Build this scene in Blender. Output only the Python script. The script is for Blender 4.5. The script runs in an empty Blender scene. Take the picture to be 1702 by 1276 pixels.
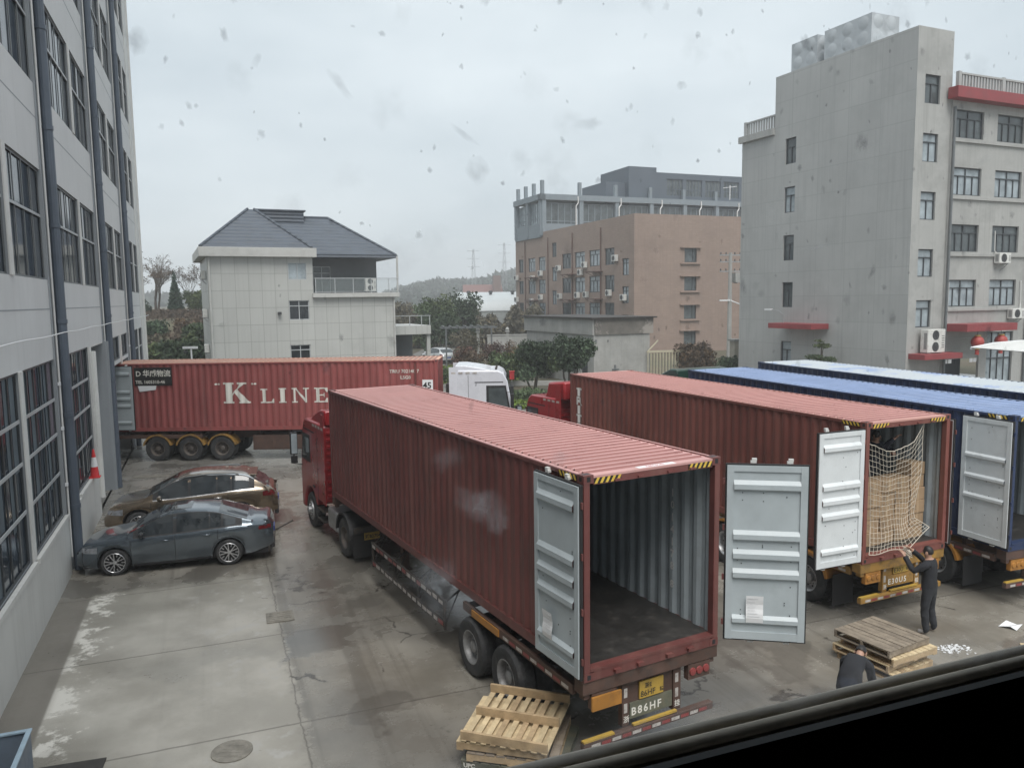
import bpy, bmesh, math, random
from mathutils import Vector, Matrix, noise
random.seed(7)
SC = bpy.context.scene
COL = SC.collection
PI = math.pi
def R(d): return math.radians(d)

# ---------------------------------------------------------------- helpers
def tag(o, label=None, cat=None, group=None, kind=None):
    if label: o['label'] = label
    if cat: o['category'] = cat
    if group: o['group'] = group
    if kind: o['kind'] = kind
    return o

def thing(name, label, cat, loc=(0, 0, 0), rz=0.0, group=None):
    o = bpy.data.objects.new(name, None)
    o.empty_display_size = 0.3
    COL.objects.link(o)
    o.location = loc
    o.rotation_euler = (0, 0, rz)
    return tag(o, label, cat, group)

def copy_tree(o, parent=None):
    c = o.copy()
    COL.objects.link(c)
    if parent: c.parent = parent
    for ch in list(o.children): copy_tree(ch, c)
    return c

class MB:
    """collects simple shapes into ONE mesh"""
    def __init__(s):
        s.v = []; s.f = []; s.m = []
    def add(s, vs, fs, mi=0, M=None):
        b = len(s.v)
        if M is not None: vs = [tuple(M @ Vector(p)) for p in vs]
        s.v += [tuple(p) for p in vs]
        for f in fs:
            s.f.append(tuple(b + i for i in f)); s.m.append(mi)
    def quad(s, a, b, c, d, mi=0, M=None): s.add([a, b, c, d], [(0, 1, 2, 3)], mi, M)
    def poly(s, pts, mi=0, M=None): s.add(pts, [tuple(range(len(pts)))], mi, M)
    def box(s, x0, y0, z0, x1, y1, z1, mi=0, M=None):
        vs = [(x0, y0, z0), (x1, y0, z0), (x1, y1, z0), (x0, y1, z0), (x0, y0, z1), (x1, y0, z1), (x1, y1, z1), (x0, y1, z1)]
        s.add(vs, [(3, 2, 1, 0), (4, 5, 6, 7), (0, 1, 5, 4), (1, 2, 6, 5), (2, 3, 7, 6), (3, 0, 4, 7)], mi, M)
    def bar(s, p0, p1, w, h, mi=0, M=None, up=(0, 0, 1)):
        p0 = Vector(p0); p1 = Vector(p1); d = (p1 - p0)
        if d.length < 1e-6: return
        d.normalize(); u = Vector(up)
        if abs(d.dot(u)) > 0.98: u = Vector((1, 0, 0))
        a = d.cross(u).normalized(); b = a.cross(d).normalized()
        vs = []
        for p in (p0, p1):
            for sx, sy in ((-1, -1), (1, -1), (1, 1), (-1, 1)):
                vs.append(p + a * (w / 2 * sx) + b * (h / 2 * sy))
        s.add(vs, [(3, 2, 1, 0), (4, 5, 6, 7), (0, 1, 5, 4), (1, 2, 6, 5), (2, 3, 7, 6), (3, 0, 4, 7)], mi, M)
    def tube(s, pts, r, n=8, mi=0, M=None, cap=True):
        pts = [Vector(p) for p in pts]
        rs = r if isinstance(r, (list, tuple)) else [r] * len(pts)
        vs = []; fs = []; prev = None
        for i, p in enumerate(pts):
            if i == 0: d = pts[1] - p
            elif i == len(pts) - 1: d = p - pts[i - 1]
            else: d = pts[i + 1] - pts[i - 1]
            if d.length < 1e-9: d = Vector((0, 0, 1))
            d.normalize()
            if prev is None:
                u = Vector((0, 0, 1)) if abs(d.z) < 0.95 else Vector((1, 0, 0))
                a = d.cross(u).normalized()
            else:
                a = (prev - d * prev.dot(d))
                if a.length < 1e-6: a = d.orthogonal()
                a.normalize()
            prev = a; b = d.cross(a)
            for k in range(n):
                t = 2 * PI * k / n
                vs.append(p + (a * math.cos(t) + b * math.sin(t)) * rs[i])
        for i in range(len(pts) - 1):
            for k in range(n):
                k2 = (k + 1) % n
                fs.append((i * n + k, i * n + k2, (i + 1) * n + k2, (i + 1) * n + k))
        if cap:
            fs.append(tuple(range(n - 1, -1, -1)))
            fs.append(tuple((len(pts) - 1) * n + k for k in range(n)))
        s.add(vs, fs, mi, M)
    def lathe(s, prof, n=20, mi=0, M=None, closed=False):
        """prof: (radius, height) pairs round local z"""
        vs = []; fs = []; m = len(prof)
        for r, z in prof:
            for k in range(n):
                t = 2 * PI * k / n
                vs.append((r * math.cos(t), r * math.sin(t), z))
        for i in range(m - 1 if not closed else m):
            j = (i + 1) % m
            for k in range(n):
                k2 = (k + 1) % n
                fs.append((i * n + k, i * n + k2, j * n + k2, j * n + k))
        s.add(vs, fs, mi, M)
    def prism(s, poly, x0, x1, mi=0, M=None):
        """poly in (y,z), pushed along x"""
        n = len(poly)
        vs = [(x0, y, z) for y, z in poly] + [(x1, y, z) for y, z in poly]
        fs = [tuple(range(n - 1, -1, -1)), tuple(range(n, 2 * n))]
        for i in range(n):
            j = (i + 1) % n
            fs.append((i, j, n + j, n + i))
        s.add(vs, fs, mi, M)
    def build(s, name, mats, parent=None, smooth=None, bevel=0, fix=False):
        me = bpy.data.meshes.new(name)
        me.from_pydata(s.v, [], s.f)
        if not isinstance(mats, (list, tuple)): mats = [mats]
        for m in mats: me.materials.append(m)
        if len(mats) > 1: me.polygons.foreach_set('material_index', s.m)
        if fix:
            bm = bmesh.new(); bm.from_mesh(me)
            bmesh.ops.remove_doubles(bm, verts=bm.verts, dist=1e-4)
            bmesh.ops.recalc_face_normals(bm, faces=bm.faces)
            bm.to_mesh(me); bm.free()
        if smooth:
            me.polygons.foreach_set('use_smooth', [True] * len(me.polygons))
            me.set_sharp_from_angle(angle=R(smooth))
        me.update()
        o = bpy.data.objects.new(name, me)
        COL.objects.link(o)
        if parent: o.parent = parent
        if bevel:
            b = o.modifiers.new('bevel', 'BEVEL'); b.width = bevel; b.segments = 2; b.limit_method = 'ANGLE'
        return o

def RZ(a): return Matrix.Rotation(a, 4, 'Z')
def RX(a): return Matrix.Rotation(a, 4, 'X')
def RY(a): return Matrix.Rotation(a, 4, 'Y')
def T(x, y, z): return Matrix.Translation((x, y, z))

# ---------------------------------------------------------------- materials
def mat(name, col, rough=0.6, metal=0.0, var=0.15, scale=2.0, bump=0.0, bscale=30.0, dirt=0.0, dcol=(0.05, 0.045, 0.04),
        dscale=1.5, streak=0.0, spec=0.5, dlow=0.48, dhigh=0.62, coat=0.0, rvar=0.1, shift=0.0, streakcol=None):
    m = bpy.data.materials.new(name); m.use_nodes = True
    nt = m.node_tree; N = nt.nodes; L = nt.links
    b = N['Principled BSDF']
    tc = N.new('ShaderNodeTexCoord'); oi = N.new('ShaderNodeObjectInfo')
    mu = N.new('ShaderNodeMath'); mu.operation = 'MULTIPLY'; mu.inputs[1].default_value = 37.0
    L.new(oi.outputs['Random'], mu.inputs[0])
    ad = N.new('ShaderNodeVectorMath'); ad.operation = 'ADD'
    L.new(tc.outputs['Object'], ad.inputs[0]); L.new(mu.outputs[0], ad.inputs[1])
    P = ad.outputs[0]
    n1 = N.new('ShaderNodeTexNoise'); n1.inputs['Scale'].default_value = scale; n1.inputs['Detail'].default_value = 6; n1.inputs['Roughness'].default_value = 0.6
    L.new(P, n1.inputs['Vector'])
    r1 = N.new('ShaderNodeValToRGB'); L.new(n1.outputs[0], r1.inputs[0])
    r1.color_ramp.elements[0].position = 0.3; r1.color_ramp.elements[1].position = 0.7
    r1.color_ramp.elements[0].color = tuple(max(0, c * (1 - var)) for c in col) + (1,)
    r1.color_ramp.elements[1].color = tuple(min(1, c * (1 + var)) for c in col) + (1,)
    out = r1.outputs[0]
    def over(fac, c, src):
        mx = N.new('ShaderNodeMix'); mx.data_type = 'RGBA'
        L.new(fac, mx.inputs[0]); L.new(src, mx.inputs[6]); mx.inputs[7].default_value = tuple(c) + (1,)
        return mx.outputs[2]
    if shift:
        hs = N.new('ShaderNodeHueSaturation'); L.new(out, hs.inputs['Color'])
        mr = N.new('ShaderNodeMapRange'); L.new(oi.outputs['Random'], mr.inputs[0]); mr.inputs[3].default_value = 1 - shift; mr.inputs[4].default_value = 1 + shift
        L.new(mr.outputs[0], hs.inputs['Value']); out = hs.outputs[0]
    if streak:
        mp = N.new('ShaderNodeMapping'); mp.inputs['Scale'].default_value = (6, 6, 0.22); L.new(P, mp.inputs[0])
        n3 = N.new('ShaderNodeTexNoise'); n3.inputs['Scale'].default_value = 1.0; n3.inputs['Detail'].default_value = 5; L.new(mp.outputs[0], n3.inputs['Vector'])
        r3 = N.new('ShaderNodeMapRange'); r3.inputs[1].default_value = 0.5; r3.inputs[2].default_value = 0.75; r3.inputs[4].default_value = streak; L.new(n3.outputs[0], r3.inputs[0])
        out = over(r3.outputs[0], streakcol or dcol, out)
    if dirt:
        n2 = N.new('ShaderNodeTexNoise'); n2.inputs['Scale'].default_value = dscale; n2.inputs['Detail'].default_value = 8; n2.inputs['Roughness'].default_value = 0.7
        L.new(P, n2.inputs['Vector'])
        r2 = N.new('ShaderNodeMapRange'); r2.inputs[1].default_value = dlow; r2.inputs[2].default_value = dhigh; r2.inputs[4].default_value = dirt; L.new(n2.outputs[0], r2.inputs[0])
        out = over(r2.outputs[0], dcol, out)
    L.new(out, b.inputs['Base Color'])
    b.inputs['Metallic'].default_value = metal
    b.inputs['Specular IOR Level'].default_value = spec
    if coat: b.inputs['Coat Weight'].default_value = coat; b.inputs['Coat Roughness'].default_value = 0.06
    rr = N.new('ShaderNodeMapRange'); rr.inputs[1].default_value = 0.3; rr.inputs[2].default_value = 0.7
    rr.inputs[3].default_value = max(0.02, rough - rvar); rr.inputs[4].default_value = min(1, rough + rvar)
    L.new(n1.outputs[0], rr.inputs[0]); L.new(rr.outputs[0], b.inputs['Roughness'])
    if bump:
        nb = N.new('ShaderNodeTexNoise'); nb.inputs['Scale'].default_value = bscale; nb.inputs['Detail'].default_value = 4; L.new(P, nb.inputs['Vector'])
        bp = N.new('ShaderNodeBump'); bp.inputs['Strength'].default_value = bump; bp.inputs['Distance'].default_value = 0.02
        L.new(nb.outputs[0], bp.inputs['Height']); L.new(bp.outputs[0], b.inputs['Normal'])
    return m

def tile_mat(name, col, joint, tw, th, rough=0.5, var=0.08, dirt=0.3, dcol=(0.1, 0.1, 0.09), mortar=0.012, streak=0.2, jmix=1.0, dscale=0.35, tvar=0.05):
    """wall cladding: a joint grid laid in (x+y, z) of the object"""
    m = mat(name, col, rough, var=var, scale=0.6, dirt=dirt, dcol=dcol, dscale=dscale, streak=streak, dlow=0.5, dhigh=0.75)
    nt = m.node_tree; N = nt.nodes; L = nt.links
    b = N['Principled BSDF']; src = b.inputs['Base Color'].links[0].from_socket
    tc = N.new('ShaderNodeTexCoord'); sp = N.new('ShaderNodeSeparateXYZ'); L.new(tc.outputs['Object'], sp.inputs[0])
    ad = N.new('ShaderNodeMath'); ad.operation = 'ADD'; L.new(sp.outputs[0], ad.inputs[0]); L.new(sp.outputs[1], ad.inputs[1])
    cb = N.new('ShaderNodeCombineXYZ'); L.new(ad.outputs[0], cb.inputs[0]); L.new(sp.outputs[2], cb.inputs[1])
    br = N.new('ShaderNodeTexBrick'); br.offset = 0.0; br.inputs['Scale'].default_value = 1.0
    br.inputs['Brick Width'].default_value = tw; br.inputs['Row Height'].default_value = th
    br.inputs['Mortar Size'].default_value = mortar; br.inputs['Mortar Smooth'].default_value = 0.3
    br.inputs['Color1'].default_value = (1 - tvar,) * 3 + (1,); br.inputs['Color2'].default_value = (1 + tvar,) * 3 + (1,)
    L.new(cb.outputs[0], br.inputs['Vector'])
    m2 = N.new('ShaderNodeMix'); m2.data_type = 'RGBA'; m2.blend_type = 'MULTIPLY'; m2.inputs[0].default_value = 1
    L.new(src, m2.inputs[6]); L.new(br.outputs['Color'], m2.inputs[7])
    br.inputs['Mortar'].default_value = (1, 1, 1, 1)
    fm = N.new('ShaderNodeMath'); fm.operation = 'MULTIPLY'; fm.inputs[1].default_value = jmix; L.new(br.outputs['Fac'], fm.inputs[0])
    m3 = N.new('ShaderNodeMix'); m3.data_type = 'RGBA'; L.new(fm.outputs[0], m3.inputs[0]); L.new(m2.outputs[2], m3.inputs[6]); m3.inputs[7].default_value = tuple(joint) + (1,)
    L.new(m3.outputs[2], b.inputs['Base Color'])
    return m

M = {}
M['cont_red'] = mat('container red paint', (0.150, 0.050, 0.045), 0.45, var=0.3, scale=0.5, dirt=0.55, dcol=(0.085, 0.045, 0.04), dscale=1.3, streak=0.6, streakcol=(0.20, 0.095, 0.08), dlow=0.5, dhigh=0.72)
M['cont_red2'] = mat('container brick red paint', (0.185, 0.062, 0.050), 0.5, var=0.25, scale=0.5, dirt=0.45, dcol=(0.12, 0.052, 0.04), dscale=1.4, streak=0.5, streakcol=(0.24, 0.11, 0.085), dlow=0.55, dhigh=0.75)
M['cont_red3'] = mat('sun faded red paint', (0.30, 0.082, 0.078), 0.45, var=0.14, scale=0.8, dirt=0.3, dcol=(0.2, 0.08, 0.06), dscale=1.5, streak=0.75, streakcol=(0.19, 0.075, 0.068), dlow=0.55, dhigh=0.75)
M['roof_pink'] = mat('chalky faded red roof', (0.60, 0.335, 0.315), 0.5, var=0.12, scale=0.7, dirt=0.35, dcol=(0.40, 0.23, 0.21), dscale=1.1, dlow=0.5, dhigh=0.7)
M['roof_pink2'] = mat('chalky salmon roof', (0.60, 0.32, 0.28), 0.5, var=0.12, scale=0.6, dirt=0.35, dcol=(0.46, 0.26, 0.2), dscale=1.0, dlow=0.5, dhigh=0.7)
M['roof_tan'] = mat('rust bleached roof', (0.62, 0.37, 0.26), 0.6, var=0.25, scale=1.5, dirt=0.6, dcol=(0.30, 0.13, 0.08), dscale=2.0)
M['cont_blue'] = mat('container navy paint', (0.022, 0.04, 0.105), 0.4, var=0.2, scale=0.8, dirt=0.35, dcol=(0.05, 0.06, 0.09), dscale=1.5, streak=0.3, streakcol=(0.045, 0.06, 0.10))
M['roof_blue'] = mat('faded blue roof', (0.29, 0.37, 0.54), 0.5, var=0.12, scale=0.7, dirt=0.4, dcol=(0.40, 0.47, 0.6), dscale=0.8)
M['roof_bluew'] = mat('flaking pale blue roof', (0.30, 0.38, 0.55), 0.55, var=0.1, scale=0.7, dirt=0.85, dcol=(0.47, 0.50, 0.50), dscale=0.7, dlow=0.40, dhigh=0.5)
M['inner_grey'] = mat('container lining paint', (0.34, 0.385, 0.41), 0.5, var=0.12, scale=1.2, dirt=0.4, dcol=(0.22, 0.24, 0.25), dscale=2.0, streak=0.25, streakcol=(0.22, 0.25, 0.26))
M['door_grey'] = mat('door inside grey paint', (0.43, 0.48, 0.50), 0.42, var=0.08, scale=2, dirt=0.3, dcol=(0.27, 0.30, 0.31), dscale=3, dlow=0.55, dhigh=0.75)
M['door_white'] = mat('door inside white paint', (0.66, 0.69, 0.70), 0.45, var=0.06, scale=2, dirt=0.4, dcol=(0.36, 0.37, 0.36), dscale=3, dlow=0.55, dhigh=0.75)
M['plywood'] = mat('dark worn plywood floor', (0.032, 0.030, 0.028), 0.5, var=0.4, scale=2.5, dirt=0.5, dcol=(0.12, 0.105, 0.09), dscale=5, dlow=0.55, dhigh=0.75)
M['rubber'] = mat('black rubber', (0.018, 0.018, 0.019), 0.7, var=0.3, scale=8)
M['tyre'] = mat('tyre rubber', (0.030, 0.031, 0.033), 0.75, var=0.3, scale=6, dirt=0.55, dcol=(0.085, 0.083, 0.08), dscale=4)
M['rim_grey'] = mat('dusty steel rim', (0.30, 0.30, 0.30), 0.5, metal=0.3, var=0.2, scale=6, dirt=0.5, dcol=(0.13, 0.12, 0.11), dscale=7)
M['rim_dark'] = mat('rusty wheel hub', (0.10, 0.088, 0.08), 0.65, var=0.35, scale=8, dirt=0.5, dcol=(0.16, 0.12, 0.09), dscale=7)
M['chassis'] = mat('grimy chassis steel', (0.038, 0.034, 0.032), 0.65, var=0.35, scale=3, dirt=0.5, dcol=(0.10, 0.075, 0.055), dscale=4)
M['chassis_brown'] = mat('rusty brown chassis', (0.095, 0.055, 0.042), 0.65, var=0.3, scale=3, dirt=0.55, dcol=(0.06, 0.048, 0.042), dscale=4)
M['yellow'] = mat('dirty yellow paint', (0.34, 0.19, 0.045), 0.55, var=0.25, scale=3, dirt=0.75, dcol=(0.17, 0.11, 0.05), dscale=4)
M['orange'] = mat('orange paint', (0.40, 0.18, 0.035), 0.5, var=0.2, scale=4, dirt=0.55, dcol=(0.22, 0.11, 0.04), dscale=6)
M['plate_yellow'] = mat('plate yellow', (0.46, 0.30, 0.055), 0.5, var=0.1, scale=6, dirt=0.5, dcol=(0.3, 0.2, 0.06), dscale=9)
M['tape_yellow'] = mat('hazard tape yellow', (0.75, 0.52, 0.08), 0.45, var=0.1, dirt=0.3, dcol=(0.4, 0.26, 0.06), dscale=9)
M['tape_black'] = mat('hazard tape black', (0.02, 0.02, 0.02), 0.5)
M['tape_white'] = mat('reflective white tape', (0.50, 0.47, 0.44), 0.4, var=0.15, dirt=0.75, dcol=(0.25, 0.2, 0.18), dscale=14)
M['tape_red'] = mat('reflective red tape', (0.26, 0.05, 0.048), 0.4, var=0.15, dirt=0.5, dcol=(0.14, 0.05, 0.045), dscale=14)
M['black'] = mat('black plastic', (0.02, 0.02, 0.022), 0.5, var=0.2)
M['letter_black'] = mat('black lettering', (0.02, 0.02, 0.02), 0.6)
M['letter_white'] = mat('white lettering', (0.74, 0.72, 0.66), 0.6, var=0.06, dirt=0.5, dcol=(0.50, 0.36, 0.32), dscale=7, dlow=0.58, dhigh=0.66)
M['white_paint'] = mat('white paint', (0.75, 0.76, 0.77), 0.4, var=0.05)
M['paper'] = mat('paper sheet', (0.80, 0.81, 0.82), 0.7, var=0.04)
M['steel'] = mat('galvanised steel', (0.42, 0.43, 0.44), 0.4, metal=0.6, var=0.2, scale=8, dirt=0.3, dcol=(0.2, 0.14, 0.1), dscale=10)
M['cab_red'] = mat('cab red paint', (0.34, 0.022, 0.028), 0.32, var=0.1, scale=1.5, coat=0.4, dirt=0.3, dcol=(0.2, 0.04, 0.04), dscale=2)
M['cab_white'] = mat('cab white paint', (0.66, 0.67, 0.72), 0.3, var=0.05, scale=1.5, coat=0.4, dirt=0.25, dcol=(0.5, 0.5, 0.52), dscale=2)
M['cab_green'] = mat('cab dark green paint', (0.015, 0.045, 0.033), 0.35, var=0.2, coat=0.3)
M['glass'] = mat('dark tinted glass', (0.016, 0.020, 0.024), 0.07, var=0.25, scale=1.5, spec=0.6, rvar=0.03)
M['glass_car'] = mat('car window glass', (0.030, 0.036, 0.040), 0.04, var=0.4, scale=1.5, spec=1.0, rvar=0.02)
M['glass_pale'] = mat('pale glass with painted sky sheen', (0.30, 0.345, 0.37), 0.12, var=0.35, scale=1.3, spec=0.6, rvar=0.03)  # pale base colour paints in the reflected sky
M['glass_grey'] = mat('window glass dim room', (0.085, 0.10, 0.105), 0.1, var=0.4, scale=1.1, spec=0.55, rvar=0.03)
M['alu_dark'] = mat('dark window aluminium', (0.05, 0.056, 0.062), 0.45, var=0.15)
M['alu_mid'] = mat('grey window aluminium', (0.14, 0.15, 0.155), 0.45, var=0.15)
M['alu_lite'] = mat('pale window bars', (0.42, 0.44, 0.45), 0.45, var=0.1)
M['wood'] = mat('pallet pine', (0.46, 0.34, 0.205), 0.7, var=0.22, scale=5, dirt=0.45, dcol=(0.27, 0.19, 0.115), dscale=6, bump=0.2, bscale=60, shift=0.12)
M['wood_pale'] = mat('fresh pallet slat', (0.60, 0.48, 0.30), 0.7, var=0.2, scale=5, dirt=0.4, dcol=(0.36, 0.26, 0.15), dscale=6, bump=0.2, bscale=60, shift=0.12)
M['wood_grey'] = mat('weathered pallet', (0.23, 0.19, 0.145), 0.75, var=0.25, scale=5, dirt=0.5, dcol=(0.13, 0.105, 0.085), dscale=6, bump=0.2, bscale=60, shift=0.15)
M['wood_green'] = mat('green stained pallet', (0.11, 0.115, 0.085), 0.75, var=0.25, scale=5, dirt=0.5, dcol=(0.2, 0.17, 0.11), dscale=6, shift=0.1)
M['card'] = mat('corrugated cardboard', (0.37, 0.255, 0.155), 0.8, var=0.08, scale=3, shift=0.10)
M['cardtape'] = mat('parcel tape', (0.44, 0.32, 0.2), 0.4)
M['rope'] = mat('white net rope', (0.62, 0.57, 0.48), 0.8, var=0.1, scale=10)
M['ac_white'] = mat('air conditioner casing', (0.66, 0.66, 0.63), 0.5, var=0.08, dirt=0.35, dcol=(0.4, 0.38, 0.34), dscale=5)
M['ac_dark'] = mat('fan grille dark', (0.05, 0.052, 0.055), 0.5)
M['skin'] = mat('skin', (0.42, 0.25, 0.18), 0.55, var=0.06)
M['cloth_black'] = mat('black cloth', (0.016, 0.017, 0.021), 0.85, var=0.3, scale=7)
M['cloth_navy'] = mat('dark navy cloth', (0.018, 0.022, 0.034), 0.85, var=0.3, scale=7)
M['cloth_grey'] = mat('charcoal trousers', (0.026, 0.028, 0.033), 0.85, var=0.3, scale=7)
M['hair'] = mat('black hair', (0.012, 0.010, 0.010), 0.5, var=0.3, scale=30)
M['shoe'] = mat('shoe sole', (0.30, 0.29, 0.28), 0.6)
M['red_paint'] = mat('red canopy paint', (0.26, 0.048, 0.052), 0.5, var=0.12, dirt=0.3, dcol=(0.2, 0.05, 0.05), dscale=1.5)
M['lantern'] = mat('red lantern silk', (0.36, 0.05, 0.04), 0.5, var=0.15)
M['gold'] = mat('gold trim', (0.6, 0.4, 0.12), 0.5)
M['concrete'] = mat('weathered concrete', (0.36, 0.36, 0.345), 0.8, var=0.15, scale=0.9, dirt=0.45, dcol=(0.24, 0.235, 0.22), dscale=0.7, streak=0.3, streakcol=(0.2, 0.195, 0.18), dlow=0.46, dhigh=0.66)
M['concrete_dark'] = mat('stained dark concrete', (0.155, 0.145, 0.13), 0.85, var=0.3, scale=1.2, dirt=0.8, dcol=(0.36, 0.33, 0.30), dscale=0.55, dlow=0.52, dhigh=0.58)
M['iron'] = mat('cast iron', (0.055, 0.05, 0.046), 0.55, metal=0.3, var=0.3, scale=9)
M['bin_blue'] = mat('blue grey steel bin', (0.16, 0.20, 0.25), 0.5, var=0.15, scale=2, dirt=0.4, dcol=(0.10, 0.115, 0.14), dscale=4)
M['bin_rim'] = mat('pale blue rim', (0.32, 0.42, 0.50), 0.5, var=0.15, scale=5)
M['cone_red'] = mat('cone red plastic', (0.62, 0.045, 0.05), 0.5, var=0.1)
M['bark'] = mat('bark', (0.085, 0.072, 0.06), 0.9, var=0.3, scale=8)
def leafm(n, c, v=0.45, sh=0.12): return [mat(n, c, 0.6, var=v, scale=1.6, spec=0.25, shift=sh), mat(n + ' pale kind', tuple(q * 1.75 for q in c), 0.6, var=v, scale=1.6, spec=0.25, shift=sh), mat(n + ' young growth', (c[0] * 1.5, c[1] * 1.35, c[2] * 1.1), 0.6, var=v, scale=1.6, spec=0.25, shift=sh)]
M['leaf_dark'] = leafm('dark evergreen leaves', (0.042, 0.062, 0.036))
M['leaf_mid'] = leafm('mid green leaves', (0.060, 0.084, 0.042))
M['leaf_cyp'] = leafm('cypress foliage', (0.030, 0.052, 0.034))
M['leaf_brown'] = leafm('brown winter leaves', (0.090, 0.066, 0.046))
M['leaf_red'] = leafm('reddish shrub leaves', (0.085, 0.052, 0.045))
M['leaf_lime'] = leafm('bright ground cover', (0.11, 0.16, 0.035), 0.3)
M['leaf_far'] = leafm('far wood foliage', (0.040, 0.055, 0.042))
M['leaf_scrub'] = leafm('dry scrub', (0.085, 0.078, 0.055))
M['roof_damp_shade'] = mat('damp and painted rib shade red', (0.33, 0.15, 0.138), 0.35, var=0.15, scale=2, dirt=0.4, dcol=(0.26, 0.13, 0.115), dscale=2)  # damp valleys and the shade of rib slopes painted as one darker tone
M['roof_damp_shade_blue'] = mat('damp and painted rib shade blue', (0.17, 0.23, 0.38), 0.35, var=0.15, scale=2)
M['roof_damp_shade_tan'] = mat('rusty damp and painted rib shade', (0.30, 0.13, 0.085), 0.4, var=0.25, scale=3)
M['cam_white'] = mat('zinc white cam', (0.66, 0.66, 0.64), 0.4, var=0.1)
M['print_grey'] = mat('faint print', (0.55, 0.56, 0.58), 0.8)
M['mud'] = mat('muddy iron', (0.23, 0.215, 0.185), 0.7, var=0.3, scale=6, dirt=0.5, dcol=(0.16, 0.148, 0.125), dscale=8)
gm_ = bpy.data.materials.new('clear railing glass'); gm_.use_nodes = True
_n = gm_.node_tree; _p = _n.nodes['Principled BSDF']; _p.inputs['Base Color'].default_value = (0.35, 0.40, 0.40, 1); _p.inputs['Roughness'].default_value = 0.08
_t = _n.nodes.new('ShaderNodeBsdfTransparent'); _m = _n.nodes.new('ShaderNodeMixShader'); _m.inputs[0].default_value = 0.30
_n.links.new(_t.outputs[0], _m.inputs[1]); _n.links.new(_p.outputs[0], _m.inputs[2]); _n.links.new(_m.outputs[0], _n.nodes['Material Output'].inputs['Surface'])
M['glass_clear'] = gm_
# ---------------------------------------------------------------- text
def text_mesh(body, size=0.3, bold=0.0, align='LEFT', spacing=1.0):
    c = bpy.data.curves.new('lettering', 'FONT'); c.body = body; c.size = size; c.align_x = align
    c.offset = bold; c.resolution_u = 2; c.space_character = spacing
    o = bpy.data.objects.new('lettering', c); COL.objects.link(o)
    dg = bpy.context.evaluated_depsgraph_get()
    me = bpy.data.meshes.new_from_object(o.evaluated_get(dg))
    bpy.data.objects.remove(o); bpy.data.curves.remove(c)
    vs = [tuple(v.co) for v in me.vertices]; fs = [tuple(p.vertices) for p in me.polygons]
    bpy.data.meshes.remove(me)
    return vs, fs

def plane_mat(ori, xd, zd):
    """maps text (x right, y up) onto a plane; third axis is the outward normal"""
    x = Vector(xd).normalized(); y = Vector(zd).normalized(); n = x.cross(y)
    m = Matrix.Identity(4)
    for i in range(3):
        m[i][0] = x[i]; m[i][1] = y[i]; m[i][2] = n[i]; m[i][3] = ori[i]
    return m

# ---------------------------------------------------------------- containers
CW = 2.438
PITCH = 0.278
def corr(y):
    """side corrugation: how far the wall steps in at distance y"""
    t = (y / PITCH) % 1.0
    if t < 0.26: return 0.0
    if t < 0.5: return 0.036 * (t - 0.26) / 0.24
    if t < 0.76: return 0.036
    return 0.036 * (1 - (t - 0.76) / 0.24)
def corr_breaks(y0, y1):
    ys = [y0]; k = math.floor(y0 / PITCH) - 1
    while k * PITCH < y1 + PITCH:
        for t in (0, 0.26, 0.5, 0.76):
            y = (k + t) * PITCH
            if y0 + 0.005 < y < y1 - 0.005: ys.append(y)
        k += 1
    ys.append(y1)
    return sorted(ys)

def wall_letters(name, vs, fs, M2, side, parent, m, L):
    """lettering bent over the side corrugation; M2 maps text to container space (y along, z up)"""
    bm = bmesh.new()
    bv = [bm.verts.new(M2 @ Vector(p)) for p in vs]
    for f in fs:
        try: bm.faces.new([bv[i] for i in f])
        except ValueError: pass
    ys = [v.co.y for v in bm.verts]
    for y in corr_breaks(min(ys) - 0.02, max(ys) + 0.02):
        g = bm.verts[:] + bm.edges[:] + bm.faces[:]
        bmesh.ops.bisect_plane(bm, geom=g, plane_co=(0, y, 0), plane_no=(0, 1, 0), dist=1e-5)
    for v in bm.verts:
        d = 0.02 + corr(v.co.y) - 0.014
        v.co.x = d if side == 'L' else CW - d
    me = bpy.data.meshes.new(name); bm.to_mesh(me); bm.free(); me.materials.append(m)
    o = bpy.data.objects.new(name, me); COL.objects.link(o); o.parent = parent
    return o

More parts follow.
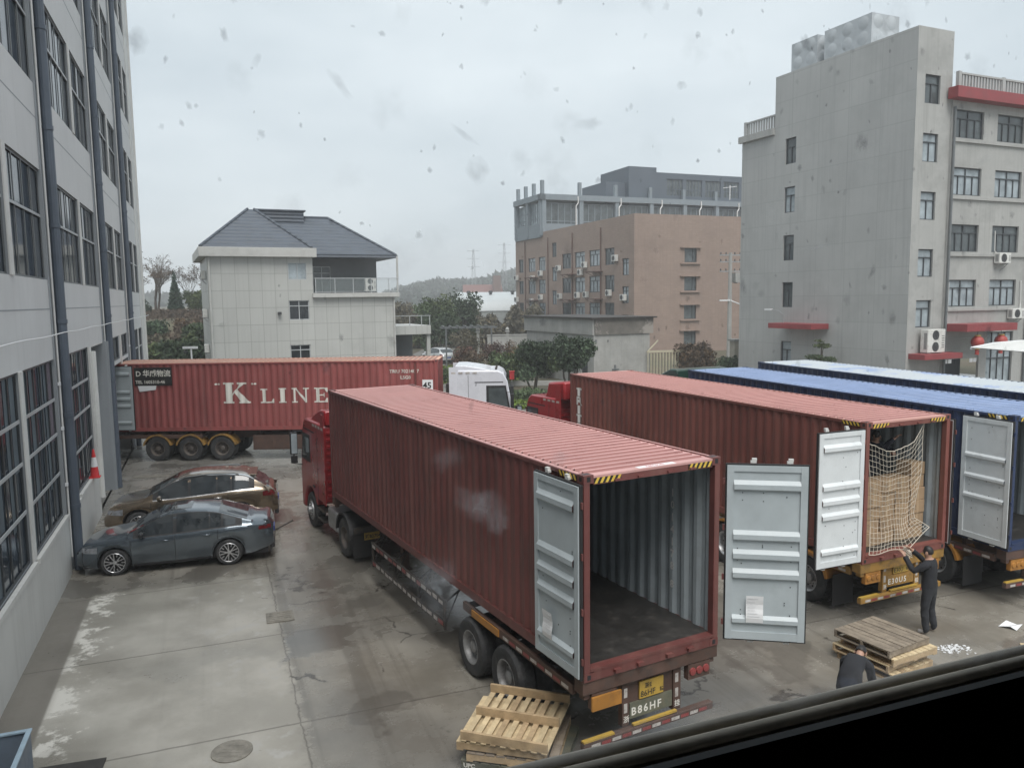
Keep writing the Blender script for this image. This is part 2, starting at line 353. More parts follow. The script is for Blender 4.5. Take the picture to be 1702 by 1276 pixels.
def door_leaf(parent, side, angle, m_in, m_out, ribs, Hc, paper=None, rivets=True):
    w = 1.15; z0 = 0.10; z1 = Hc - 0.13
    sg = 1 if side == 'L' else -1
    hx = -0.10 if side == 'L' else CW + 0.10
    A = T(hx, -0.035, 0) @ RZ(-sg * angle)
    if side == 'R': A = A @ Matrix.Scale(-1, 4, (1, 0, 0))
    mb = MB()
    # profile of the pressed panel along z: ribs stand into the container (+y)
    prof = [(z0, 0.0)]
    for fr, half in ribs:
        zc = z1 - fr * (z1 - z0)
        prof += [(zc - half, 0.0), (zc - half * 0.55, 0.048), (zc + half * 0.30, 0.048), (zc + half, 0.0)]
    prof.append((z1, 0.0)); prof.sort()
    x0, x1 = 0.10, w - 0.10
    for (za, ya), (zb, yb) in zip(prof, prof[1:]):
        mb.quad((x1, ya, za), (x0, ya, za), (x0, yb, zb), (x1, yb, zb), 0, A)
        mb.quad((x0, ya - 0.012, za), (x1, ya - 0.012, za), (x1, yb - 0.012, zb), (x0, yb - 0.012, zb), 1, A)
    mb.box(0, -0.045, z0, 0.10, 0.022, z1, 0, A); mb.box(w - 0.10, -0.045, z0, w, 0.022, z1, 0, A)
    mb.box(0.10, -0.045, z1 - 0.09, w - 0.10, 0.018, z1 - 0.002, 0, A); mb.box(0.10, -0.045, z0 + 0.002, w - 0.10, 0.018, z0 + 0.12, 0, A)
    mb.box(0.02, -0.05, z0 + 0.02, w - 0.02, -0.046, z1 - 0.02, 1, A)
    if rivets:
        rr = random.Random(int(angle * 100))
        for _ in range(26):
            x = rr.choice((0.16, 0.22, 0.45, 0.52, w - 0.3, w - 0.22)); z = rr.uniform(z0 + 0.15, z1 - 0.1)
            mb.box(x, 0.001, z, x + 0.014, 0.006, z + 0.014, 2, A)
    d = mb.build('door', [m_in, m_out, M['black']], parent)
    g = MB()
    e = 0.022
    g.box(w, -0.045, z0 - e, w + e, 0.0, z1 + e, 0, A); g.box(-e, -0.045, z0 - e, 0, 0.0, z1 + e, 0, A)
    g.box(0, -0.045, z1, w, 0.0, z1 + e, 0, A); g.box(0, -0.045, z0 - e, w, 0.0, z0, 0, A)
    g.build('door_gasket', M['rubber'], d)
    for bx in (0.38, w - 0.25):
        b = MB()
        b.tube([A @ Vector((bx, -0.075, z0 - 0.05)), A @ Vector((bx, -0.075, z1 + 0.07))], 0.017, 8)
        for zz, s in ((z1 + 0.045, 1), (z0 - 0.05, -1)):
            b.box(bx - 0.04, -0.10, zz - 0.02, bx + 0.045, -0.05, zz + 0.015, 0, A)
            b.box(bx - 0.02, -0.10, zz + 0.015, bx + 0.05, -0.05, zz + 0.05, 0, A)
        b.box(bx - 0.03, -0.10, 1.0, bx + 0.03, -0.05, 1.08, 0, A)
        b.build('locking_bar', M['cam_white'], d)
    for zz in (z0 + 0.25, z0 + 0.95, z1 - 0.95, z1 - 0.25):
        h = MB(); h.box(-0.055, -0.03, zz - 0.045, 0.015, -0.008, zz + 0.045, 0, A); h.build('hinge', m_out, d)
    if paper:
        px, pz, pw, ph = paper
        p = MB(); n = 6
        for i in range(n):
            a = pz + ph * i / n; b2 = pz + ph * (i + 1) / n
            oa = 0.054 + 0.012 * math.sin(i * 1.3); ob = 0.054 + 0.012 * math.sin((i + 1) * 1.3)
            p.quad((px + pw, oa, a), (px, oa, a), (px, ob, b2), (px + pw, ob, b2), 0, A)
        po = p.build('paper_sheet', M['paper'], d)
        t = MB()
        for i in range(7):
            z = pz + ph * (0.9 - 0.11 * i)
            t.box(px + 0.02, 0.068, z, px + pw * random.uniform(0.5, 0.9), 0.070, z + 0.005, 0, A)
        t.build('print_line', M['print_grey'], po)
    return d

RIB5 = [(0.115, 0.085), (0.40, 0.085), (0.51, 0.085), (0.62, 0.085), (0.885, 0.07)]
RIB3 = [(0.31, 0.06), (0.48, 0.06), (0.645, 0.06)]

def container(label, loc, yaw, L, paint, roofm, doors, open_rear=True, Hc=2.896, inner=None, door_in=None, hazard=True, group='shipping containers on trailers', castm=None, damp=None):  # damp: roof tone for wet valleys plus painted slope shade
    root = thing('shipping_container', label, 'shipping container', loc, -yaw, group)
    inner = inner or M['inner_grey']; castm = castm or paint
    y0, y1 = 0.15, L - 0.15
    zb, zt = 0.15, Hc - 0.07
    for side in 'LR':
        mb = MB(); ys = corr_breaks(y0, y1)
        for a, b in zip(ys, ys[1:]):
            da, db = 0.02 + corr(a), 0.02 + corr(b)
            ia, ib = da + 0.012, db + 0.012
            rows = 6
            for q in range(rows):                                  # slightly dented sheet
                z0, z1 = zb + (zt - zb) * q / rows, zb + (zt - zb) * (q + 1) / rows
                def X(d, y, z):
                    k = 0.0 if z in (zb, zt) else 0.011 * noise.noise(Vector((y * 1.3 + L, z * 1.6, loc[0]))) + 0.005 * noise.noise(Vector((y * 4.1, z * 3.0, loc[1])))
                    return d + k if side == 'L' else CW - d - k
                f = lambda p, o: p if (side == 'L') else p[::-1]
                mb.quad(*f([(X(db, b, z0), b, z0), (X(da, a, z0), a, z0), (X(da, a, z1), a, z1), (X(db, b, z1), b, z1)], 0), 0)
                mb.quad(*f([(X(ia, a, z0), a, z0), (X(ib, b, z0), b, z0), (X(ib, b, z1), b, z1), (X(ia, a, z1), a, z1)], 0), 1)
        mb.build('side_wall', [paint, inner], root)
        r = MB(); s = (lambda x: x) if side == 'L' else (lambda x: CW - x)
        xa, xb = sorted((s(0.004), s(0.066)))
        r.box(xa, y0, Hc - 0.075, xb, y1, Hc - 0.014)
        r.build('top_rail', paint, root, bevel=0.006)
        r = MB(); r.box(xa, y0, 0.012, xb, y1, 0.165)
        k = y0 + 0.4
        while k < y1 - 0.3:                                        # loading marks and lashing plates along the rail
            r.box(s(0.001) if side == 'L' else s(0.004), k, 0.14, s(0.004) if side == 'L' else s(0.001), k + 0.16, 0.160)
            k += 0.85
        r.build('bottom_rail', paint, root)
    # front wall
    mb = MB(); n = 9
    for i in range(n):
        a = 0.15 + (CW - 0.3) * i / n; w = (CW - 0.3) / n
        mb.quad((a + w * 0.5, L - 0.02, zb), (a, L - 0.02, zb), (a, L - 0.02, zt), (a + w * 0.5, L - 0.02, zt), 0)
        mb.quad((a + w, L - 0.06, zb), (a + w * 0.5, L - 0.06, zb), (a + w * 0.5, L - 0.06, zt), (a + w, L - 0.06, zt), 0)
        mb.quad((a + w * 0.5, L - 0.06, zb), (a + w * 0.5, L - 0.02, zb), (a + w * 0.5, L - 0.02, zt), (a + w * 0.5, L - 0.06, zt), 0)
        mb.quad((a, L - 0.065, zb), (a + w, L - 0.065, zb), (a + w, L - 0.065, zt), (a, L - 0.065, zt), 1)
    mb.box(0.15, L - 0.10, Hc - 0.13, CW - 0.15, L - 0.01, Hc - 0.02, 0); mb.box(0.15, L - 0.10, 0.02, CW - 0.15, L - 0.01, 0.15, 0)
    mb.build('front_wall', [paint, inner], root)
    # roof: cross corrugation
    mb = MB(); p = 0.209; y = y0
    zr = Hc - 0.032
    while y < y1 - 0.01:
        seg = [(0, 0), (0.09, 0), (0.112, 0.028), (0.172, 0.028), (0.209, 0)]
        for (a, za), (b, zb2) in zip(seg, seg[1:]):
            ya, yb = min(y + a, y1), min(y + b, y1)
            if yb - ya < 1e-4: continue
            mb.quad((0.16, ya, zr + za), (CW - 0.16, ya, zr + za), (CW - 0.16, yb, zr + zb2), (0.16, yb, zr + zb2), 0 if za > 0 and zb2 > 0 else 2)  # slopes and valleys get the darker tone, shade painted in with the damp
        y += p
    mb.quad((0.06, y0, zr - 0.002), (CW - 0.06, y0, zr - 0.002), (CW - 0.06, y1, zr - 0.002), (0.06, y1, zr - 0.002), 0)
    mb.quad((0.06, y0, zr - 0.03), (0.06, y1, zr - 0.03), (CW - 0.06, y1, zr - 0.03), (CW - 0.06, y0, zr - 0.03), 1)
    y = y0                                                          # closed ends of each pressed rib
    while y < y1 - 0.2:
        for x in (0.16, CW - 0.16):
            e = -0.03 if x < 1 else 0.03
            mb.quad((x, y + 0.112, zr + 0.028), (x, y + 0.172, zr + 0.028), (x + e, y + 0.172, zr), (x + e, y + 0.112, zr), 0)
        y += p
    for xa in (0.03, CW - 0.066): mb.box(xa, y0, Hc - 0.0138, xa + 0.036, y1, Hc - 0.010, 0)
    mb.box(0.16, 0.0, Hc - 0.045, CW - 0.16, 0.15, Hc - 0.012, 0); mb.box(0.16, L - 0.15, Hc - 0.045, CW - 0.16, L, Hc - 0.012, 0)
    mb.build('roof', [roofm, inner, damp or M['roof_damp_shade']], root)
    f = MB(); f.box(0.06, 0.03, 0.14, CW - 0.06, L - 0.07, 0.172); f.build('floor', M['plywood'], root)
    for x in (0, CW - 0.16):
        for yy in (0.0, L - 0.16):
            b = MB()
            d = 0.12 if yy < 1 else 0.15
            pw = 0.10 if yy < 1 else 0.156
            xa = x + 0.002 if x < 1 else x + 0.158 - pw
            b.box(xa, yy + 0.002, 0.118, xa + pw, yy + d, Hc - 0.118)
            b.build('corner_post', paint, root, bevel=0.008)
            for zz in (0, Hc - 0.118):
                c = MB(); c.box(x, yy, zz, x + 0.16, yy + 0.16, zz + 0.118)
                ox = x - 0.0015 if x < 1 else x + 0.1615
                c2 = (x + 0.08, yy + 0.08, zz + 0.06)
                if zz > 1: c.box(c2[0] - 0.055, c2[1] - 0.03, zz + 0.116, c2[0] + 0.055, c2[1] + 0.03, zz + 0.1195, 1)
                yo = yy - 0.0015 if yy < 1 else yy + 0.1585
                c.box(x + 0.05, yo, zz + 0.025, x + 0.11, yo + 0.003, zz + 0.095, 1)
                c.box(min(ox, ox + 0.003) - 0.0015 * (1 if x > 1 else 0), yy + 0.05, zz + 0.03, ox + 0.003 - 0.0015 * (1 if x > 1 else 0), yy + 0.11, zz + 0.09, 1)
                c.build('corner_casting', [castm, M['black']], root, bevel=0.008)
    h = MB(); h.box(0.16, 0.004, Hc - 0.14, CW - 0.16, 0.11, Hc - 0.045); 
    for x in (0.55, 0.95, 1.48, 1.88): h.box(x - 0.05, -0.03, Hc - 0.125, x + 0.05, 0.004, Hc - 0.095)
    hd = h.build('door_header', paint, root)
    s = MB(); s.box(0.16, 0.004, 0.0, CW - 0.16, 0.12, 0.135); s.box(0.10, -0.004, 0.135, CW - 0.10, 0.14, 0.176)
    for x in (0.55, 0.95, 1.48, 1.88): s.box(x - 0.055, -0.05, 0.04, x + 0.055, 0.004, 0.09)
    s.build('door_sill', paint, root)
    if hazard:
        for x0 in (0.17, CW - 0.62):
            t = MB(); t.box(x0, -0.002, Hc - 0.125, x0 + 0.45, 0.003, Hc - 0.045, 1)
            for i in range(5):
                a = x0 + 0.09 * i
                t.poly([(a, -0.005, Hc - 0.125), (a + 0.045, -0.005, Hc - 0.125), (a + 0.09, -0.005, Hc - 0.045), (a + 0.045, -0.005, Hc - 0.045)], 0)
            t.build('hazard_stripe', [M['tape_yellow'], M['tape_black']], hd)
        t = MB()
        t.box(-0.002, 0.17, Hc - 0.125 + 0.03, 0.0035, 0.62, Hc - 0.0505 + 0.03, 1)
        for i in range(5):
            a = 0.17 + 0.09 * i
            t.poly([(-0.005, a + 0.045, Hc - 0.095), (-0.005, a, Hc - 0.095), (-0.005, a + 0.045, Hc - 0.021), (-0.005, a + 0.09, Hc - 0.021)], 0)
        t.build('hazard_stripe', [M['tape_yellow'], M['tape_black']], root)
    for kw in doors:
        door_leaf(root, kw['side'], R(kw['angle']), door_in or M['door_grey'], paint, kw.get('ribs', RIB5), Hc, kw.get('paper'))
    return root

# ---------------------------------------------------------------- wheels
def truck_wheel(parent, cx, cy, cz, out, dual=True, rimm=None, r=0.52, name='wheel', deep=True):
    """out = -1 outer face towards -x, +1 towards +x"""
    A = T(cx, cy, cz) @ RY(PI / 2 * out)
    w = 0.28
    prof = [(0.30, 0.0), (0.36, 0.012), (0.44, 0.02), (0.485, 0.01), (0.515, -0.03), (0.52, -0.07), (0.52, -0.21), (0.515, -0.25), (0.48, -0.285), (0.42, -0.29), (0.30, -0.28)]
    k = r / 0.52
    prof = [(a * k, b) for a, b in prof]
    tb = MB(); tb.lathe(prof, 32, 0, A)
    if dual: tb.lathe([(a, b - 0.33) for a, b in prof], 32, 0, A)
    for i in range(32):                                            # tread blocks
        t = 2 * PI * i / 32
        B = A @ RZ(t)
        for z in (-0.075, -0.135, -0.195): tb.box(r - 0.004, -0.022, z - 0.02, r + 0.006, 0.022, z + 0.02, 0, B)
    wh = tb.build(name, M['tyre'], parent, smooth=40)
    rb = MB()
    dz = -0.13 if deep else 0.03
    rb.lathe([(0.305 * k, 0.004), (0.292 * k, 0.008), (0.278 * k, -0.006), (0.262 * k, -0.03), (0.245 * k, dz), (0.11 * k, dz - 0.005), (0.105 * k, dz + 0.08), (0.06 * k, dz + 0.10), (0, dz + 0.10)], 28, 0, A)
    for i in range(10):
        t = 2 * PI * i / 10
        rb.tube([A @ Vector((0.16 * math.cos(t), 0.16 * math.sin(t), dz)), A @ Vector((0.16 * math.cos(t), 0.16 * math.sin(t), dz + 0.035))], 0.014, 6)
        t += PI / 10
        rb.lathe([(0.025, dz + 0.002), (0, dz + 0.003)], 8, 1, A @ T(0.205 * math.cos(t), 0.205 * math.sin(t), 0))
    rb.build('rim', [rimm or M['rim_grey'], M['black']], wh, smooth=35)
    return wh

def mudflap(parent, x0, x1, y, z0, z1):
    b = MB(); b.box(x0, y, z0, x1, y + 0.012, z1); return b.build('mud_flap', M['rubber'], parent)

def fender_arc(parent, cy, cz, r, x0, x1, a0, a1, m, th=0.02, n=14):
    b = MB()
    for i in range(n):
        t0 = a0 + (a1 - a0) * i / n; t1 = a0 + (a1 - a0) * (i + 1) / n
        def P(t, rr, x): return (x, cy + rr * math.cos(t), cz + rr * math.sin(t))
        b.quad(P(t0, r, x0), P(t1, r, x0), P(t1, r, x1), P(t0, r, x1))
        b.quad(P(t0, r - th, x1), P(t1, r - th, x1), P(t1, r - th, x0), P(t0, r - th, x0))
        for x in (x0, x1):
            b.quad(P(t0, r + 0.012, x), P(t1, r + 0.012, x), P(t1, r - 0.05, x), P(t0, r - 0.05, x))
    return b.build('mudguard', m, parent, smooth=30)

def tape_run(parent, p0, p1, n, w=0.05, nrm=(-1, 0, 0), name='reflective_tape', m=None):
    """red and white pieces along a rail"""
    b = MB(); p0 = Vector(p0); p1 = Vector(p1); nn = Vector(nrm) * 0.003
    for i in range(n):
        a = p0.lerp(p1, i / n) + nn; c = p0.lerp(p1, (i + 0.86) / n) + nn
        u = Vector((0, 0, w))
        b.poly([a, c, c + u, a + u] if nrm[0] < 0 or nrm[1] < 0 else [c, a, a + u, c + u], i % 2)
    return b.build(name, m or [M['tape_white'], M['tape_red']], parent)

def trailer(label, loc, yaw, L, zb, axles, frame, rimm=None, guard=None, mud=None, rear=True, flap=True, lampm=None, plate=None, big=None, legs=True, group='container trailers'):
    root = thing('semi_trailer', label, 'trailer', (loc[0], loc[1], 0), -yaw, group)
    b = MB()
    for x in (0.78, 1.52): b.box(x, 0.35, zb - 0.42, x + 0.14, L * 0.72, zb - 0.06)
    for x in (0.78, 1.52): b.box(x, L * 0.72, zb - 0.24, x + 0.14, L - 0.25, zb - 0.06)
    y = 1.2
    while y < L - 0.8:
        b.box(0.25, y, zb - 0.22, CW - 0.25, y + 0.09, zb - 0.07); y += 1.25
    b.build('frame', frame, root)
    for y in (0.02, L - 0.27):
        c = MB(); c.box(-0.01, y, zb - 0.20, CW + 0.01, y + 0.22, zb - 0.004)
        for x in (0.03, CW - 0.13): c.box(x, y + 0.03, zb - 0.28, x + 0.10, y + 0.16, zb - 0.20)
        c.build('bolster', frame, root, bevel=0.008)
    rl = MB()
    rl.box(0.0, 0.3, zb - 0.30, 0.07, 3.9, zb - 0.15); rl.box(CW - 0.07, 0.3, zb - 0.30, CW, 3.9, zb - 0.15)
    for y in (0.4, 1.6, 2.9, 3.8): rl.box(0.07, y, zb - 0.27, CW - 0.07, y + 0.06, zb - 0.17)
    rl.build('side_rail', frame, root, bevel=0.006)
    for y in axles:
        a = MB(); a.tube([(0.3, y, 0.52), (CW - 0.3, y, 0.52)], 0.075, 10)
        for x in (0.72, 1.60):
            a.prism([(y - 0.62, 0.78), (y, 0.60), (y + 0.62, 0.78), (y + 0.62, 0.84), (y, 0.68), (y - 0.62, 0.84)], x, x + 0.09)
            a.box(x - 0.02, y - 0.68, 0.72, x + 0.11, y - 0.58, zb - 0.42); a.box(x - 0.02, y + 0.58, 0.72, x + 0.11, y + 0.68, zb - 0.42)
        a.build('axle', M['chassis'], root)
        truck_wheel(root, -0.02, y, 0.52, -1, True, rimm); truck_wheel(root, CW + 0.02, y, 0.52, 1, True, rimm)
    if mud:
        for y in axles:
            fender_arc(root, y, 0.52, 0.62, -0.06, 0.60, R(15), R(165), mud)
            fender_arc(root, y, 0.52, 0.62, CW - 0.60, CW + 0.06, R(15), R(165), mud)
    if flap:
        yb = min(axles) - 0.72
        mudflap(root, 0.0, 0.6, yb, 0.12, 0.80); mudflap(root, CW - 0.6, CW, yb, 0.12, 0.80)
    if legs:
        for x in (0.62, CW - 0.78):
            l = MB(); l.box(x, L * 0.70, 0.35, x + 0.16, L * 0.70 + 0.16, zb - 0.3); l.box(x - 0.05, L * 0.70 - 0.06, 0.30, x + 0.21, L * 0.70 + 0.22, 0.35)
            l.build('landing_leg', frame, root)
    if guard:
        g0, g1 = guard
        g = MB()
        for z, h in ((0.88, 0.12), (0.46, 0.11)): g.box(-0.02, g0, z, 0.02, g1, z + h)
        for k in range(4):
            y = g0 + (g1 - g0) * k / 3
            g.box(-0.01, y - 0.03, 0.40, 0.03, y + 0.03, 1.0) if k in (0, 3) else g.box(0.022, y - 0.05, 0.40, 0.06, y + 0.05, 1.0)
            g.bar((0.04, y, 0.95), (0.75, y + 0.1, zb - 0.12), 0.03, 0.03); g.bar((0.04, y + 0.02, 0.52), (0.70, y + 0.5, zb - 0.2), 0.02, 0.02)
        go = g.build('side_guard', M['chassis'], root)
        rr = random.Random(4)
        for z, h in ((0.89, 0.09), (0.47, 0.085)):
            t = MB(); n = 15
            for i in range(n):
                a = g0 + (g1 - g0) * (i + 0.03) / n; c = g0 + (g1 - g0) * (i + rr.uniform(0.7, 0.95)) / n
                zz = z + rr.uniform(-0.004, 0.01)
                t.quad((-0.024, c, zz), (-0.024, a, zz), (-0.024, a, zz + h * rr.uniform(0.7, 1)), (-0.024, c, zz + h * rr.uniform(0.7, 1)), 0 if rr.random() < 0.6 else 1)
            t.build('reflective_tape', [M['tape_white'], M['tape_red']], go)
    tape_run(root, (-0.001, 0.4, zb - 0.27), (-0.001, 2.4, zb - 0.27), 9, 0.055)
    o = MB(); o.box(-0.022, 2.5, zb - 0.29, -0.001, 3.5, zb - 0.17); o.build('side_lamp_board', lampm or M['orange'], root)
    if rear:
        c = MB()                                                   # rear lamp carrier, posts and bumper
        c.box(0.72, 0.10, 0.52, 0.84, 0.20, zb - 0.20); c.box(1.66, 0.10, 0.52, 1.80, 0.20, zb - 0.20)
        c.box(0.84, 0.13, 0.60, 1.66, 0.16, zb - 0.20)
        c.build('rear_panel', frame, root)
        bp = MB(); bp.box(-0.02, -0.02, 0.42, CW - 0.1, 0.08, 0.53); bp.build('bumper', frame, root, bevel=0.01)
        tape_run(root, (0.1, -0.022, 0.445), (CW - 0.2, -0.022, 0.445), 12, 0.05, (0, -1, 0))
        for x0 in (0.14, CW - 0.56):
            lb = MB(); lb.box(x0, 0.02, zb - 0.44, x0 + 0.42, 0.12, zb - 0.21, 0)
            for k in range(3): lb.lathe([(0.062, 0.0), (0.055, 0.02), (0, 0.026)], 14, 1, T(x0 + 0.08 + 0.13 * k, 0.018, zb - 0.32) @ RX(PI / 2))
            lb.build('tail_lamp', [lampm or M['chassis_brown'], M['tape_red'] if lampm is None else M['orange']], root, smooth=30)
        if not lampm:
            ob = MB(); ob.box(0.12, -0.02, zb - 0.44, 0.62, 0.014, zb - 0.24); ob.build('marker_board', M['orange'], root)
        for x in (0.775, 1.72):
            t = MB()
            for z in (0.72, 0.95): t.box(x - 0.03, 0.094, z, x + 0.03, 0.097, z + 0.14)
            t.build('reflective_tape', M['tape_white'], root)
        yb = MB(); yb.box(0.85, 0.0, 0.545, 1.65, 0.05, 0.575); yb.box(-0.02, -0.02, 0.535, 0.5, 0.05, 0.56); yb.build('bumper_top_strip', M['plate_yellow'], root)
        pl = MB(); pl.box(1.03, 0.10, 0.86, 1.47, 0.122, 1.12)
        po = pl.build('number_plate', M['plate_yellow'], root)
        tm = MB()
        if plate:
            for s_, x, z, sz in ((plate[0], 1.12, 1.01, 0.09), (plate[1], 1.045, 0.885, 0.125), (plate[2], 1.40, 0.90, 0.07)):
                vs, fs = text_mesh(s_, sz, 0.002); tm.add(vs, fs, 0, plane_mat((x, 0.098, z), (1, 0, 0), (0, 0, 1)))
            tm.build('plate_lettering', M['letter_black'], po)
        if big:
            bb = MB(); bb.box(0.86, 0.105, 0.60, 1.64, 0.125, 0.84); bo = bb.build('painted_number_board', big[1], root)
            vs, fs = text_mesh(big[0], 0.165, 0.004, spacing=1.3); tm = MB()
            tm.add(vs, fs, 0, plane_mat((0.88, 0.101, 0.65), (1, 0, 0), (0, 0, 1))); tm.build('lettering', M['letter_white'], bo)
            for x, s_ in ((0.735, '浙'), (1.68, '挂')):
                vs, fs = text_mesh(s_, 0.11, 0.002); tm = MB(); tm.add(vs, fs, 0, plane_mat((x, 0.096, 0.58), (1, 0, 0), (0, 0, 1))); tm.build('lettering', M['letter_white'], root)
    return root

# ---------------------------------------------------------------- tractors
def tractor(label, loc, yaw, paint, high=0.55, zroof=3.3, wb=3.3, plate=None, group='truck tractors', fender=None, rearm=None, steep=False):
    root = thing('truck_tractor', label, 'truck', loc, -yaw, group)
    W = 1.24
    yr, yf = wb - 1.40, wb + 1.0                                   # cab back and front
    b = MB()
    arch = [(wb + 0.66 * math.cos(t), 0.55 + 0.66 * math.sin(t)) for t in [PI * i / 10 for i in range(11)]]
    prof = [(yf, 0.45), (yf + 0.02, 1.55), (yf - 0.04, 2.05), (yf - 0.24, zroof - 0.45), (yf - 0.40, zroof - 0.12), (yf - 0.62, zroof), (yr + 0.1, zroof + 0.02), (yr, zroof - 0.06), (yr, 1.0), (wb - 0.68, 1.0)]
    prof += arch[::-1][1:] + [(wb + 0.70, 0.45)]
    b.prism(prof, -W, W)
    cab = b.build('cab', paint, root, smooth=30, bevel=0.05)
    # screens
    g = MB()
    def pf(z):
        pts = [(yf + 0.02, 1.55), (yf - 0.04, 2.05), (yf - 0.24, zroof - 0.45), (yf - 0.40, zroof - 0.12)]
        for (ya, za), (yb2, zb2) in zip(pts, pts[1:]):
            if za <= z <= zb2: return ya + (yb2 - ya) * (z - za) / (zb2 - za)
        return yf
    for z0, z1 in ((1.85, 2.05), (2.05, zroof - 0.45), (zroof - 0.45, zroof - 0.32)):
        g.quad((1.06, pf(z0) + 0.012, z0), (-1.06, pf(z0) + 0.012, z0), (-1.04, pf(z1) + 0.012, z1), (1.04, pf(z1) + 0.012, z1))
    g.build('windscreen', M['glass'], root)
    zw = min(3.0, zroof - 0.5)
    for s in (-1, 1):
        x = s * (W + 0.006)
        d = MB()
        pts = [(yr + 1.36, 2.06), (yf - 0.22, 2.06), (yf - 0.36, zw - 0.06), (yr + 1.36, zw - 0.06)]
        d.poly([(x, y, z) for y, z in (pts if s > 0 else pts[::-1])])
        fr = MB()
        fp = [(yr + 1.26, 1.95), (yf - 0.12, 1.95), (yf - 0.31, zw + 0.05), (yr + 1.26, zw + 0.05)]
        fr.poly([(s * (W + 0.003), y, z) for y, z in (fp if s > 0 else fp[::-1])])
        dr = MB(); e = 0.012
        for ya, yb2 in ((yr + 0.50, yr + 0.515),): dr.box(min(x, x - s * 0.004), ya, 1.02, max(x, x - s * 0.004), yb2, zroof - 0.2)
        dr.box(min(x, x - s * 0.008), yr + 0.78, zw + 0.17, max(x, x - s * 0.008), yf - 0.42, zw + 0.21)
        do = dr.build('door_seam', M['black'], root)
        fo = fr.build('side_window_frame', M['black'], root)
        d.build('side_window', M['glass_grey'], fo)
        h = MB(); h.box(min(x, x + s * 0.03), yr + 0.80, 1.30, max(x, x + s * 0.03), yr + 1.0, 1.35); h.build('door_handle', M['black'], root)
        mi = MB(); mx = s * (W + 0.22)
        mi.box(mx - 0.10, yf - 0.12, 2.05, mx + 0.10, yf + 0.02, 2.72); mi.box(mx - 0.09, yf - 0.12, 1.78, mx + 0.09, yf, 2.00)
        mi.tube([(s * W, yf - 0.30, 2.76), (mx, yf - 0.05, 2.78), (mx, yf - 0.05, 1.76), (s * W, yf - 0.2, 1.74)], 0.018, 6)
        mo = mi.build('mirror', M['black'], root, bevel=0.02)
        mg = MB(); mg.quad((mx - 0.085, yf - 0.123, 2.08), (mx + 0.085, yf - 0.123, 2.08), (mx + 0.085, yf - 0.123, 2.69), (mx - 0.085, yf - 0.123, 2.69)); mg.build('mirror_glass', M['glass_pale'], mo)
        hl = MB(); hl.box(s * 0.98 - 0.2, yf + 0.0, 0.72, s * 0.98 + 0.2, yf + 0.03, 0.95); hl.build('headlight', M['glass_pale'], root)
        st = MB()
        for z in (0.42, 0.72): st.box(min(s * W, s * (W - 0.3)), wb - 1.35, z, max(s * W, s * (W - 0.3)), wb - 0.72, z + 0.05)
        st.build('cab_step', M['chassis'], root)
        sl = MB()                                                  # rear quarter fairing with louvres
        sl.box(min(s * W, s * (W + 0.012)), yr - 0.30, 1.0, max(s * W, s * (W + 0.012)), yr + 0.04, zroof + high * 0.8)
        for k in range(5): sl.box(min(s * W, s * (W + 0.022)), yr - 0.28, 1.35 + 0.3 * k, max(s * W, s * (W + 0.022)), yr - 0.06, 1.42 + 0.3 * k, 0)
        sl.build('side_fairing', paint, root)
        for k in range(4):
            tp = MB(); tp.box(min(s * (W + 0.012), s * (W + 0.016)), yr - 0.2 + 0.30 * k, zroof - 0.12, max(s * (W + 0.012), s * (W + 0.016)), yr - 0.02 + 0.30 * k, zroof - 0.05)
            tp.build('reflective_tape', M['tape_white'], root)
        truck_wheel(root, s * 1.22, wb, 0.52, s, False, M['rim_grey'] if paint is not M['cab_red'] else M['steel'], deep=False)
        truck_wheel(root, s * 1.22, 0, 0.52, s, True, M['rim_dark'])
        fender_arc(root, 0, 0.52, 0.66, min(s * 0.62, s * 1.26), max(s * 0.62, s * 1.26), R(8), R(172), M['black'])
        mudflap(root, min(s * 0.64, s * 1.22), max(s * 0.64, s * 1.22), -0.74, 0.15, 0.75)
        tk = MB(); tk.box(min(s * 0.62, s * 1.2), 0.78, 0.42, max(s * 0.62, s * 1.2), 1.62, 0.98); tk.build('fuel_tank' if s < 0 else 'air_tank', M['steel'] if s < 0 else M['chassis'], root, bevel=0.06)
    gr = MB()
    for k in range(6): gr.box(-0.95, yf + 0.022, 0.62 + 0.13 * k, 0.95, yf + 0.034, 0.68 + 0.13 * k)
    gr.build('grille', M['black'], root)
    if high:
        d = MB()
        zr = zroof + 0.0
        pr = [(yr - 0.05, zr - 0.02), (yr - 0.05, zr + high), (yr + 0.35, zr + high * 1.02), (yr + 0.9, zr + high * 0.62), (yr + 1.4, zr + high * 0.12), (yr + 1.5, zr - 0.03)]
        if steep: pr = [(yr - 0.35, zr - 0.02), (yr - 0.35, zr + high), (yr + 0.72, zr + high * 0.86), (yr + 0.84, zr + high * 0.3), (yr + 1.0, zr - 0.03)]
        d.prism(pr, -W + 0.10, W - 0.10)
        d.build('roof_deflector', paint, root, smooth=35, bevel=0.07)
        v = MB()
        for x in (-0.75, -0.25, 0.25, 0.75):
            v.lathe([(0.0, 0.09), (0.045, 0.08), (0.05, 0.0)], 10, 0, T(x, yf - 0.72, zroof - 0.02)); 
        v.build('roof_lamp', M['chassis'], root)
    c = MB()
    for x in (-0.48, 0.38): c.box(x, -0.85, 0.72, x + 0.10, yf - 0.5, 0.98)
    for y in (-0.8, 0.6, 1.4): c.box(-0.4, y, 0.74, 0.4, y + 0.1, 0.94)
    c.box(-0.45, -0.4, 0.98, 0.45, 0.5, 1.08); c.lathe([(0.45, 0), (0.45, 0.08), (0.0, 0.09)], 20, 0, T(0, 0.05, 1.08))
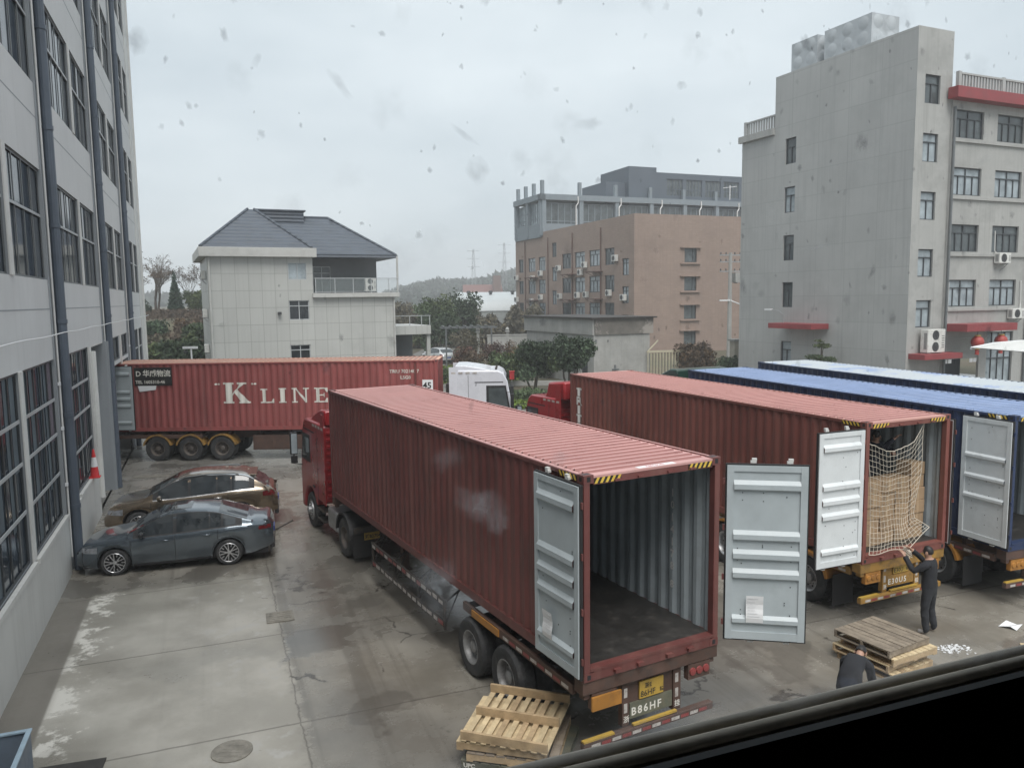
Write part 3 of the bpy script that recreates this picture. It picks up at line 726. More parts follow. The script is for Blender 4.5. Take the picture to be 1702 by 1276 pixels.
    for k in range(5):
        x = -0.5 + 0.25 * k
        c.tube([(x, yr - 0.1, 1.7), (x * 0.9, yr - 0.6, 1.15 - 0.05 * k), (x * 0.6, yr - 1.1, 1.2), (x * 0.4, yr - 1.4, 1.35)], 0.02, 6)
    c.box(-0.9, yr - 0.32, 1.0, 0.9, yr - 0.1, 1.9); c.box(-0.6, yr - 0.55, 1.0, -0.1, yr - 0.33, 3.0); c.box(0.3, yr - 0.50, 1.0, 0.75, yr - 0.33, 2.6)
    c.build('chassis', M['chassis'], root)
    rb = MB()
    for k in range(10): rb.box(-W + 0.14, yr - 0.035, 1.15 + 0.2 * k, W - 0.14, yr + 0.002, 1.24 + 0.2 * k)
    rb.build('cab_back_ribs', rearm or paint, root, bevel=0.012)
    rp = MB(); rp.box(-1.2, -0.80, 0.80, 1.2, -0.72, 0.95); rp.build('rear_crossbar', M['chassis'], root)
    if plate:
        for x in (-0.95, 0.55):
            p = MB(); p.box(x, -0.835, 0.62, x + 0.40, -0.81, 0.80); po = p.build('number_plate', M['plate_yellow'], root)
            vs, fs = text_mesh(plate, 0.115, 0.003); t = MB(); t.add(vs, fs, 0, plane_mat((x + 0.015, -0.838, 0.665), (1, 0, 0), (0, 0, 1))); t.build('plate_lettering', M['letter_black'], po)
    return root
# ---------------------------------------------------------------- buildings
def wall_m(ori, ang):
    """wall plane: local x along the wall (seen from outside, to the right), y inward, z up"""
    return T(*ori) @ RZ(ang)

def wall(mb, A, x0, x1, z0, z1, holes, depth=0.14, mi=0, mrev=None):
    xs = sorted({x0, x1} | {h[0] for h in holes} | {h[2] for h in holes})
    zs = sorted({z0, z1} | {h[1] for h in holes} | {h[3] for h in holes})
    for xa, xb in zip(xs, xs[1:]):
        for za, zb in zip(zs, zs[1:]):
            cx, cz = (xa + xb) / 2, (za + zb) / 2
            if any(h[0] < cx < h[2] and h[1] < cz < h[3] for h in holes): continue
            mb.quad((xa, 0, za), (xb, 0, za), (xb, 0, zb), (xa, 0, zb), mi, A)
    r = mi if mrev is None else mrev
    for a, b, c, d in [(h[0], h[1], h[2], h[3]) for h in holes]:
        mb.quad((a, 0, b), (a, 0, d), (a, depth, d), (a, depth, b), r, A)
        mb.quad((c, 0, d), (c, 0, b), (c, depth, b), (c, depth, d), r, A)
        mb.quad((a, 0, b), (a, depth, b), (c, depth, b), (c, 0, b), r, A)
        mb.quad((a, 0, d), (c, 0, d), (c, depth, d), (a, depth, d), r, A)

def window(parent, A, h, cols=(0.5,), rows=(0.72,), fm=None, gm=None, bw=0.05, depth=0.12, fat=None, rowcols=None, name='window', bd=0.05):
    """one window: frame with its bars, pane as a child. cols/rows are fractions"""
    a, b, c, d = h; w = c - a; t = d - b
    fm = fm or M['alu_dark']; gm = gm or M['glass_grey']
    f = MB(); y0, y1 = depth - bd, depth
    f.box(a, y0, b, a + bw, y1, d, 0, A); f.box(c - bw, y0, b, c, y1, d, 0, A)
    f.box(a + bw, y0, b, c - bw, y1, b + bw, 0, A); f.box(a + bw, y0, d - bw, c - bw, y1, d, 0, A)
    zr = [b + t * r for r in rows]
    for z in zr: f.box(a + bw, y0 + 0.002, z - bw / 2, c - bw, y1, z + bw / 2, 0, A)
    lo = min(zr) if zr else d
    for k in cols: 
        wd = bw * (1.8 if fat and k in fat else 1)
        f.box(a + w * k - wd / 2, y0 + 0.003, b + bw, a + w * k + wd / 2, y1, (lo if rowcols is not None else d - bw), 0, A)
    for k in (rowcols or ()): f.box(a + w * k - bw / 2, y0 + 0.003, lo, a + w * k + bw / 2, y1, d - bw, 0, A)
    fo = f.build(name, fm, parent)
    g = MB(); g.quad((a, depth + 0.012, b), (c, depth + 0.012, b), (c, depth + 0.012, d), (a, depth + 0.012, d), 0, A)
    g.build('pane', gm, fo)
    return fo

def ac_unit(label, A, w=0.8, h=0.56, d=0.3, fans=1, group='air conditioner outdoor units', parent_m=None):
    """A puts the unit: x along the wall, y inward, z up, origin at the bottom left against the wall"""
    loc, rot, _ = A.decompose()
    root = thing('air_conditioner', label, 'air conditioner', loc, rot.to_euler().z, group)
    b = MB(); b.box(0, -d - 0.06, 0, w, -0.06, h); b.build('casing', M['ac_white'], root, bevel=0.02)
    for k in range(fans):
        z = h * (k + 0.5) / fans; r = min(w * 0.34, h / fans * 0.42); x = w * 0.40 if fans == 1 else w * 0.45
        g = MB(); B = T(x, -d - 0.062, z) @ RX(PI / 2)
        g.lathe([(r, 0), (r * 0.95, 0.012), (r * 0.85, 0.004), (0, 0.004)], 20, 0, B)
        for q in range(6):
            g.bar(B @ Vector((0, 0, 0.012)), B @ Vector((r * math.cos(q * PI / 3), r * math.sin(q * PI / 3), 0.012)), 0.012, 0.012)
        g.build('fan_grille', M['ac_dark'], root)
    s = MB()
    for k in range(5): s.box(-0.004, -d + 0.02 + 0.04 * k, h * 0.15, 0.0, -d + 0.04 + 0.04 * k, h * 0.85)
    s.build('side_vent', M['ac_dark'], root); s = MB()
    for k in range(6): s.box(w * 0.80, -d - 0.065, h * (0.2 + 0.1 * k), w * 0.95, -d - 0.06, h * (0.23 + 0.1 * k))
    s.build('front_louvre', M['ac_dark'], root)
    for x in (w * 0.15, w * 0.8):
        k = MB(); k.box(x, -d - 0.05, -0.05, x + 0.04, 0, -0.002); k.bar((x + 0.02, 0, -0.35), (x + 0.02, -d, -0.04), 0.03, 0.03); k.build('bracket', M['steel'], root)
    return root

M['facade_grey'] = mat('grey render panels', (0.61, 0.615, 0.615), 0.75, var=0.06, scale=0.4, dirt=0.25, dcol=(0.49, 0.49, 0.49), dscale=0.5, streak=0.3, streakcol=(0.49, 0.49, 0.485), dlow=0.5, dhigh=0.75)
M['facade_lite'] = mat('pale facade trim', (0.66, 0.66, 0.64), 0.7, var=0.06, dirt=0.25, dcol=(0.36, 0.36, 0.35), dscale=0.8, streak=0.2, streakcol=(0.34, 0.34, 0.33))
M['facade_dark'] = mat('blue grey pier', (0.28, 0.30, 0.32), 0.6, var=0.08, scale=0.6, streak=0.3, streakcol=(0.18, 0.195, 0.21))
M['pipe_grey'] = mat('dark downpipe plastic', (0.085, 0.105, 0.135), 0.45, var=0.12, scale=1.5)
M['curtain_purple'] = mat('purple grey curtain', (0.15, 0.125, 0.15), 0.9, var=0.2, scale=1.5)
M['curtain_grey'] = mat('blue grey curtain', (0.10, 0.125, 0.145), 0.9, var=0.25, scale=1.5)
M['glass_blue'] = mat('blue tinted window glass', (0.030, 0.042, 0.056), 0.08, var=0.35, scale=0.8, spec=0.35, rvar=0.03)
M['reflection_pale'] = mat('painted sky reflection strip', (0.55, 0.58, 0.60), 0.8, var=0.05)  # pale colour stands in for sky reflected in the panes
M['conc_low'] = mat('plinth concrete', (0.60, 0.60, 0.58), 0.8, var=0.08, scale=0.6, dirt=0.4, dcol=(0.47, 0.47, 0.45), dscale=0.6, streak=0.4, streakcol=(0.46, 0.46, 0.44), dlow=0.5, dhigh=0.75)
M['shutter'] = mat('roller shutter grey', (0.28, 0.29, 0.28), 0.6, var=0.06)

FA = R(20.9)                                                        # the left block: s runs along its wall
fac = thing('factory_block', 'long grey multi storey building with dark downpipes and tall ground floor windows along the left', 'building', (-10.97, 18.74, 0), FA)
# facade local space: y = s along the wall, x outward into the yard
AF = T(0, 0, 0) @ RZ(PI / 2)                                        # wall plane x -> +y, inward -> -x
S0, S1, ZT = -21.0, 29.2, 25.4
PIERS = [-18.3, -9.3, 0.3, 9.8, 18.8]
cells = []
for p in PIERS:
    q0 = p + 2.3
    nxt = {-18.3: -9.3, -9.3: 0.3, 0.3: 9.8, 9.8: 18.8, 18.8: 27.2}[p]
    mid = p + 5.75 if p > -20 else 0
    cells.append((q0, mid, mid + 0.28, nxt))
ROWS = [(7.25 + 4.55 * k, 9.82 + 4.55 * k) for k in range(4)]
holes = []; ground = []
for a, m0, m1, b in cells:
    for z0, z1 in ROWS:
        holes += [(a, z0, m0, z1), (m1, z0, b, z1)]
    ground += [(a, 1.5, m0, 5.35), (m1, 1.5, b, 5.35)]
gate = (6.35, 0.0, 9.8, 5.35)
ground = [h for h in ground if not (6.2 < h[0] < 6.5) and not (11 < h[0] < 18.8)]
bay = [(12.1, 0.0, 18.7, 4.25)]; bayw = [(12.1, 4.4, 15.2, 5.35), (15.5, 4.4, 18.7, 5.35)]
w_ = MB(); wall(w_, AF, S0, S1, 0, ZT, holes + ground + [gate] + bay + bayw, 0.07, 0, 1)
w_.box(-12, S0, 0, -9.0, S1, ZT, 0)
w_.quad((-12, S1, 0), (0, S1, 0), (0, S1, ZT), (-12, S1, ZT)); w_.quad((-12, S0, ZT), (0, S0, ZT), (0, S1, ZT), (-12, S1, ZT))
wo = w_.build('wall', [M['facade_grey'], M['facade_dark']], fac)
for z in (6.55, 11.0, 15.6, 20.1): 
    j = MB(); j.box(0.0, S0, z, 0.004, S1, z + 0.025); j.build('panel_joint', M['facade_dark'], wo)
for p in PIERS + [27.2]:
    e = p + 2.0
    b = MB(); b.box(0.002, p, 0, 0.035, e, ZT); b.build('pier', M['facade_dark'] if p < 27 else M['facade_lite'], fac)
for a, m0, m1, b in cells:
    for z0, z1 in [(1.5, 5.35)] + ROWS:
        k = MB(); k.box(0.002, m0 - 0.02, z0, 0.03, m1 + 0.02, z1); k.build('mullion', M['facade_lite'], fac)
rr = random.Random(11)
for h in holes:
    window(fac, AF, h, cols=(0.25, 0.5, 0.75), rows=(0.58,), fm=M['alu_mid'], gm=M['glass_blue'], bw=0.05, depth=0.07, bd=0.025)
    tb = MB(); zz = h[1] + (h[3] - h[1]) * 0.58; tb.box(h[0] + 0.05, 0.030, zz - 0.03, h[2] - 0.05, 0.045, zz + 0.03, 0, AF); tb.build('transom_bar', M['alu_lite'], fac)
    for k in rr.sample((0, 1, 2), rr.choice((1, 2))):
        w = (h[2] - h[0]) / 4
        b = MB(); b.quad((h[0] + w * k + 0.06, 0.076, h[1] + 1.55), (h[0] + w * (k + 0.62), 0.076, h[1] + 1.55), (h[0] + w * (k + 0.62), 0.076, h[3] - 0.06), (h[0] + w * k + 0.06, 0.076, h[3] - 0.06), 0, AF)
        b.build('reflection_strip', M['reflection_pale'], fac)  # painted sky reflection in the upper part of the window
for h in bayw: window(fac, AF, h, cols=(0.33, 0.66), rows=(), fm=M['alu_dark'], gm=M['glass_blue'], bw=0.06, depth=0.07, bd=0.025)
g = MB(); g.box(-8.9, 12.0, 0, -8.8, 18.8, 4.3); g.box(-8.8, 11.9, 0, -0.13, 12.05, 4.3); g.box(-8.8, 18.72, 0, -0.13, 18.85, 4.3); g.box(-8.8, 12.05, 4.25, -0.13, 18.72, 4.35); g.box(-8.8, 12.05, -0.02, -0.9, 18.72, 0.006); g.build('loading_bay', M['shutter'], fac)
for i, h in enumerate(ground):
    f = window(fac, AF, h, cols=(0.2, 0.4, 0.6, 0.8), rows=(), fm=M['alu_dark'], gm=M['glass_blue'], bw=0.06, depth=0.07, bd=0.025)
    bars = MB()
    for r_ in (0.27, 0.52, 0.74): bars.box(h[0] + 0.06, 0.022, h[1] + 3.85 * r_, h[2] - 0.06, 0.044, h[1] + 3.85 * r_ + 0.07, 0, AF)
    bars.build('transom_bar', M['alu_lite'], f)
    c = MB(); n = 7; w = (h[2] - h[0]) / n
    for k in range(n):
        if (k + i) % 4 == 2: continue
        lo = 1.55 if k % 3 else 2.6
        c.quad((h[0] + w * k, 0.075, lo + (0.8 if k > 4 else 0)), (h[0] + w * (k + 0.8), 0.079, lo + (0.8 if k > 4 else 0)), (h[0] + w * (k + 0.8), 0.079, 5.3), (h[0] + w * k, 0.075, 5.3), (k + i) % 3 == 0, AF)
    c.build('curtain', [M['curtain_grey'], M['curtain_purple']], fac)
    s = MB(); s.box(-0.02, h[0] - 0.05, 1.40, 0.09, h[2] + 0.05, 1.5); s.build('window_sill', M['conc_low'], f)
for a, b in ((S0, -9.3), (-7.3, 0.3), (2.3, 6.1), (20.8, 27.2)):
    pl = MB(); pl.box(0.001, a, 0, 0.07, b, 1.4); pl.build('plinth', M['conc_low'], fac)
g = MB()                                                            # the gateway: shutter, jamb and far return
for k in range(26): g.box(-1.3, 6.35, 0.2 * k, -1.27 + 0.02 * (k % 2), 9.8, 0.2 * k + 0.19)
g.build('roller_shutter', M['shutter'], fac)
g = MB(); g.box(-1.3, 9.78, 0, 0.10, 9.83, 5.35); g.box(0.0, 9.83, 0, 0.17, 10.25, 5.35); g.build('gate_return', M['facade_dark'], fac)
g = MB(); g.tube([(0.10, 6.25, 0.55), (0.10, 6.25, 5.2)], 0.10, 10); g.box(0.0, 6.02, 0.0, 0.06, 6.35, 5.35); g.build('gate_jamb', M['facade_lite'], fac)
g = MB(); g.box(-1.3, 6.35, 5.30, 0.0, 9.8, 5.35); g.build('gate_lintel', M['facade_lite'], fac)
for p in PIERS:
    s = p + 0.28
    d = MB(); d.tube([(0.19, s, 0.02), (0.19, s, ZT)], 0.115, 12)
    z = 1.6
    while z < ZT: d.tube([(0.19, s, z), (0.19, s, z + 0.10)], 0.132, 12); z += 2.3
    do = d.build('downpipe', M['pipe_grey'], fac, smooth=30)
    d = MB(); d.tube([(0.075, s - 0.17, 0.4), (0.075, s - 0.17, ZT)], 0.022, 6); d.build('cable_conduit', M['facade_lite'], do)
    if p > -10:
        k = MB()
        for z in (2.2, 3.6, 4.7): k.box(0.04, s - 0.22, z, 0.10, s - 0.12, z + 0.08)
        k.build('pipe_clip', M['white_paint'], do)
e = MB(); e.box(-0.2, S1 - 0.02, 0, 0.12, S1 + 0.16, ZT + 0.2); e.build('corner_trim', M['facade_lite'], fac)
e = MB(); e.box(-12, S0, ZT, 0.18, S1 + 0.1, ZT + 0.25); e.build('parapet', M['facade_lite'], fac)
cb = MB(); pts = []
for i in range(60):
    s = -20 + 49 * i / 59
    pts.append((0.31, s, 5.99 + 0.012 * math.sin(i * 1.1)))
cb.tube(pts, 0.013, 6); cb.build('wall_cable', M['white_paint'], fac)

# ---- the grey tower block on the right
tow = thing('tower_block', 'tall grey rendered building with a stepped roofline and two pale water tanks on top', 'building', (23.06, 46.0, 0), R(24))
M['tower_wall'] = tile_mat('grey tower render', (0.39, 0.395, 0.385), (0.27, 0.275, 0.27), 2.4, 1.65, 0.75, var=0.10, dirt=0.7, dcol=(0.30, 0.302, 0.30), mortar=0.022, streak=0.55, jmix=0.6, tvar=0.03, dscale=0.3)
M['tower_wall2'] = mat('grey tower front render', (0.375, 0.375, 0.36), 0.75, var=0.08, scale=0.4, dirt=0.6, dcol=(0.27, 0.27, 0.26), dscale=0.5, streak=0.55, streakcol=(0.26, 0.26, 0.245))
LD = 14.6
AL = wall_m((0, LD, 0), -PI / 2)                                    # left face, x measured from its far edge
AR = wall_m((0, 0, 0), 0)
lh = [(LD - 10.2, z, LD - 9.2, z + 1.72) for z in (15.55, 12.3, 9.05, 5.85)] + [(LD - 10.2, 1.75, LD - 9.2, 3.5)]
rh = [(0.68, z, 1.92, z + 1.6) for z in (17.45, 14.2, 10.92, 7.64, 4.68)]
b = MB()
wall(b, AL, 0, LD - 11.25, 0, 18.2, [], 0.15, 0)
wall(b, AL, LD - 11.25, LD, 0, 21.6, lh, 0.15, 0)
wall(b, AR, 0, 2.9, 0, 21.6, rh, 0.15, 1)
b.quad((2.9, 0, 0), (2.9, 4, 0), (2.9, 4, 21.6), (2.9, 0, 21.6), 1)
b.quad((0, 0, 21.6), (2.9, 0, 21.6), (2.9, 11.25, 21.6), (0, 11.25, 21.6), 0); b.quad((2.9, 4, 18), (2.9, 11.25, 18), (2.9, 11.25, 21.6), (2.9, 4, 21.6), 0)
b.quad((0, 11.25, 18.2), (2.9, 11.25, 18.2), (2.9, 11.25, 21.6), (0, 11.25, 21.6), 0); b.quad((0, 11.25, 18.2), (12, 11.25, 18.2), (12, LD, 18.2), (0, LD, 18.2), 0)
b.quad((0, LD, 0), (12, LD, 0), (12, LD, 18.2), (0, LD, 18.2), 0)
b.build('wall', [M['tower_wall'], M['tower_wall2']], tow)
for i, h in enumerate(lh): window(tow, AL, h, (0.5,), (0.66,), M['alu_dark'], [M['glass_grey'], M['glass_pale'], M['glass_grey'], M['glass_grey'], M['glass_pale']][i], 0.06, 0.14, rowcols=())
for i, h in enumerate(rh): window(tow, AR, h, (0.5,), (0.70,), M['alu_dark'], M['glass_pale'] if i else M['glass_grey'], 0.06, 0.14, rowcols=())
# the lower front block beside it, set forward a little
fh = []
for z in (15.7, 12.42, 9.12, 5.86): fh += [(3.12, z, 5.62, z + 1.6), (6.85, z, 9.32, z + 1.6)]
gh = [(6.88, 0.6, 9.32, 4.25), (3.2, 0.0, 6.2, 4.1)]
AB = wall_m((0, -0.12, 0), 0)
b = MB(); wall(b, AB, 2.88, 22, 0, 17.8, fh + gh + [(x, z, x + 2.5, z + 1.6) for x in (11.2, 15.0) for z in (15.7, 12.42, 9.12, 5.86, 2.4)], 0.16, 0)
b.quad((2.88, -0.12, 0), (2.88, -0.12, 17.8), (2.88, 1.0, 17.8), (2.88, 1.0, 0)); b.quad((2.88, -0.12, 17.8), (22, -0.12, 17.8), (22, 14, 17.8), (2.88, 14, 17.8))
b.build('front_wall', M['tower_wall2'], tow)
pats = [M['glass_grey'], M['glass_grey'], M['glass_pale'], M['glass_pale'], M['glass_grey'], M['glass_grey'], M['glass_pale'], M['glass_pale']]
for i, h in enumerate(fh): window(tow, AB, h, (0.25, 0.5, 0.75), (0.70,), M['alu_dark'], pats[i], 0.06, 0.15, fat=(0.5,), rowcols=(0.5,))
for x in (11.2, 15.0):
    for z in (15.7, 12.42, 9.12, 5.86, 2.4): window(tow, AB, (x, z, x + 2.5, z + 1.6), (0.25, 0.5, 0.75), (0.70,), M['alu_dark'], M['glass_grey'], 0.06, 0.15, rowcols=(0.5,))
window(tow, AB, gh[0], (0.25, 0.5, 0.75), (0.1, 0.55), M['alu_dark'], M['glass_pale'], 0.06, 0.15)
d = MB()
d.box(3.2, 1.1, 0, 6.2, 1.14, 4.1)
d.build('entrance_back', M['alu_dark'], tow)
d = MB()
for k in range(9): d.box(3.2, -0.02, 2.7 + 0.155 * k, 6.2, 0.03 + 0.015 * (k % 2), 2.7 + 0.155 * k + 0.145)
d.build('roller_shutter', M['shutter'], tow)
d = MB()
for x in (3.25, 3.6, 5.5, 5.85): d.box(x, -0.03, 2.45, x + 0.28, -0.01, 2.68)
d.build('notice_plate', M['paper'], tow)
for z in (15.45, 12.17, 8.85, 5.60):
    s = MB(); s.box(2.95, -0.24, z, 10.3, -0.12, z + 0.14); s.build('ledge', M['tower_wall2'], tow)
p_ = MB(); p_.tube([(10.35, -0.25, 0), (10.35, -0.25, 17.4)], 0.09, 8); p_.tube([(2.98, -0.22, 0), (2.98, -0.22, 17.4)], 0.075, 8); p_.build('downpipe', M['alu_mid'], tow)
p_ = MB(); p_.tube([(8.75 + 0.9, -0.2, 7.4), (9.7, -0.22, 6.0), (9.55, -0.3, 5.4)], 0.035, 6); p_.tube([(3.12, -0.2, 7.3), (3.08, -0.2, 4.2), (2.9, -0.2, 3.4), (2.4, -0.15, 3.2)], 0.03, 6); p_.tube([(7.0, -0.2, 10.4), (7.05, -0.2, 9.2), (7.3, -0.3, 8.9)], 0.03, 6); p_.build('cable_conduit', M['facade_lite'], tow)
r_ = MB(); r_.box(2.45, -0.75, 17.78, 22, -0.10, 18.42); r_.build('red_cornice', M['red_paint'], tow, bevel=0.02)
def balustrade(parent, A, x0, x1, z, hgt=0.85):
    b = MB(); b.box(x0, 0, z + hgt - 0.10, x1, 0.18, z + hgt, 0, A); b.box(x0, 0, z, x1, 0.18, z + 0.08, 0, A)
    x = x0
    while x < x1:
        b.box(x, 0.04, z + 0.08, x + 0.11, 0.14, z + hgt - 0.10, 0, A); x += 0.26
    k = x0
    while k < x1 + 0.1: b.box(k - 0.12, -0.01, z, k + 0.12, 0.19, z + hgt + 0.05, 0, A); k += 3.8
    return b.build('balustrade', M['tower_wall'], parent)
balustrade(tow, wall_m((0, -0.45, 0), 0), 2.95, 21, 18.42)
balustrade(tow, wall_m((0.15, LD, 0), -PI / 2), 0.1, 3.3, 18.2, 1.0)
c = MB(); c.box(-0.22, 11.25, 17.75, 0.0, LD + 0.2, 18.2); c.build('eaves_band', M['tower_wall2'], tow)
c = MB(); c.box(-1.5, 5.9, 4.45, -0.002, 9.85, 4.80); c.build('door_canopy', M['red_paint'], tow, bevel=0.01)
c = MB(); c.box(3.0, -1.6, 4.42, 7.45, -0.125, 4.86); c.build('door_canopy', M['red_paint'], tow, bevel=0.01)
c = MB(); c.box(0.2, -1.1, 2.86, 3.4, -0.002, 3.18); c.build('door_canopy', M['red_paint'], tow, bevel=0.01)
M['tank'] = mat('pressed tank panel', (0.42, 0.45, 0.47), 0.5, var=0.12, scale=1, dirt=0.4, dcol=(0.33, 0.35, 0.36))
for i, (y0, y1, z1) in enumerate(((7.9, 10.2, 23.5), (3.6, 7.3, 23.5))):
    t = thing('water_tank', ['pale panelled water tank on the tower roof, the smaller one nearer the roof step', 'pale panelled water tank on the tower roof, the longer one beside the roof peak'][i], 'water tank', tow.matrix_basis @ Vector((0.35, y0, 21.6)), R(24), 'rooftop water tanks')
    tow_l = y1 - y0
    b = MB(); b.box(0, 0, 0.12, 2.3, tow_l, z1 - 21.6); b.build('tank_shell', M['tank'], t)
    n = max(2, round(tow_l / 1.1)); 
    for k in range(n):
        for j in range(2):
            p = MB(); yc = (k + 0.5) * tow_l / n; zc = 0.12 + (j + 0.5) * (z1 - 21.72) / 2
            p.lathe([(0.42, 0), (0.30, 0.035), (0.14, 0.055), (0, 0.06)], 14, 0, T(0, yc, zc) @ RY(-PI / 2)); p.build('tank_panel', M['tank'], t, smooth=40)
    for x in (0.55, 1.65):
        for j in range(2):
            p = MB(); p.lathe([(0.42, 0), (0.30, 0.035), (0.14, 0.055), (0, 0.06)], 14, 0, T(x, 0, 0.12 + (j + 0.5) * (z1 - 21.72) / 2) @ RX(PI / 2)); p.build('tank_panel', M['tank'], t, smooth=40)
    l = MB()
    for x in (0.0, 2.2): l.box(x, 0, 0.0, x + 0.1, tow_l, 0.12)
    if i: 
        for yy in (0.9, 1.3): l.tube([(1.2, yy, z1 - 21.6), (1.2, yy, z1 - 21.6 + 0.45)], 0.03, 6)
    l.build('tank_base', M['steel'], t)
W2 = lambda x, y, z: tow.matrix_basis @ Vector((x, y, z))
tow.matrix_basis = T(23.06, 46.0, 0) @ RZ(R(24))
BT = T(23.06, 46.0, 0) @ RZ(R(24))
ac_unit('tall double fan air conditioner on a red slab beside the tower entrance', BT @ T(0.9, -0.15, 3.23), 1.45, 1.35, 0.5, 2)
ac_unit('upper of two air conditioners on the front block of the grey tower', BT @ T(7.05, -0.12, 8.45), 1.05, 0.62, 0.36, 1)
ac_unit('lower of two air conditioners on the front block of the grey tower', BT @ T(8.55, -0.12, 5.05), 1.1, 0.62, 0.36, 1)
for i, x in enumerate((4.35, 6.45)):
    P = BT @ Vector((x, -1.3, 3.75))
    t = thing('red_lantern', ['red lantern hanging under the entrance canopy, beside the drain pipe', 'red lantern hanging under the entrance canopy, nearer the tall window'][i], 'lantern', P, 0, 'festive red lanterns')
    b = MB(); b.lathe([(0.0, 0.38), (0.14, 0.37), (0.30, 0.25), (0.36, 0.07), (0.345, -0.11), (0.25, -0.26), (0.13, -0.34), (0, -0.35)], 20); b.build('lantern_body', M['lantern'], t, smooth=60)
    b = MB(); b.lathe([(0.17, 0.38), (0.17, 0.44), (0, 0.44)], 12); b.lathe([(0.16, -0.34), (0.16, -0.40), (0, -0.40)], 12); b.build('lantern_cap', M['gold'], t)
    b = MB(); b.tube([(0, 0, 0.42), (0, 0, 0.70)], 0.015, 6); b.build('cord', M['black'], t)
    b = MB(); b.lathe([(0.10, -0.40), (0.12, -0.72), (0, -0.72)], 10); b.build('tassel', M['lantern'], t)

# ---- brown brick building
bro = thing('brown_building', 'brown brick four storey building with stained walls, rows of windows and a glazed roof storey', 'building', (14.45, 93.0, 0), R(22))
bro.matrix_basis = T(14.45, 93.0, 0) @ RZ(R(22)); BB = bro.matrix_basis.copy()
M['brown_wall'] = tile_mat('brown brick tile', (0.30, 0.222, 0.182), (0.245, 0.19, 0.16), 0.5, 0.22, 0.75, var=0.12, dirt=0.45, dcol=(0.235, 0.175, 0.152), mortar=0.02, streak=0.45, jmix=0.6, dscale=0.15)
M['brown_dark'] = mat('rusty canopy', (0.12, 0.07, 0.055), 0.7, var=0.2)
LB = 36.3
AL = wall_m((0, LB, 0), -PI / 2); AR = wall_m((0, 0, 0), 0)
lh = []
for z in (10.7, 7.38, 4.0):
    for s0, s1 in ((35.1, 33.2), (31.3, 28.6), (27.4, 25.0), (19.4, 16.6), (15.5, 12.5), (11.3, 8.4), (7.13, 4.69)): lh.append((LB - s0, z, LB - s1, z + 2.05))
    lh.append((LB - 22.75, z - 1.6, LB - 21.2, z + 0.4)); lh.append((LB - 2.8, z - 1.4, LB - 1.25, z + 0.6))
lh.append((LB - 22.75, 12.5, LB - 21.2, 14.5)); lh.append((LB - 35.1, 0.9, LB - 33.2, 2.6))
rh = [(6.95, z, 8.7, z + 1.68) for z in (10.78, 7.38, 3.98, 0.85)]
b = MB(); wall(b, AL, 0, LB, 0, 16.35, lh, 0.2); wall(b, AR, 0, 38, 0, 16.35, rh, 0.2)
b.quad((0, 0, 15.6), (38, 0, 15.6), (38, LB, 15.6), (0, LB, 15.6)); b.quad((0, LB, 0), (38, LB, 0), (38, LB, 16.35), (0, LB, 16.35)); b.quad((0.3, LB, 15.6), (0.3, 0.3, 15.6), (0.3, 0.3, 16.35), (0.3, LB, 16.35)); b.quad((0.0, 0, 16.35), (0.3, 0.3, 16.35), (0.3, LB, 16.35), (0, LB, 16.35))
b.build('wall', M['brown_wall'], bro)
for i, h in enumerate(lh):
    n = (0.5,) if h[2] - h[0] < 2.2 else (0.33, 0.66)
    window(bro, AL, h, n, (0.72,), M['alu_dark'], M['glass_pale'] if i % 3 else M['glass_grey'], 0.09, 0.18, rowcols=(0.5,))
for h in rh:
    window(bro, AR, h, (0.72,), (), M['alu_dark'], M['glass_grey'], 0.08, 0.18)
for z in (10.78, 7.38, 3.98, 0.85):
    s = MB(); s.box(6.3, -0.28, z + 1.69, 9.2, 0, z + 1.81); s.build('window_hood', M['brown_wall'], bro); s = MB(); s.box(6.35, -0.2, z - 0.22, 9.15, 0, z - 0.1); s.build('window_sill', M['brown_wall'], bro)
for y, z in ((28.9, 9.75), (28.9, 6.35), (16.2, 9.8), (8.9, 9.9), (16.2, 6.4), (8.9, 6.45)):
    s = MB(); s.box(-1.2, y - 1.3, z, -0.002, y + 1.3, z + 0.12); s.bar((-1.1, y - 1.2, z), (-0.01, y - 1.2, z - 0.5), 0.05, 0.05); s.bar((-1.1, y + 1.2, z), (-0.01, y + 1.2, z - 0.5), 0.05, 0.05); s.build('metal_awning', M['brown_dark'], bro)
for y in (16.0, 8.0, 23.9, 32.3):
    s = MB(); s.tube([(-0.12, y, 0), (-0.12, y, 15.4)], 0.08, 8); s.build('downpipe', M['brown_dark'], bro)
n = 0
where = ['left end', 'second window', 'third window', 'stair window', 'middle window', 'window beyond the middle', 'fourth bay', 'corner end']
for row, items in (('top', ((36.1, 9.6, 'at the far end'), (29.7, 9.35, 'beside the far canopy'), (26.8, 10.0, 'beyond the stair windows'), (20.6, 10.5, 'just past the stair windows'), (12.7, 10.6, 'between two windows'), (13.9, 9.7, 'lowest of its pair'), (4.6, 11.05, 'nearest the building corner'))),
                   ('second', ((36.1, 6.2, 'at the far end'), (30.1, 5.9, 'beside the far canopy'), (26.8, 6.5, 'beyond the stair windows'), (20.2, 6.6, 'just past the stair windows'), (14.8, 6.7, 'left of the middle downpipe pair'), (12.3, 6.75, 'right of the middle pair'), (6.2, 6.9, 'nearest the building corner'))),
                   ('stair', ((2.6, 6.3, 'at the narrow corner window'),))):
    for y, z, wh in items:
        ac_unit('white air conditioner on the brown brick wall, %s row, %s' % (row, wh), BB @ T(0, y, z) @ RZ(-PI / 2), 1.0, 0.75, 0.4, 1, 'air conditioners on the brown building')
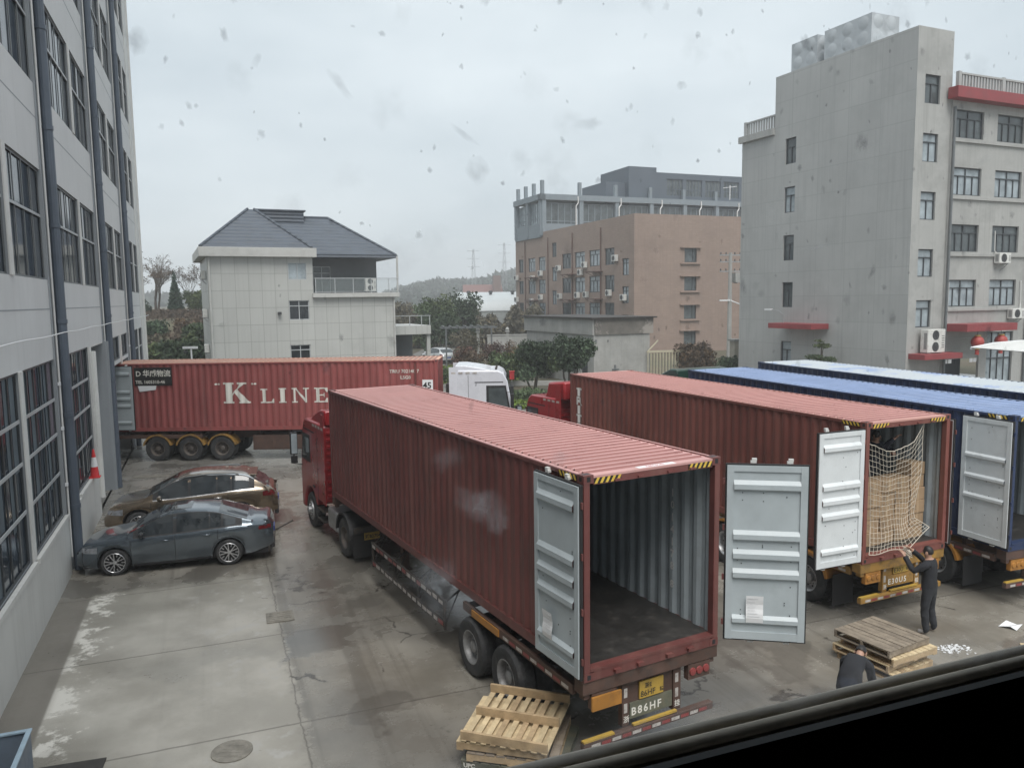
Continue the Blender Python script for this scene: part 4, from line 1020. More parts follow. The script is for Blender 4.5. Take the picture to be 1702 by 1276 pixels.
# glazed top storey standing back on its roof, seen at (4.18, 100)
M['glaz_conc'] = mat('pale grey concrete frame', (0.20, 0.235, 0.26), 0.7, var=0.1)
gl = BB.inverted() @ T(4.64, 117.0, 6.66) @ RZ(R(22)) @ Matrix.Scale(1.17, 4) @ T(0, 0, -6.66)
g = MB()
def gbox(mb, x0, y0, z0, x1, y1, z1, mi=0): mb.box(x0, y0, z0, x1, y1, z1, mi, gl)
gbox(g, -0.3, -0.3, 18.9, 32, 0.5, 19.6); gbox(g, -0.3, -0.3, 18.9, 0.4, 8.6, 19.6); gbox(g, 0.4, 0.5, 19.0, 31, 8.6, 19.5)
for k in range(7): gbox(g, 5.2 * k, -0.2, 14.5, 5.2 * k + 0.55, 0.35, 18.9)
for k in range(3): gbox(g, -0.2, 4.0 * k, 14.5, 0.35, 4.0 * k + 0.5, 18.9)
for k in range(6): gbox(g, 5.2 * k, 0.0, 19.6, 5.2 * k + 0.4, 0.4, 21.3 - 0.09 * k)
for k in range(1, 4): gbox(g, 0.0, 2.6 * k, 19.6, 0.4, 2.6 * k + 0.4, 21.2)
gbox(g, -0.1, 0.05, 14.3, 30, 0.2, 16.0)
gbox(g, -0.1, 0.05, 14.3, 0.1, 8.5, 16.0)
g.build('roof_frame', M['glaz_conc'], bro)
for k in range(6):
    A2 = gl @ T(5.2 * k + 0.6, 0.2, 0); f = window(bro, A2, (0, 15.6, 4.5, 18.6), (0.2, 0.4, 0.6, 0.8), (0.25,), M['glaz_conc'], M['glass_grey'], 0.09, 0.1, name='glazed_bay')
for k in range(2):
    A2 = gl @ T(0.2, 4.0 * k + 4.0, 0) @ RZ(-PI / 2); window(bro, A2, (0, 16.0, 3.45, 18.7), (0.2, 0.4, 0.6, 0.8), (0.3, 0.6), M['glaz_conc'], M['glass_pale'], 0.09, 0.1, name='glazed_bay')
for k in range(5):
    p = MB(); x = 6.2 * k + 4.9
    p.tube([gl @ Vector(q) for q in ((x, -0.35, 19.4), (x, -0.4, 18.6), (x - 0.35, -0.5, 18.2), (x - 0.35, -0.5, 15.0))], 0.085, 8); p.build('roof_drain', M['facade_lite'], bro)
# dark blue grey building behind
blu = thing('slate_blue_building', 'dark blue grey building with strip windows rising behind the brown building', 'building', (22.72, 125, 0), R(22))
M['slate_wall'] = mat('slate blue cladding', (0.085, 0.105, 0.13), 0.6, var=0.08, scale=0.5)
b = MB()
sh = [(2.0 + 3.6 * k, 22.4, 5.0 + 3.6 * k, 25.0) for k in range(7)]
wall(b, RZ(0), 0.12, 28, 0, 25.9, sh, 0.2); b.box(-4.8, 0.0, 0, 0.12, 9, 26.6); b.box(-8.2, 1.0, 0, -4.8, 9, 24.3); b.quad((0, 0, 25.9), (28, 0, 25.9), (28, 12, 25.9), (0, 12, 25.9))
b.build('wall', M['slate_wall'], blu)
for h in sh: window(blu, RZ(0), h, (0.2, 0.4, 0.6, 0.8), (0.4,), M['slate_wall'], M['glass_grey'], 0.1, 0.18)
# aerial on the roof
for px, ly, lz, la in ((0.9, 33, 16.35, 'thin television aerial on the low end of the brown roof'), (19.5, 8.0, 19.5, 'white roof aerial with crossbars above the glazed storey')):
    P = BB @ Vector((px, ly, lz)); t = thing('roof_aerial', la, 'aerial', P, 0.4)
    b = MB(); b.tube([(0, 0, 0), (0, 0, 1.9)], 0.05, 6); b.tube([(-1.1, 0, 1.5), (1.1, 0, 1.8)], 0.035, 6)
    for x in (-0.9, -0.4, 0.3, 0.8): b.tube([(x, -0.3, 1.64 + 0.13 * x), (x, 0.3, 1.64 + 0.13 * x)], 0.025, 5)
    b.build('aerial_rod', M['white_paint'] if 'white' in la else M['iron'], t)

# ---- small concrete store
sto = thing('concrete_store', 'low plain concrete store with a stained parapet behind the dark garden trees', 'shed', (6.27, 60, 0), R(24))
AL = wall_m((0, 12, 0), -PI / 2); b = MB()
wall(b, AL, 0, 12, 0, 3.85, [(12 - 2.0, 0, 12 - 0.95, 2.1)], 0.15, 0); wall(b, RZ(0), 0, 5.05, 0, 3.85, [], 0.1, 0)
b.quad((5.05, 0, 0), (5.05, 12, 0), (5.05, 12, 3.85), (5.05, 0, 3.85), 0); b.quad((0, 12, 0), (5.05, 12, 0), (5.05, 12, 3.85), (0, 12, 3.85), 0)
b.build('wall', M['concrete'], sto)
b = MB(); b.box(-0.12, 0.0, 3.85, 5.3, 12.3, 5.06); b.build('parapet', M['concrete'], sto)
b = MB(); b.box(0.05, -0.10, 3.86, 5.32, 0.0, 5.05); b.build('stained_parapet', M['concrete_dark'], sto)
b = MB(); b.box(-0.3, -0.3, 5.06, 5.55, 12.5, 5.18); b.build('coping', M['iron'], sto)
b = MB(); b.box(0.10, 12 - 12 + 0.95, 0.02, 0.14, 2.0, 2.1); b.build('door', M['alu_dark'], sto)
b = MB(); b.box(1.8, -0.06, 0.3, 1.95, 0, 1.5); b.box(1.6, -0.16, 1.1, 2.15, 0, 1.2); b.box(0.1, -0.05, 3.3, 0.25, 0, 3.5); b.box(1.2, -0.05, 3.3, 1.28, 0, 3.45); b.build('pipe_stub', M['alu_mid'], sto)

# ---- tiled house
hou = thing('tiled_house', 'pale tiled house with a dark hipped roof and a recessed balcony', 'house', (-21.72, 57.0, 0), R(24))
M['house_tile'] = tile_mat('pale house tile', (0.45, 0.455, 0.435), (0.26, 0.265, 0.25), 0.93, 1.25, 0.45, var=0.05, dirt=0.35, dcol=(0.35, 0.355, 0.335), mortar=0.022, streak=0.35, jmix=0.8, dscale=0.3, tvar=0.04)
M['house_trim'] = mat('pale eaves trim', (0.48, 0.48, 0.46), 0.7, var=0.06, dirt=0.35, dcol=(0.34, 0.34, 0.32), dscale=1.5)
M['house_dark'] = mat('dark balcony wall', (0.15, 0.16, 0.17), 0.7, var=0.1)
M['slate'] = mat('dark roof tile', (0.075, 0.090, 0.112), 0.6, var=0.2, scale=1.2)
nt = M['slate'].node_tree; wv = nt.nodes.new('ShaderNodeTexWave'); wv.bands_direction = 'Z'; wv.inputs['Scale'].default_value = 1.15; wv.inputs['Distortion'].default_value = 0.6; tcn = nt.nodes.new('ShaderNodeTexCoord'); nt.links.new(tcn.outputs['Object'], wv.inputs['Vector'])
bpn = nt.nodes.new('ShaderNodeBump'); bpn.inputs['Strength'].default_value = 0.8; bpn.inputs['Distance'].default_value = 0.05; nt.links.new(wv.outputs[0], bpn.inputs['Height']); nt.links.new(bpn.outputs[0], nt.nodes['Principled BSDF'].inputs['Normal'])
HX = 7.45; HW = 13.7; HD = 9.5
hw = [(5.62, 8.3, 6.98, 9.55), (5.6, 5.3, 7.08, 6.75), (5.58, 2.05, 7.06, 3.42)]
b = MB(); wall(b, RZ(0), 0, HX, 0, 10.3, hw, 0.14, 0); wall(b, RZ(0), HX, HW, 0, 7.2, [], 0.1, 0)
wall(b, wall_m((0, HD, 0), -PI / 2), 0, HD, 0, 10.3, [], 0.1, 0)
b.quad((HW, 0, 0), (HW, HD, 0), (HW, HD, 7.2), (HW, 0, 7.2)); b.quad((0, HD, 0), (HW, HD, 0), (HW, HD, 10), (0, HD, 10))
b.quad((HX, 0, 7.2), (HX, 2.6, 7.2), (HX, 2.6, 10.3), (HX, 0, 10.3))
b.build('wall', M['house_tile'], hou)
b = MB(); wall(b, T(0, 2.6, 0), HX, HW - 0.7, 7.2, 10.2, [(7.9, 7.3, 9.3, 9.4)], 0.1); b.quad((HW - 0.7, 2.6, 7.2), (HW - 0.7, HD, 7.2), (HW - 0.7, HD, 10.2), (HW - 0.7, 2.6, 10.2)); b.build('balcony_wall', M['house_dark'], hou)
window(hou, T(0, 2.6, 0), (7.9, 7.3, 9.3, 9.4), (0.5,), (0.75,), M['alu_lite'], M['glass_grey'], 0.07, 0.1, name='balcony_door')
window(hou, RZ(0), hw[0], (0.5,), (), M['alu_lite'], M['glass_pale'], 0.05, 0.06)
for h in hw[1:]: window(hou, RZ(0), h, (0.5,), (0.72,), M['alu_lite'], M['glass'], 0.06, 0.13)
b = MB(); b.box(-0.55, -0.5, 9.95, HX + 0.25, HD + 0.4, 10.62); b.build('eaves', M['house_trim'], hou, bevel=0.02)
b = MB(); b.box(HX - 0.1, -0.35, 6.95, HW + 0.35, 2.6, 7.28); b.build('balcony_slab', M['house_trim'], hou, bevel=0.015)
b = MB(); b.box(HX + 0.2, -0.2, 9.98, HW + 0.3, HD + 0.3, 10.2); b.build('balcony_eaves', M['slate'], hou)
b = MB()
def hip(mb, x0, x1, y0, y1, z0, z1, rx0, rx1, ry):
    A_, B_, C_, D_ = (x0, y0, z0), (x1, y0, z0), (x1, y1, z0), (x0, y1, z0); E_, F_ = (rx0, ry, z1), (rx1, ry, z1)
    mb.quad(A_, B_, F_, E_); mb.poly([B_, C_, F_]); mb.quad(C_, D_, E_, F_); mb.poly([D_, A_, E_]); mb.quad(D_, C_, B_, A_)
hip(b, -0.45, 7.4, -0.35, 6.9, 10.62, 13.72, 3.3, 3.75, 3.2)
hip(b, 2.0, HW + 0.35, 0.4, HD + 0.3, 10.2, 13.35, 5.0, 9.6, 4.6)
b.build('roof', M['slate'], hou)
b = MB()
for p0, p1 in (((-0.45, -0.35, 10.66), (3.3, 3.2, 13.76)), ((7.4, -0.35, 10.66), (3.75, 3.2, 13.76)), ((9.6, 4.6, 13.39), (HW + 0.35, 0.4, 10.24)), ((5.0, 4.6, 13.39), (9.6, 4.6, 13.39))): b.tube([p0, p1], 0.10, 6)
b.build('ridge_tile', M['slate'], hou)
b = MB(); b.box(4.0, 3.9, 12.6, 7.6, 5.2, 13.75); b.box(3.9, 3.8, 13.75, 7.75, 5.3, 13.86); b.build('roof_lantern_box', M['slate'], hou)
b = MB(); 
for x in (7.55, 9.0, 10.4, 11.8, 13.2, 13.95): b.box(x, -0.28, 7.28, x + 0.05, -0.23, 8.38)
b.box(7.5, -0.29, 8.36, HW + 0.3, -0.22, 8.42); b.box(7.5, -0.28, 7.36, HW + 0.3, -0.24, 7.40); bo = b.build('balcony_railing', M['alu_lite'], hou)
b = MB(); b.quad((7.55, -0.25, 7.42), (HW + 0.25, -0.25, 7.42), (HW + 0.25, -0.25, 8.34), (7.55, -0.25, 8.34)); b.build('railing_glass', M['glass_clear'], bo)
b = MB(); b.tube([(HW - 0.05, -0.1, 0), (HW - 0.05, -0.1, 7)], 0.07, 8); b.tube([(0.12, -0.12, 0), (0.12, -0.12, 9.9)], 0.08, 8); b.tube([(HW + 0.25, -0.2, 7.3), (HW + 0.25, -0.2, 10.1)], 0.08, 8); b.build('downpipe', M['house_trim'], hou)
b = MB(); b.box(4.75, -0.3, 5.72, 5.0, -0.02, 5.92); b.build('wall_lamp', M['ac_dark'], hou)
b = MB(); b.box(HW + 0.05, 1.0, 3.9, 17.0, 7.0, 4.6); b.box(16.7, 1.2, 0, 17.0, 1.5, 3.9); b.build('porch_slab', M['house_tile'], hou)
b = MB()
for x in (13.9, 15.2, 16.2, 16.9): b.box(x, 1.02, 4.6, x + 0.05, 1.07, 5.4)
b.box(13.75, 1.0, 5.38, 17.0, 1.08, 5.43); b.build('porch_railing', M['alu_lite'], hou)
b = MB(); b.box(HW + 0.1, 6.0, 0, 16.9, 6.2, 3.9); b.build('porch_back_wall', M['house_dark'], hou)
HM = T(-21.72, 57, 0) @ RZ(R(24))
ac_unit('white air conditioner standing behind the balcony railing of the tiled house', HM @ T(11.55, 0.9, 7.42), 0.85, 1.0, 0.4, 2, 'air conditioners on the tiled house')
for z, t in ((9.0, 'uppermost'), (6.2, 'middle'), (3.6, 'lowest')):
    ac_unit('air conditioner on the shaded side wall of the tiled house, %s' % t, HM @ T(0, 2.2, z - 0.6) @ RZ(-PI / 2), 0.8, 0.6, 0.32, 1, 'air conditioners on the tiled house')
# ---------------------------------------------------------------- cars
def lerp_curve(pts, x):
    if x <= pts[0][0]: return pts[0][1]
    for (a, va), (b, vb) in zip(pts, pts[1:]):
        if x <= b:
            t = (x - a) / (b - a); 
            return va + (vb - va) * t
    return pts[-1][1]
def smooth_curve(pts, x, d=0.06):
    return (lerp_curve(pts, x - d) + 2 * lerp_curve(pts, x) + lerp_curve(pts, x + d)) / 4

def car(label, loc, heading, S, paint, suv=False):
    """front is +y; S holds the silhouette"""
    root = thing('parked_car', label, 'car', (loc[0], loc[1], 0), heading - PI / 2)
    yf, yr = S['front'], S['rear']
    fa, ra = S['axles']; wr = S['wr']; ar = wr + 0.065
    def top(y): return smooth_curve(S['top'], y)
    def belt(y): return min(smooth_curve(S['belt'], y), top(y) - 0.05)
    def half(y): return smooth_curve(S['half'], y, 0.10)
    def sill(y):
        z = smooth_curve(S['sill'], y)
        for a in (fa, ra):
            if abs(y - a) < ar: z = max(z, wr + math.sqrt(ar * ar - (y - a) ** 2))
        return z
    def section(y):
        w, zt, zb, zs = half(y), top(y), belt(y), sill(y)
        h = zt - zb; zs = min(zs, zb - 0.06)
        zm = zs + (zb - zs) * 0.55
        tum = 0.40
        P = [(w - 0.05, zs), (w - 0.012, zs + (zb - zs) * 0.16), (w, zm), (w - 0.012, zb - 0.10 * min(1, (zb - zs) / 0.3)), (w - 0.026, zb - 0.012), (w - 0.052, zb + 0.012 * min(1, h / 0.2))]
        w0 = w - 0.052
        if h > 0.12:
            P += [(w0 - tum * h * 0.35, zb + h * 0.38), (w0 - tum * h * 0.72, zb + h * 0.72), (w0 - tum * h * 0.98, zb + h * 0.90), (w0 - tum * h - 0.10, zb + h * 0.972), (w0 * 0.42, zt - 0.006), (0, zt)]
        else:
            P += [(w0 - 0.05, zb + h * 0.40), (w0 - 0.12, zb + h * 0.62), (w0 - 0.22, zb + h * 0.80), (w0 * 0.60, zb + h * 0.92), (w0 * 0.35, zt - 0.004), (0, zt)]
        return P
    def side_x(y, z):
        P = section(y)[:10]
        for (xa, za), (xb, zb) in zip(P, P[1:]):
            if za <= z <= zb and zb > za: return xa + (xb - xa) * (z - za) / (zb - za)
        return P[-1][0] if z > P[-1][1] else P[0][0]
    def top_z(y, x):
        P = section(y)[5:]
        for (xa, za), (xb, zb) in zip(P, P[1:]):
            if xb <= x <= xa and xa > xb: return za + (zb - za) * (xa - x) / (xa - xb)
        return P[-1][1]
    ys = sorted({round(yr + (yf - yr) * i / 78, 4) for i in range(79)} | {round(a + s * ar * math.cos(t * PI / 16), 4) for a in (fa, ra) for s in (1,) for t in range(17)} | {yf, yr})
    b = MB(); vs = []; n = None
    for y in ys:
        P = section(y); full = [(-x, z) for x, z in P] + [(x, z) for x, z in P[::-1][1:]]
        n = len(full); vs += [(x, y, z) for x, z in full]
    fs = []
    for i in range(len(ys) - 1):
        for k in range(n - 1): fs.append((i * n + k, i * n + k + 1, (i + 1) * n + k + 1, (i + 1) * n + k))
    fs.append(tuple(range(n))); fs.append(tuple((len(ys) - 1) * n + k for k in range(n - 1, -1, -1)))
    b.add(vs, fs); body = b.build('body', paint, root, smooth=42)
    u = MB(); u.box(-0.72, yr + 0.15, 0.20, 0.72, yf - 0.15, 0.62); u.build('underbody', M['black'], root)
    # glass laid into the side
    def side_strip(y0, y1, lo, hi, off, s, mb, n=14):
        for i in range(n):
            a = y0 + (y1 - y0) * i / n; c = y0 + (y1 - y0) * (i + 1) / n
            q = []
            for y in (a, c):
                zl = belt(y) + lo; zh = belt(y) + max(lo + 0.004, (top(y) - belt(y)) * hi)
                col_ = []
                for k in range(4):
                    z = zl + (zh - zl) * k / 3; col_.append((s * (side_x(y, z) + off), y, z))
                q.append(col_)
            for k in range(3):
                f = [q[0][k], q[1][k], q[1][k + 1], q[0][k + 1]]
                mb.poly(f if s > 0 else f[::-1])
    for s in (-1, 1):
        fr = MB(); side_strip(S['dlo'][0], S['dlo'][1], 0.012, 0.90, 0.004, s, fr, 40)
        fo = fr.build('side_window_surround', M['black'], root, smooth=60)
        for y0, y1 in S['panes']:
            g = MB(); side_strip(y0, y1, 0.035, 0.855, 0.008, s, g); g.build('side_window', M['glass_car'], fo, smooth=60)
        c = MB(); N_ = 40
        for i in range(N_):
            a = S['dlo'][0] + (S['dlo'][1] - S['dlo'][0]) * i / N_; e = S['dlo'][0] + (S['dlo'][1] - S['dlo'][0]) * (i + 1) / N_
            q = []
            for y in (a, e):
                z0 = belt(y) + 0.004; q.append([(s * (side_x(y, z0 + d) + 0.011), y, z0 + d) for d in (0, 0.022)])
                if suv:
                    z1 = belt(y) + (top(y) - belt(y)) * 0.905; q[-1] += [(s * (side_x(y, z1 + d) + 0.011), y, z1 + d) for d in (0, 0.024)]
            for k in ((0, 2) if suv else (0,)):
                f = [q[0][k], q[1][k], q[1][k + 1], q[0][k + 1]]; c.poly(f if s > 0 else f[::-1])
        c.build('window_trim', M['chrome'] if suv else M['black'], root)
        d = MB()                                                   # door shut lines
        for y in S['seams']:
            zz = [0.30 + 0.05 * k for k in range(20)]
            zz = [z for z in zz if sill(y) + 0.05 < z < belt(y) + 0.01]
            for za, zb in zip(zz, zz[1:]):
                f = [(s * (side_x(y, za) + 0.003), y - 0.006, za), (s * (side_x(y, za) + 0.003), y + 0.006, za), (s * (side_x(y, zb) + 0.003), y + 0.006, zb), (s * (side_x(y, zb) + 0.003), y - 0.006, zb)]
                d.poly(f if s > 0 else f[::-1])
        d.build('door_seam', M['black'], root)
        for y in S['handles']:
            z = belt(y) - 0.12; h = MB(); x = side_x(y, z)
            h.tube([(s * (x - 0.01), y - 0.10, z), (s * (x + 0.03), y - 0.07, z + 0.004), (s * (x + 0.032), y + 0.05, z + 0.006), (s * (x - 0.01), y + 0.10, z)], 0.016, 8)
            h.build('door_handle', paint if not suv else M['chrome'], root, smooth=50)
        mi = MB(); y = S['mirror']; z = belt(y) + 0.07; x = side_x(y, belt(y))
        A = T(s * (x + 0.13), y, z + 0.03)
        mi.lathe([(0, -0.11), (0.06, -0.10), (0.085, -0.04), (0.085, 0.05), (0.05, 0.10), (0, 0.11)], 14, 0, A @ RY(PI / 2) @ Matrix.Diagonal((0.8, 0.75, 1.05, 1)))
        mi.bar((s * (x - 0.02), y, z - 0.03), (s * (x + 0.12), y, z), 0.05, 0.04); mi.build('mirror', S.get('mirror_m', paint), root, smooth=50)
        def patch(name, y0, y1, zl, zh, m, off=0.006, n=8):
            p = MB()
            for i in range(n):
                a = y0 + (y1 - y0) * i / n; c_ = y0 + (y1 - y0) * (i + 1) / n
                q = [[(s * (side_x(y, z) + off), y, z) for z in (zl(y), (zl(y) + zh(y)) / 2, zh(y))] for y in (a, c_)]
                for k in range(2):
                    f = [q[0][k], q[1][k], q[1][k + 1], q[0][k + 1]]; p.poly(f if s > 0 else f[::-1])
            return p.build(name, m, root, smooth=60)
        hl = S['headlight']; patch('headlight', hl[0], hl[1], lambda y: hl[2] - (hl[1] - y) * 0.02, lambda y: hl[3] - (y - hl[0]) * 0.10, M['lamp_glass'])
        tl = S['taillight']; patch('tail_light', tl[0], tl[1], lambda y: tl[2] + 0.0 * y, lambda y: tl[3], M['lamp_red'])
        patch('sill_trim', ra + ar + 0.03, fa - ar - 0.03, lambda y: sill(y) + 0.005, lambda y: sill(y) + (0.10 if suv else 0.06), M['black'], 0.004)
        for a in (fa, ra):
            lip = MB(); pts = []
            for i in range(15):
                t = PI * (0.04 + 0.92 * i / 14); pts.append((s * (side_x(a + ar * math.cos(t), wr + ar * math.sin(t) + 0.004) + 0.003), a + ar * math.cos(t), wr + ar * math.sin(t)))
            lip.tube(pts, 0.014, 6); lip.build('wheel_arch', M['black'] if suv else paint, root, smooth=50)
            A = T(s * (half(a) - 0.015), a, wr) @ RY(PI / 2 * s)
            t = MB(); t.lathe([(0.235, 0.0), (0.27, 0.012), (0.30, 0.008), (wr - 0.006, -0.03), (wr, -0.06), (wr, -0.16), (wr - 0.01, -0.20), (0.24, -0.21)], 36, 0, A)
            wo_ = t.build('wheel', M['tyre'], root, smooth=40)
            k_ = MB(); k_.lathe([(0.243, 0.002), (0.232, 0.006), (0.222, -0.02), (0.205, -0.14), (0, -0.15)], 30, 1, A)
            k_.lathe([(0.245, 0.004), (0.236, 0.010), (0.228, 0.002)], 30, 0, A)
            for i in range(5):
                for dd in (-0.22, 0.22):
                    t0 = 2 * PI * i / 5 + 0.3; t1 = t0 + dd
                    k_.bar(A @ Vector((0.03 * math.cos(t0), 0.03 * math.sin(t0), -0.012)), A @ Vector((0.232 * math.cos(t1), 0.232 * math.sin(t1), -0.004)), 0.022, 0.022, 0)
                k_.bar(A @ Vector((0.15 * math.cos(t0 + 0.63), 0.15 * math.sin(t0 + 0.63), -0.01)), A @ Vector((0.232 * math.cos(t0 + 0.63), 0.232 * math.sin(t0 + 0.63), -0.004)), 0.014, 0.02, 0)
            k_.lathe([(0.05, -0.02), (0.045, 0.004), (0, 0.008)], 14, 0, A)
            k_.build('rim', [M['alloy'], M['ac_dark']], wo_, smooth=35)
            dk = MB(); dk.lathe([(0.16, -0.12), (0.16, -0.10), (0, -0.10)], 18, 0, A); dk.box(s * 0.45 - 0.01, a - ar + 0.02, 0.15, s * 0.45 + 0.01, a + ar - 0.02, 0.72); dk.build('wheel_housing', M['rubber'], root)
    def top_panel(name, y0, y1, wfun, m, off=0.006, n=14, k=10):
        p = MB()
        for i in range(n):
            a = y0 + (y1 - y0) * i / n; c_ = y0 + (y1 - y0) * (i + 1) / n
            q = []
            for y in (a, c_):
                w = wfun(y); q.append([((-w + 2 * w * j / k), y, top_z(y, abs(-w + 2 * w * j / k)) + off) for j in range(k + 1)])
            for j in range(k): p.poly([q[0][j], q[0][j + 1], q[1][j + 1], q[1][j]])
        return p.build(name, m, root, smooth=60)
    def wroof(y):
        h = top(y) - belt(y); return half(y) - 0.052 - 0.40 * h * 0.72 - 0.03
    top_panel('windscreen', S['ws'][1], S['ws'][0], lambda y: max(0.2, wroof(y) - 0.02), M['glass_car'])
    top_panel('rear_window', S['rw'][1], S['rw'][0], lambda y: max(0.2, wroof(y) - 0.06), M['glass_car'])
    if S.get('sun'): top_panel('sunroof', S['sun'][0], S['sun'][1], lambda y: 0.42, M['glass_car'])
    w_ = MB()
    for x0 in (-0.55, 0.05):
        y = S['ws'][0] - 0.06
        w_.tube([(x0, y, top_z(y, abs(x0)) + 0.02), (x0 + 0.5, y - 0.16, top_z(y - 0.16, abs(x0 + 0.5)) + 0.018)], 0.01, 6)
    w_.build('wiper', M['black'], root)
    g = MB(); g.box(-0.5, yf - 0.03, 0.36, 0.5, yf + 0.01, 0.56); g.build('grille', M['black'], root)
    g = MB(); g.box(-0.22, yf + 0.0, 0.44, 0.22, yf + 0.015, 0.55); g.box(-0.22, yr - 0.015, 0.62, 0.22, yr + 0.0, 0.74); g.build('number_plate', M['plate_blue'], root)
    bm_ = MB(); bm_.box(-0.70, yr - 0.012, 0.30, 0.70, yr + 0.1, 0.44); bm_.build('rear_bumper_lip', M['black'], root, bevel=0.03)
    if suv:
        for s in (-1, 1):
            r = MB(); pts = [(s * (wroof(y) - 0.02), y, top_z(y, wroof(y) - 0.02) + h_) for y, h_ in ((0.30, 0.01), (0.18, 0.045), (-0.5, 0.055), (-1.2, 0.05), (-1.32, 0.01))]
            r.tube(pts, 0.018, 8); r.build('roof_rail', M['alu_mid'], root, smooth=60)
        sp = MB(); y = S['rw'][1] + 0.02; z = top(S['rw'][0] + 0.02)
        sp.prism([(S['rw'][0] + 0.12, z + 0.012), (S['rw'][0] - 0.20, z + 0.005), (S['rw'][0] - 0.21, z - 0.04), (S['rw'][0] + 0.05, z - 0.05)], -0.56, 0.56); sp.build('roof_spoiler', paint, root, bevel=0.02)
    return root

M['chrome'] = mat('chrome trim', (0.75, 0.75, 0.75), 0.15, metal=0.9, var=0.05)
M['alloy'] = mat('polished alloy', (0.62, 0.62, 0.63), 0.3, metal=0.7, var=0.05)
M['lamp_glass'] = mat('headlamp lens', (0.30, 0.31, 0.33), 0.1, var=0.4, scale=9, metal=0.3)
M['lamp_red'] = mat('tail lamp red', (0.12, 0.010, 0.014), 0.15, var=0.3, scale=9)
M['plate_blue'] = mat('blue plate', (0.03, 0.07, 0.30), 0.4)
M['car_grey'] = mat('blue grey metallic paint', (0.130, 0.157, 0.182), 0.18, metal=0.7, var=0.04, coat=1.0, rvar=0.03, dirt=0.25, dcol=(0.07, 0.078, 0.085), dscale=3)
M['car_bronze'] = mat('bronze metallic paint', (0.24, 0.182, 0.125), 0.2, metal=0.7, var=0.05, coat=1.0, rvar=0.03, dirt=0.3, dcol=(0.16, 0.13, 0.10), dscale=3)
M['car_silver'] = mat('silver white paint', (0.55, 0.57, 0.58), 0.3, metal=0.2, coat=0.6)
SEDAN = dict(front=2.32, rear=-2.34, axles=(1.42, -1.24), wr=0.33,
    top=[(-2.34, 0.84), (-2.30, 1.00), (-2.22, 1.075), (-1.80, 1.11), (-1.70, 1.13), (-1.05, 1.38), (-0.75, 1.435), (-0.25, 1.465), (0.15, 1.435), (0.40, 1.37), (1.12, 1.00), (1.25, 0.965), (1.85, 0.87), (2.15, 0.77), (2.28, 0.64), (2.32, 0.54)],
    belt=[(-2.34, 0.80), (-2.1, 0.98), (-1.4, 1.0), (0.0, 0.925), (1.1, 0.885), (2.0, 0.76), (2.32, 0.5)],
    half=[(-2.34, 0.66), (-2.26, 0.78), (-1.9, 0.86), (-1.2, 0.90), (0, 0.905), (1.4, 0.895), (1.95, 0.84), (2.2, 0.72), (2.32, 0.55)],
    sill=[(-2.34, 0.40), (-1.8, 0.26), (0, 0.20), (1.8, 0.20), (2.32, 0.26)],
    dlo=(-1.58, 0.98), panes=((-1.42, -1.12), (-1.07, -0.82), (-0.78, -0.02), (0.06, 0.86)), seams=(-0.98, 0.02, 1.05), handles=(-0.72, 0.26), mirror=0.78,
    headlight=(1.80, 2.22, 0.60, 0.74), taillight=(-2.28, -1.98, 0.85, 0.94), ws=(1.08, 0.38), rw=(-1.02, -1.70), sun=(-0.35, 0.28), mirror_m=None)
SEDAN['mirror_m'] = M['black']
SUV = dict(front=2.40, rear=-2.40, axles=(1.45, -1.32), wr=0.36,
    top=[(-2.40, 0.86), (-2.36, 1.02), (-2.20, 1.14), (-1.62, 1.52), (-1.45, 1.60), (-0.9, 1.655), (-0.3, 1.67), (0.1, 1.64), (0.42, 1.55), (1.22, 1.12), (1.36, 1.07), (1.95, 0.97), (2.22, 0.86), (2.36, 0.70), (2.40, 0.58)],
    belt=[(-2.40, 0.82), (-2.1, 1.12), (-1.5, 1.14), (0.0, 1.04), (1.2, 0.99), (2.0, 0.86), (2.40, 0.54)],
    half=[(-2.40, 0.70), (-2.3, 0.82), (-1.9, 0.90), (-1.2, 0.935), (0, 0.935), (1.4, 0.93), (1.95, 0.88), (2.25, 0.76), (2.40, 0.58)],
    sill=[(-2.40, 0.45), (-1.9, 0.30), (0, 0.25), (1.8, 0.25), (2.40, 0.30)],
    dlo=(-1.75, 1.05), panes=((-1.60, -1.12), (-1.08, -0.72), (-0.68, 0.02), (0.10, 0.90)), seams=(-1.0, 0.06, 1.1), handles=(-0.72, 0.30), mirror=0.86,
    headlight=(1.85, 2.30, 0.66, 0.82), taillight=(-2.36, -1.98, 0.92, 1.06), ws=(1.18, 0.42), rw=(-1.62, -2.16), sun=None)
hd = math.atan2(18.99 - 19.70, -9.75 + 7.22)
car('blue grey sedan with alloy wheels parked nose to the factory wall, the nearer car', (-8.70, 20.05), hd, SEDAN, M['car_grey'])
car('bronze sport utility car with chrome window line parked behind the blue grey sedan', (-9.62, 23.35), hd, SUV, M['car_bronze'], True)
car('silver white car far off by the garden path beyond the long container', (-7.9, 84.0), R(125), SUV, M['car_silver'])

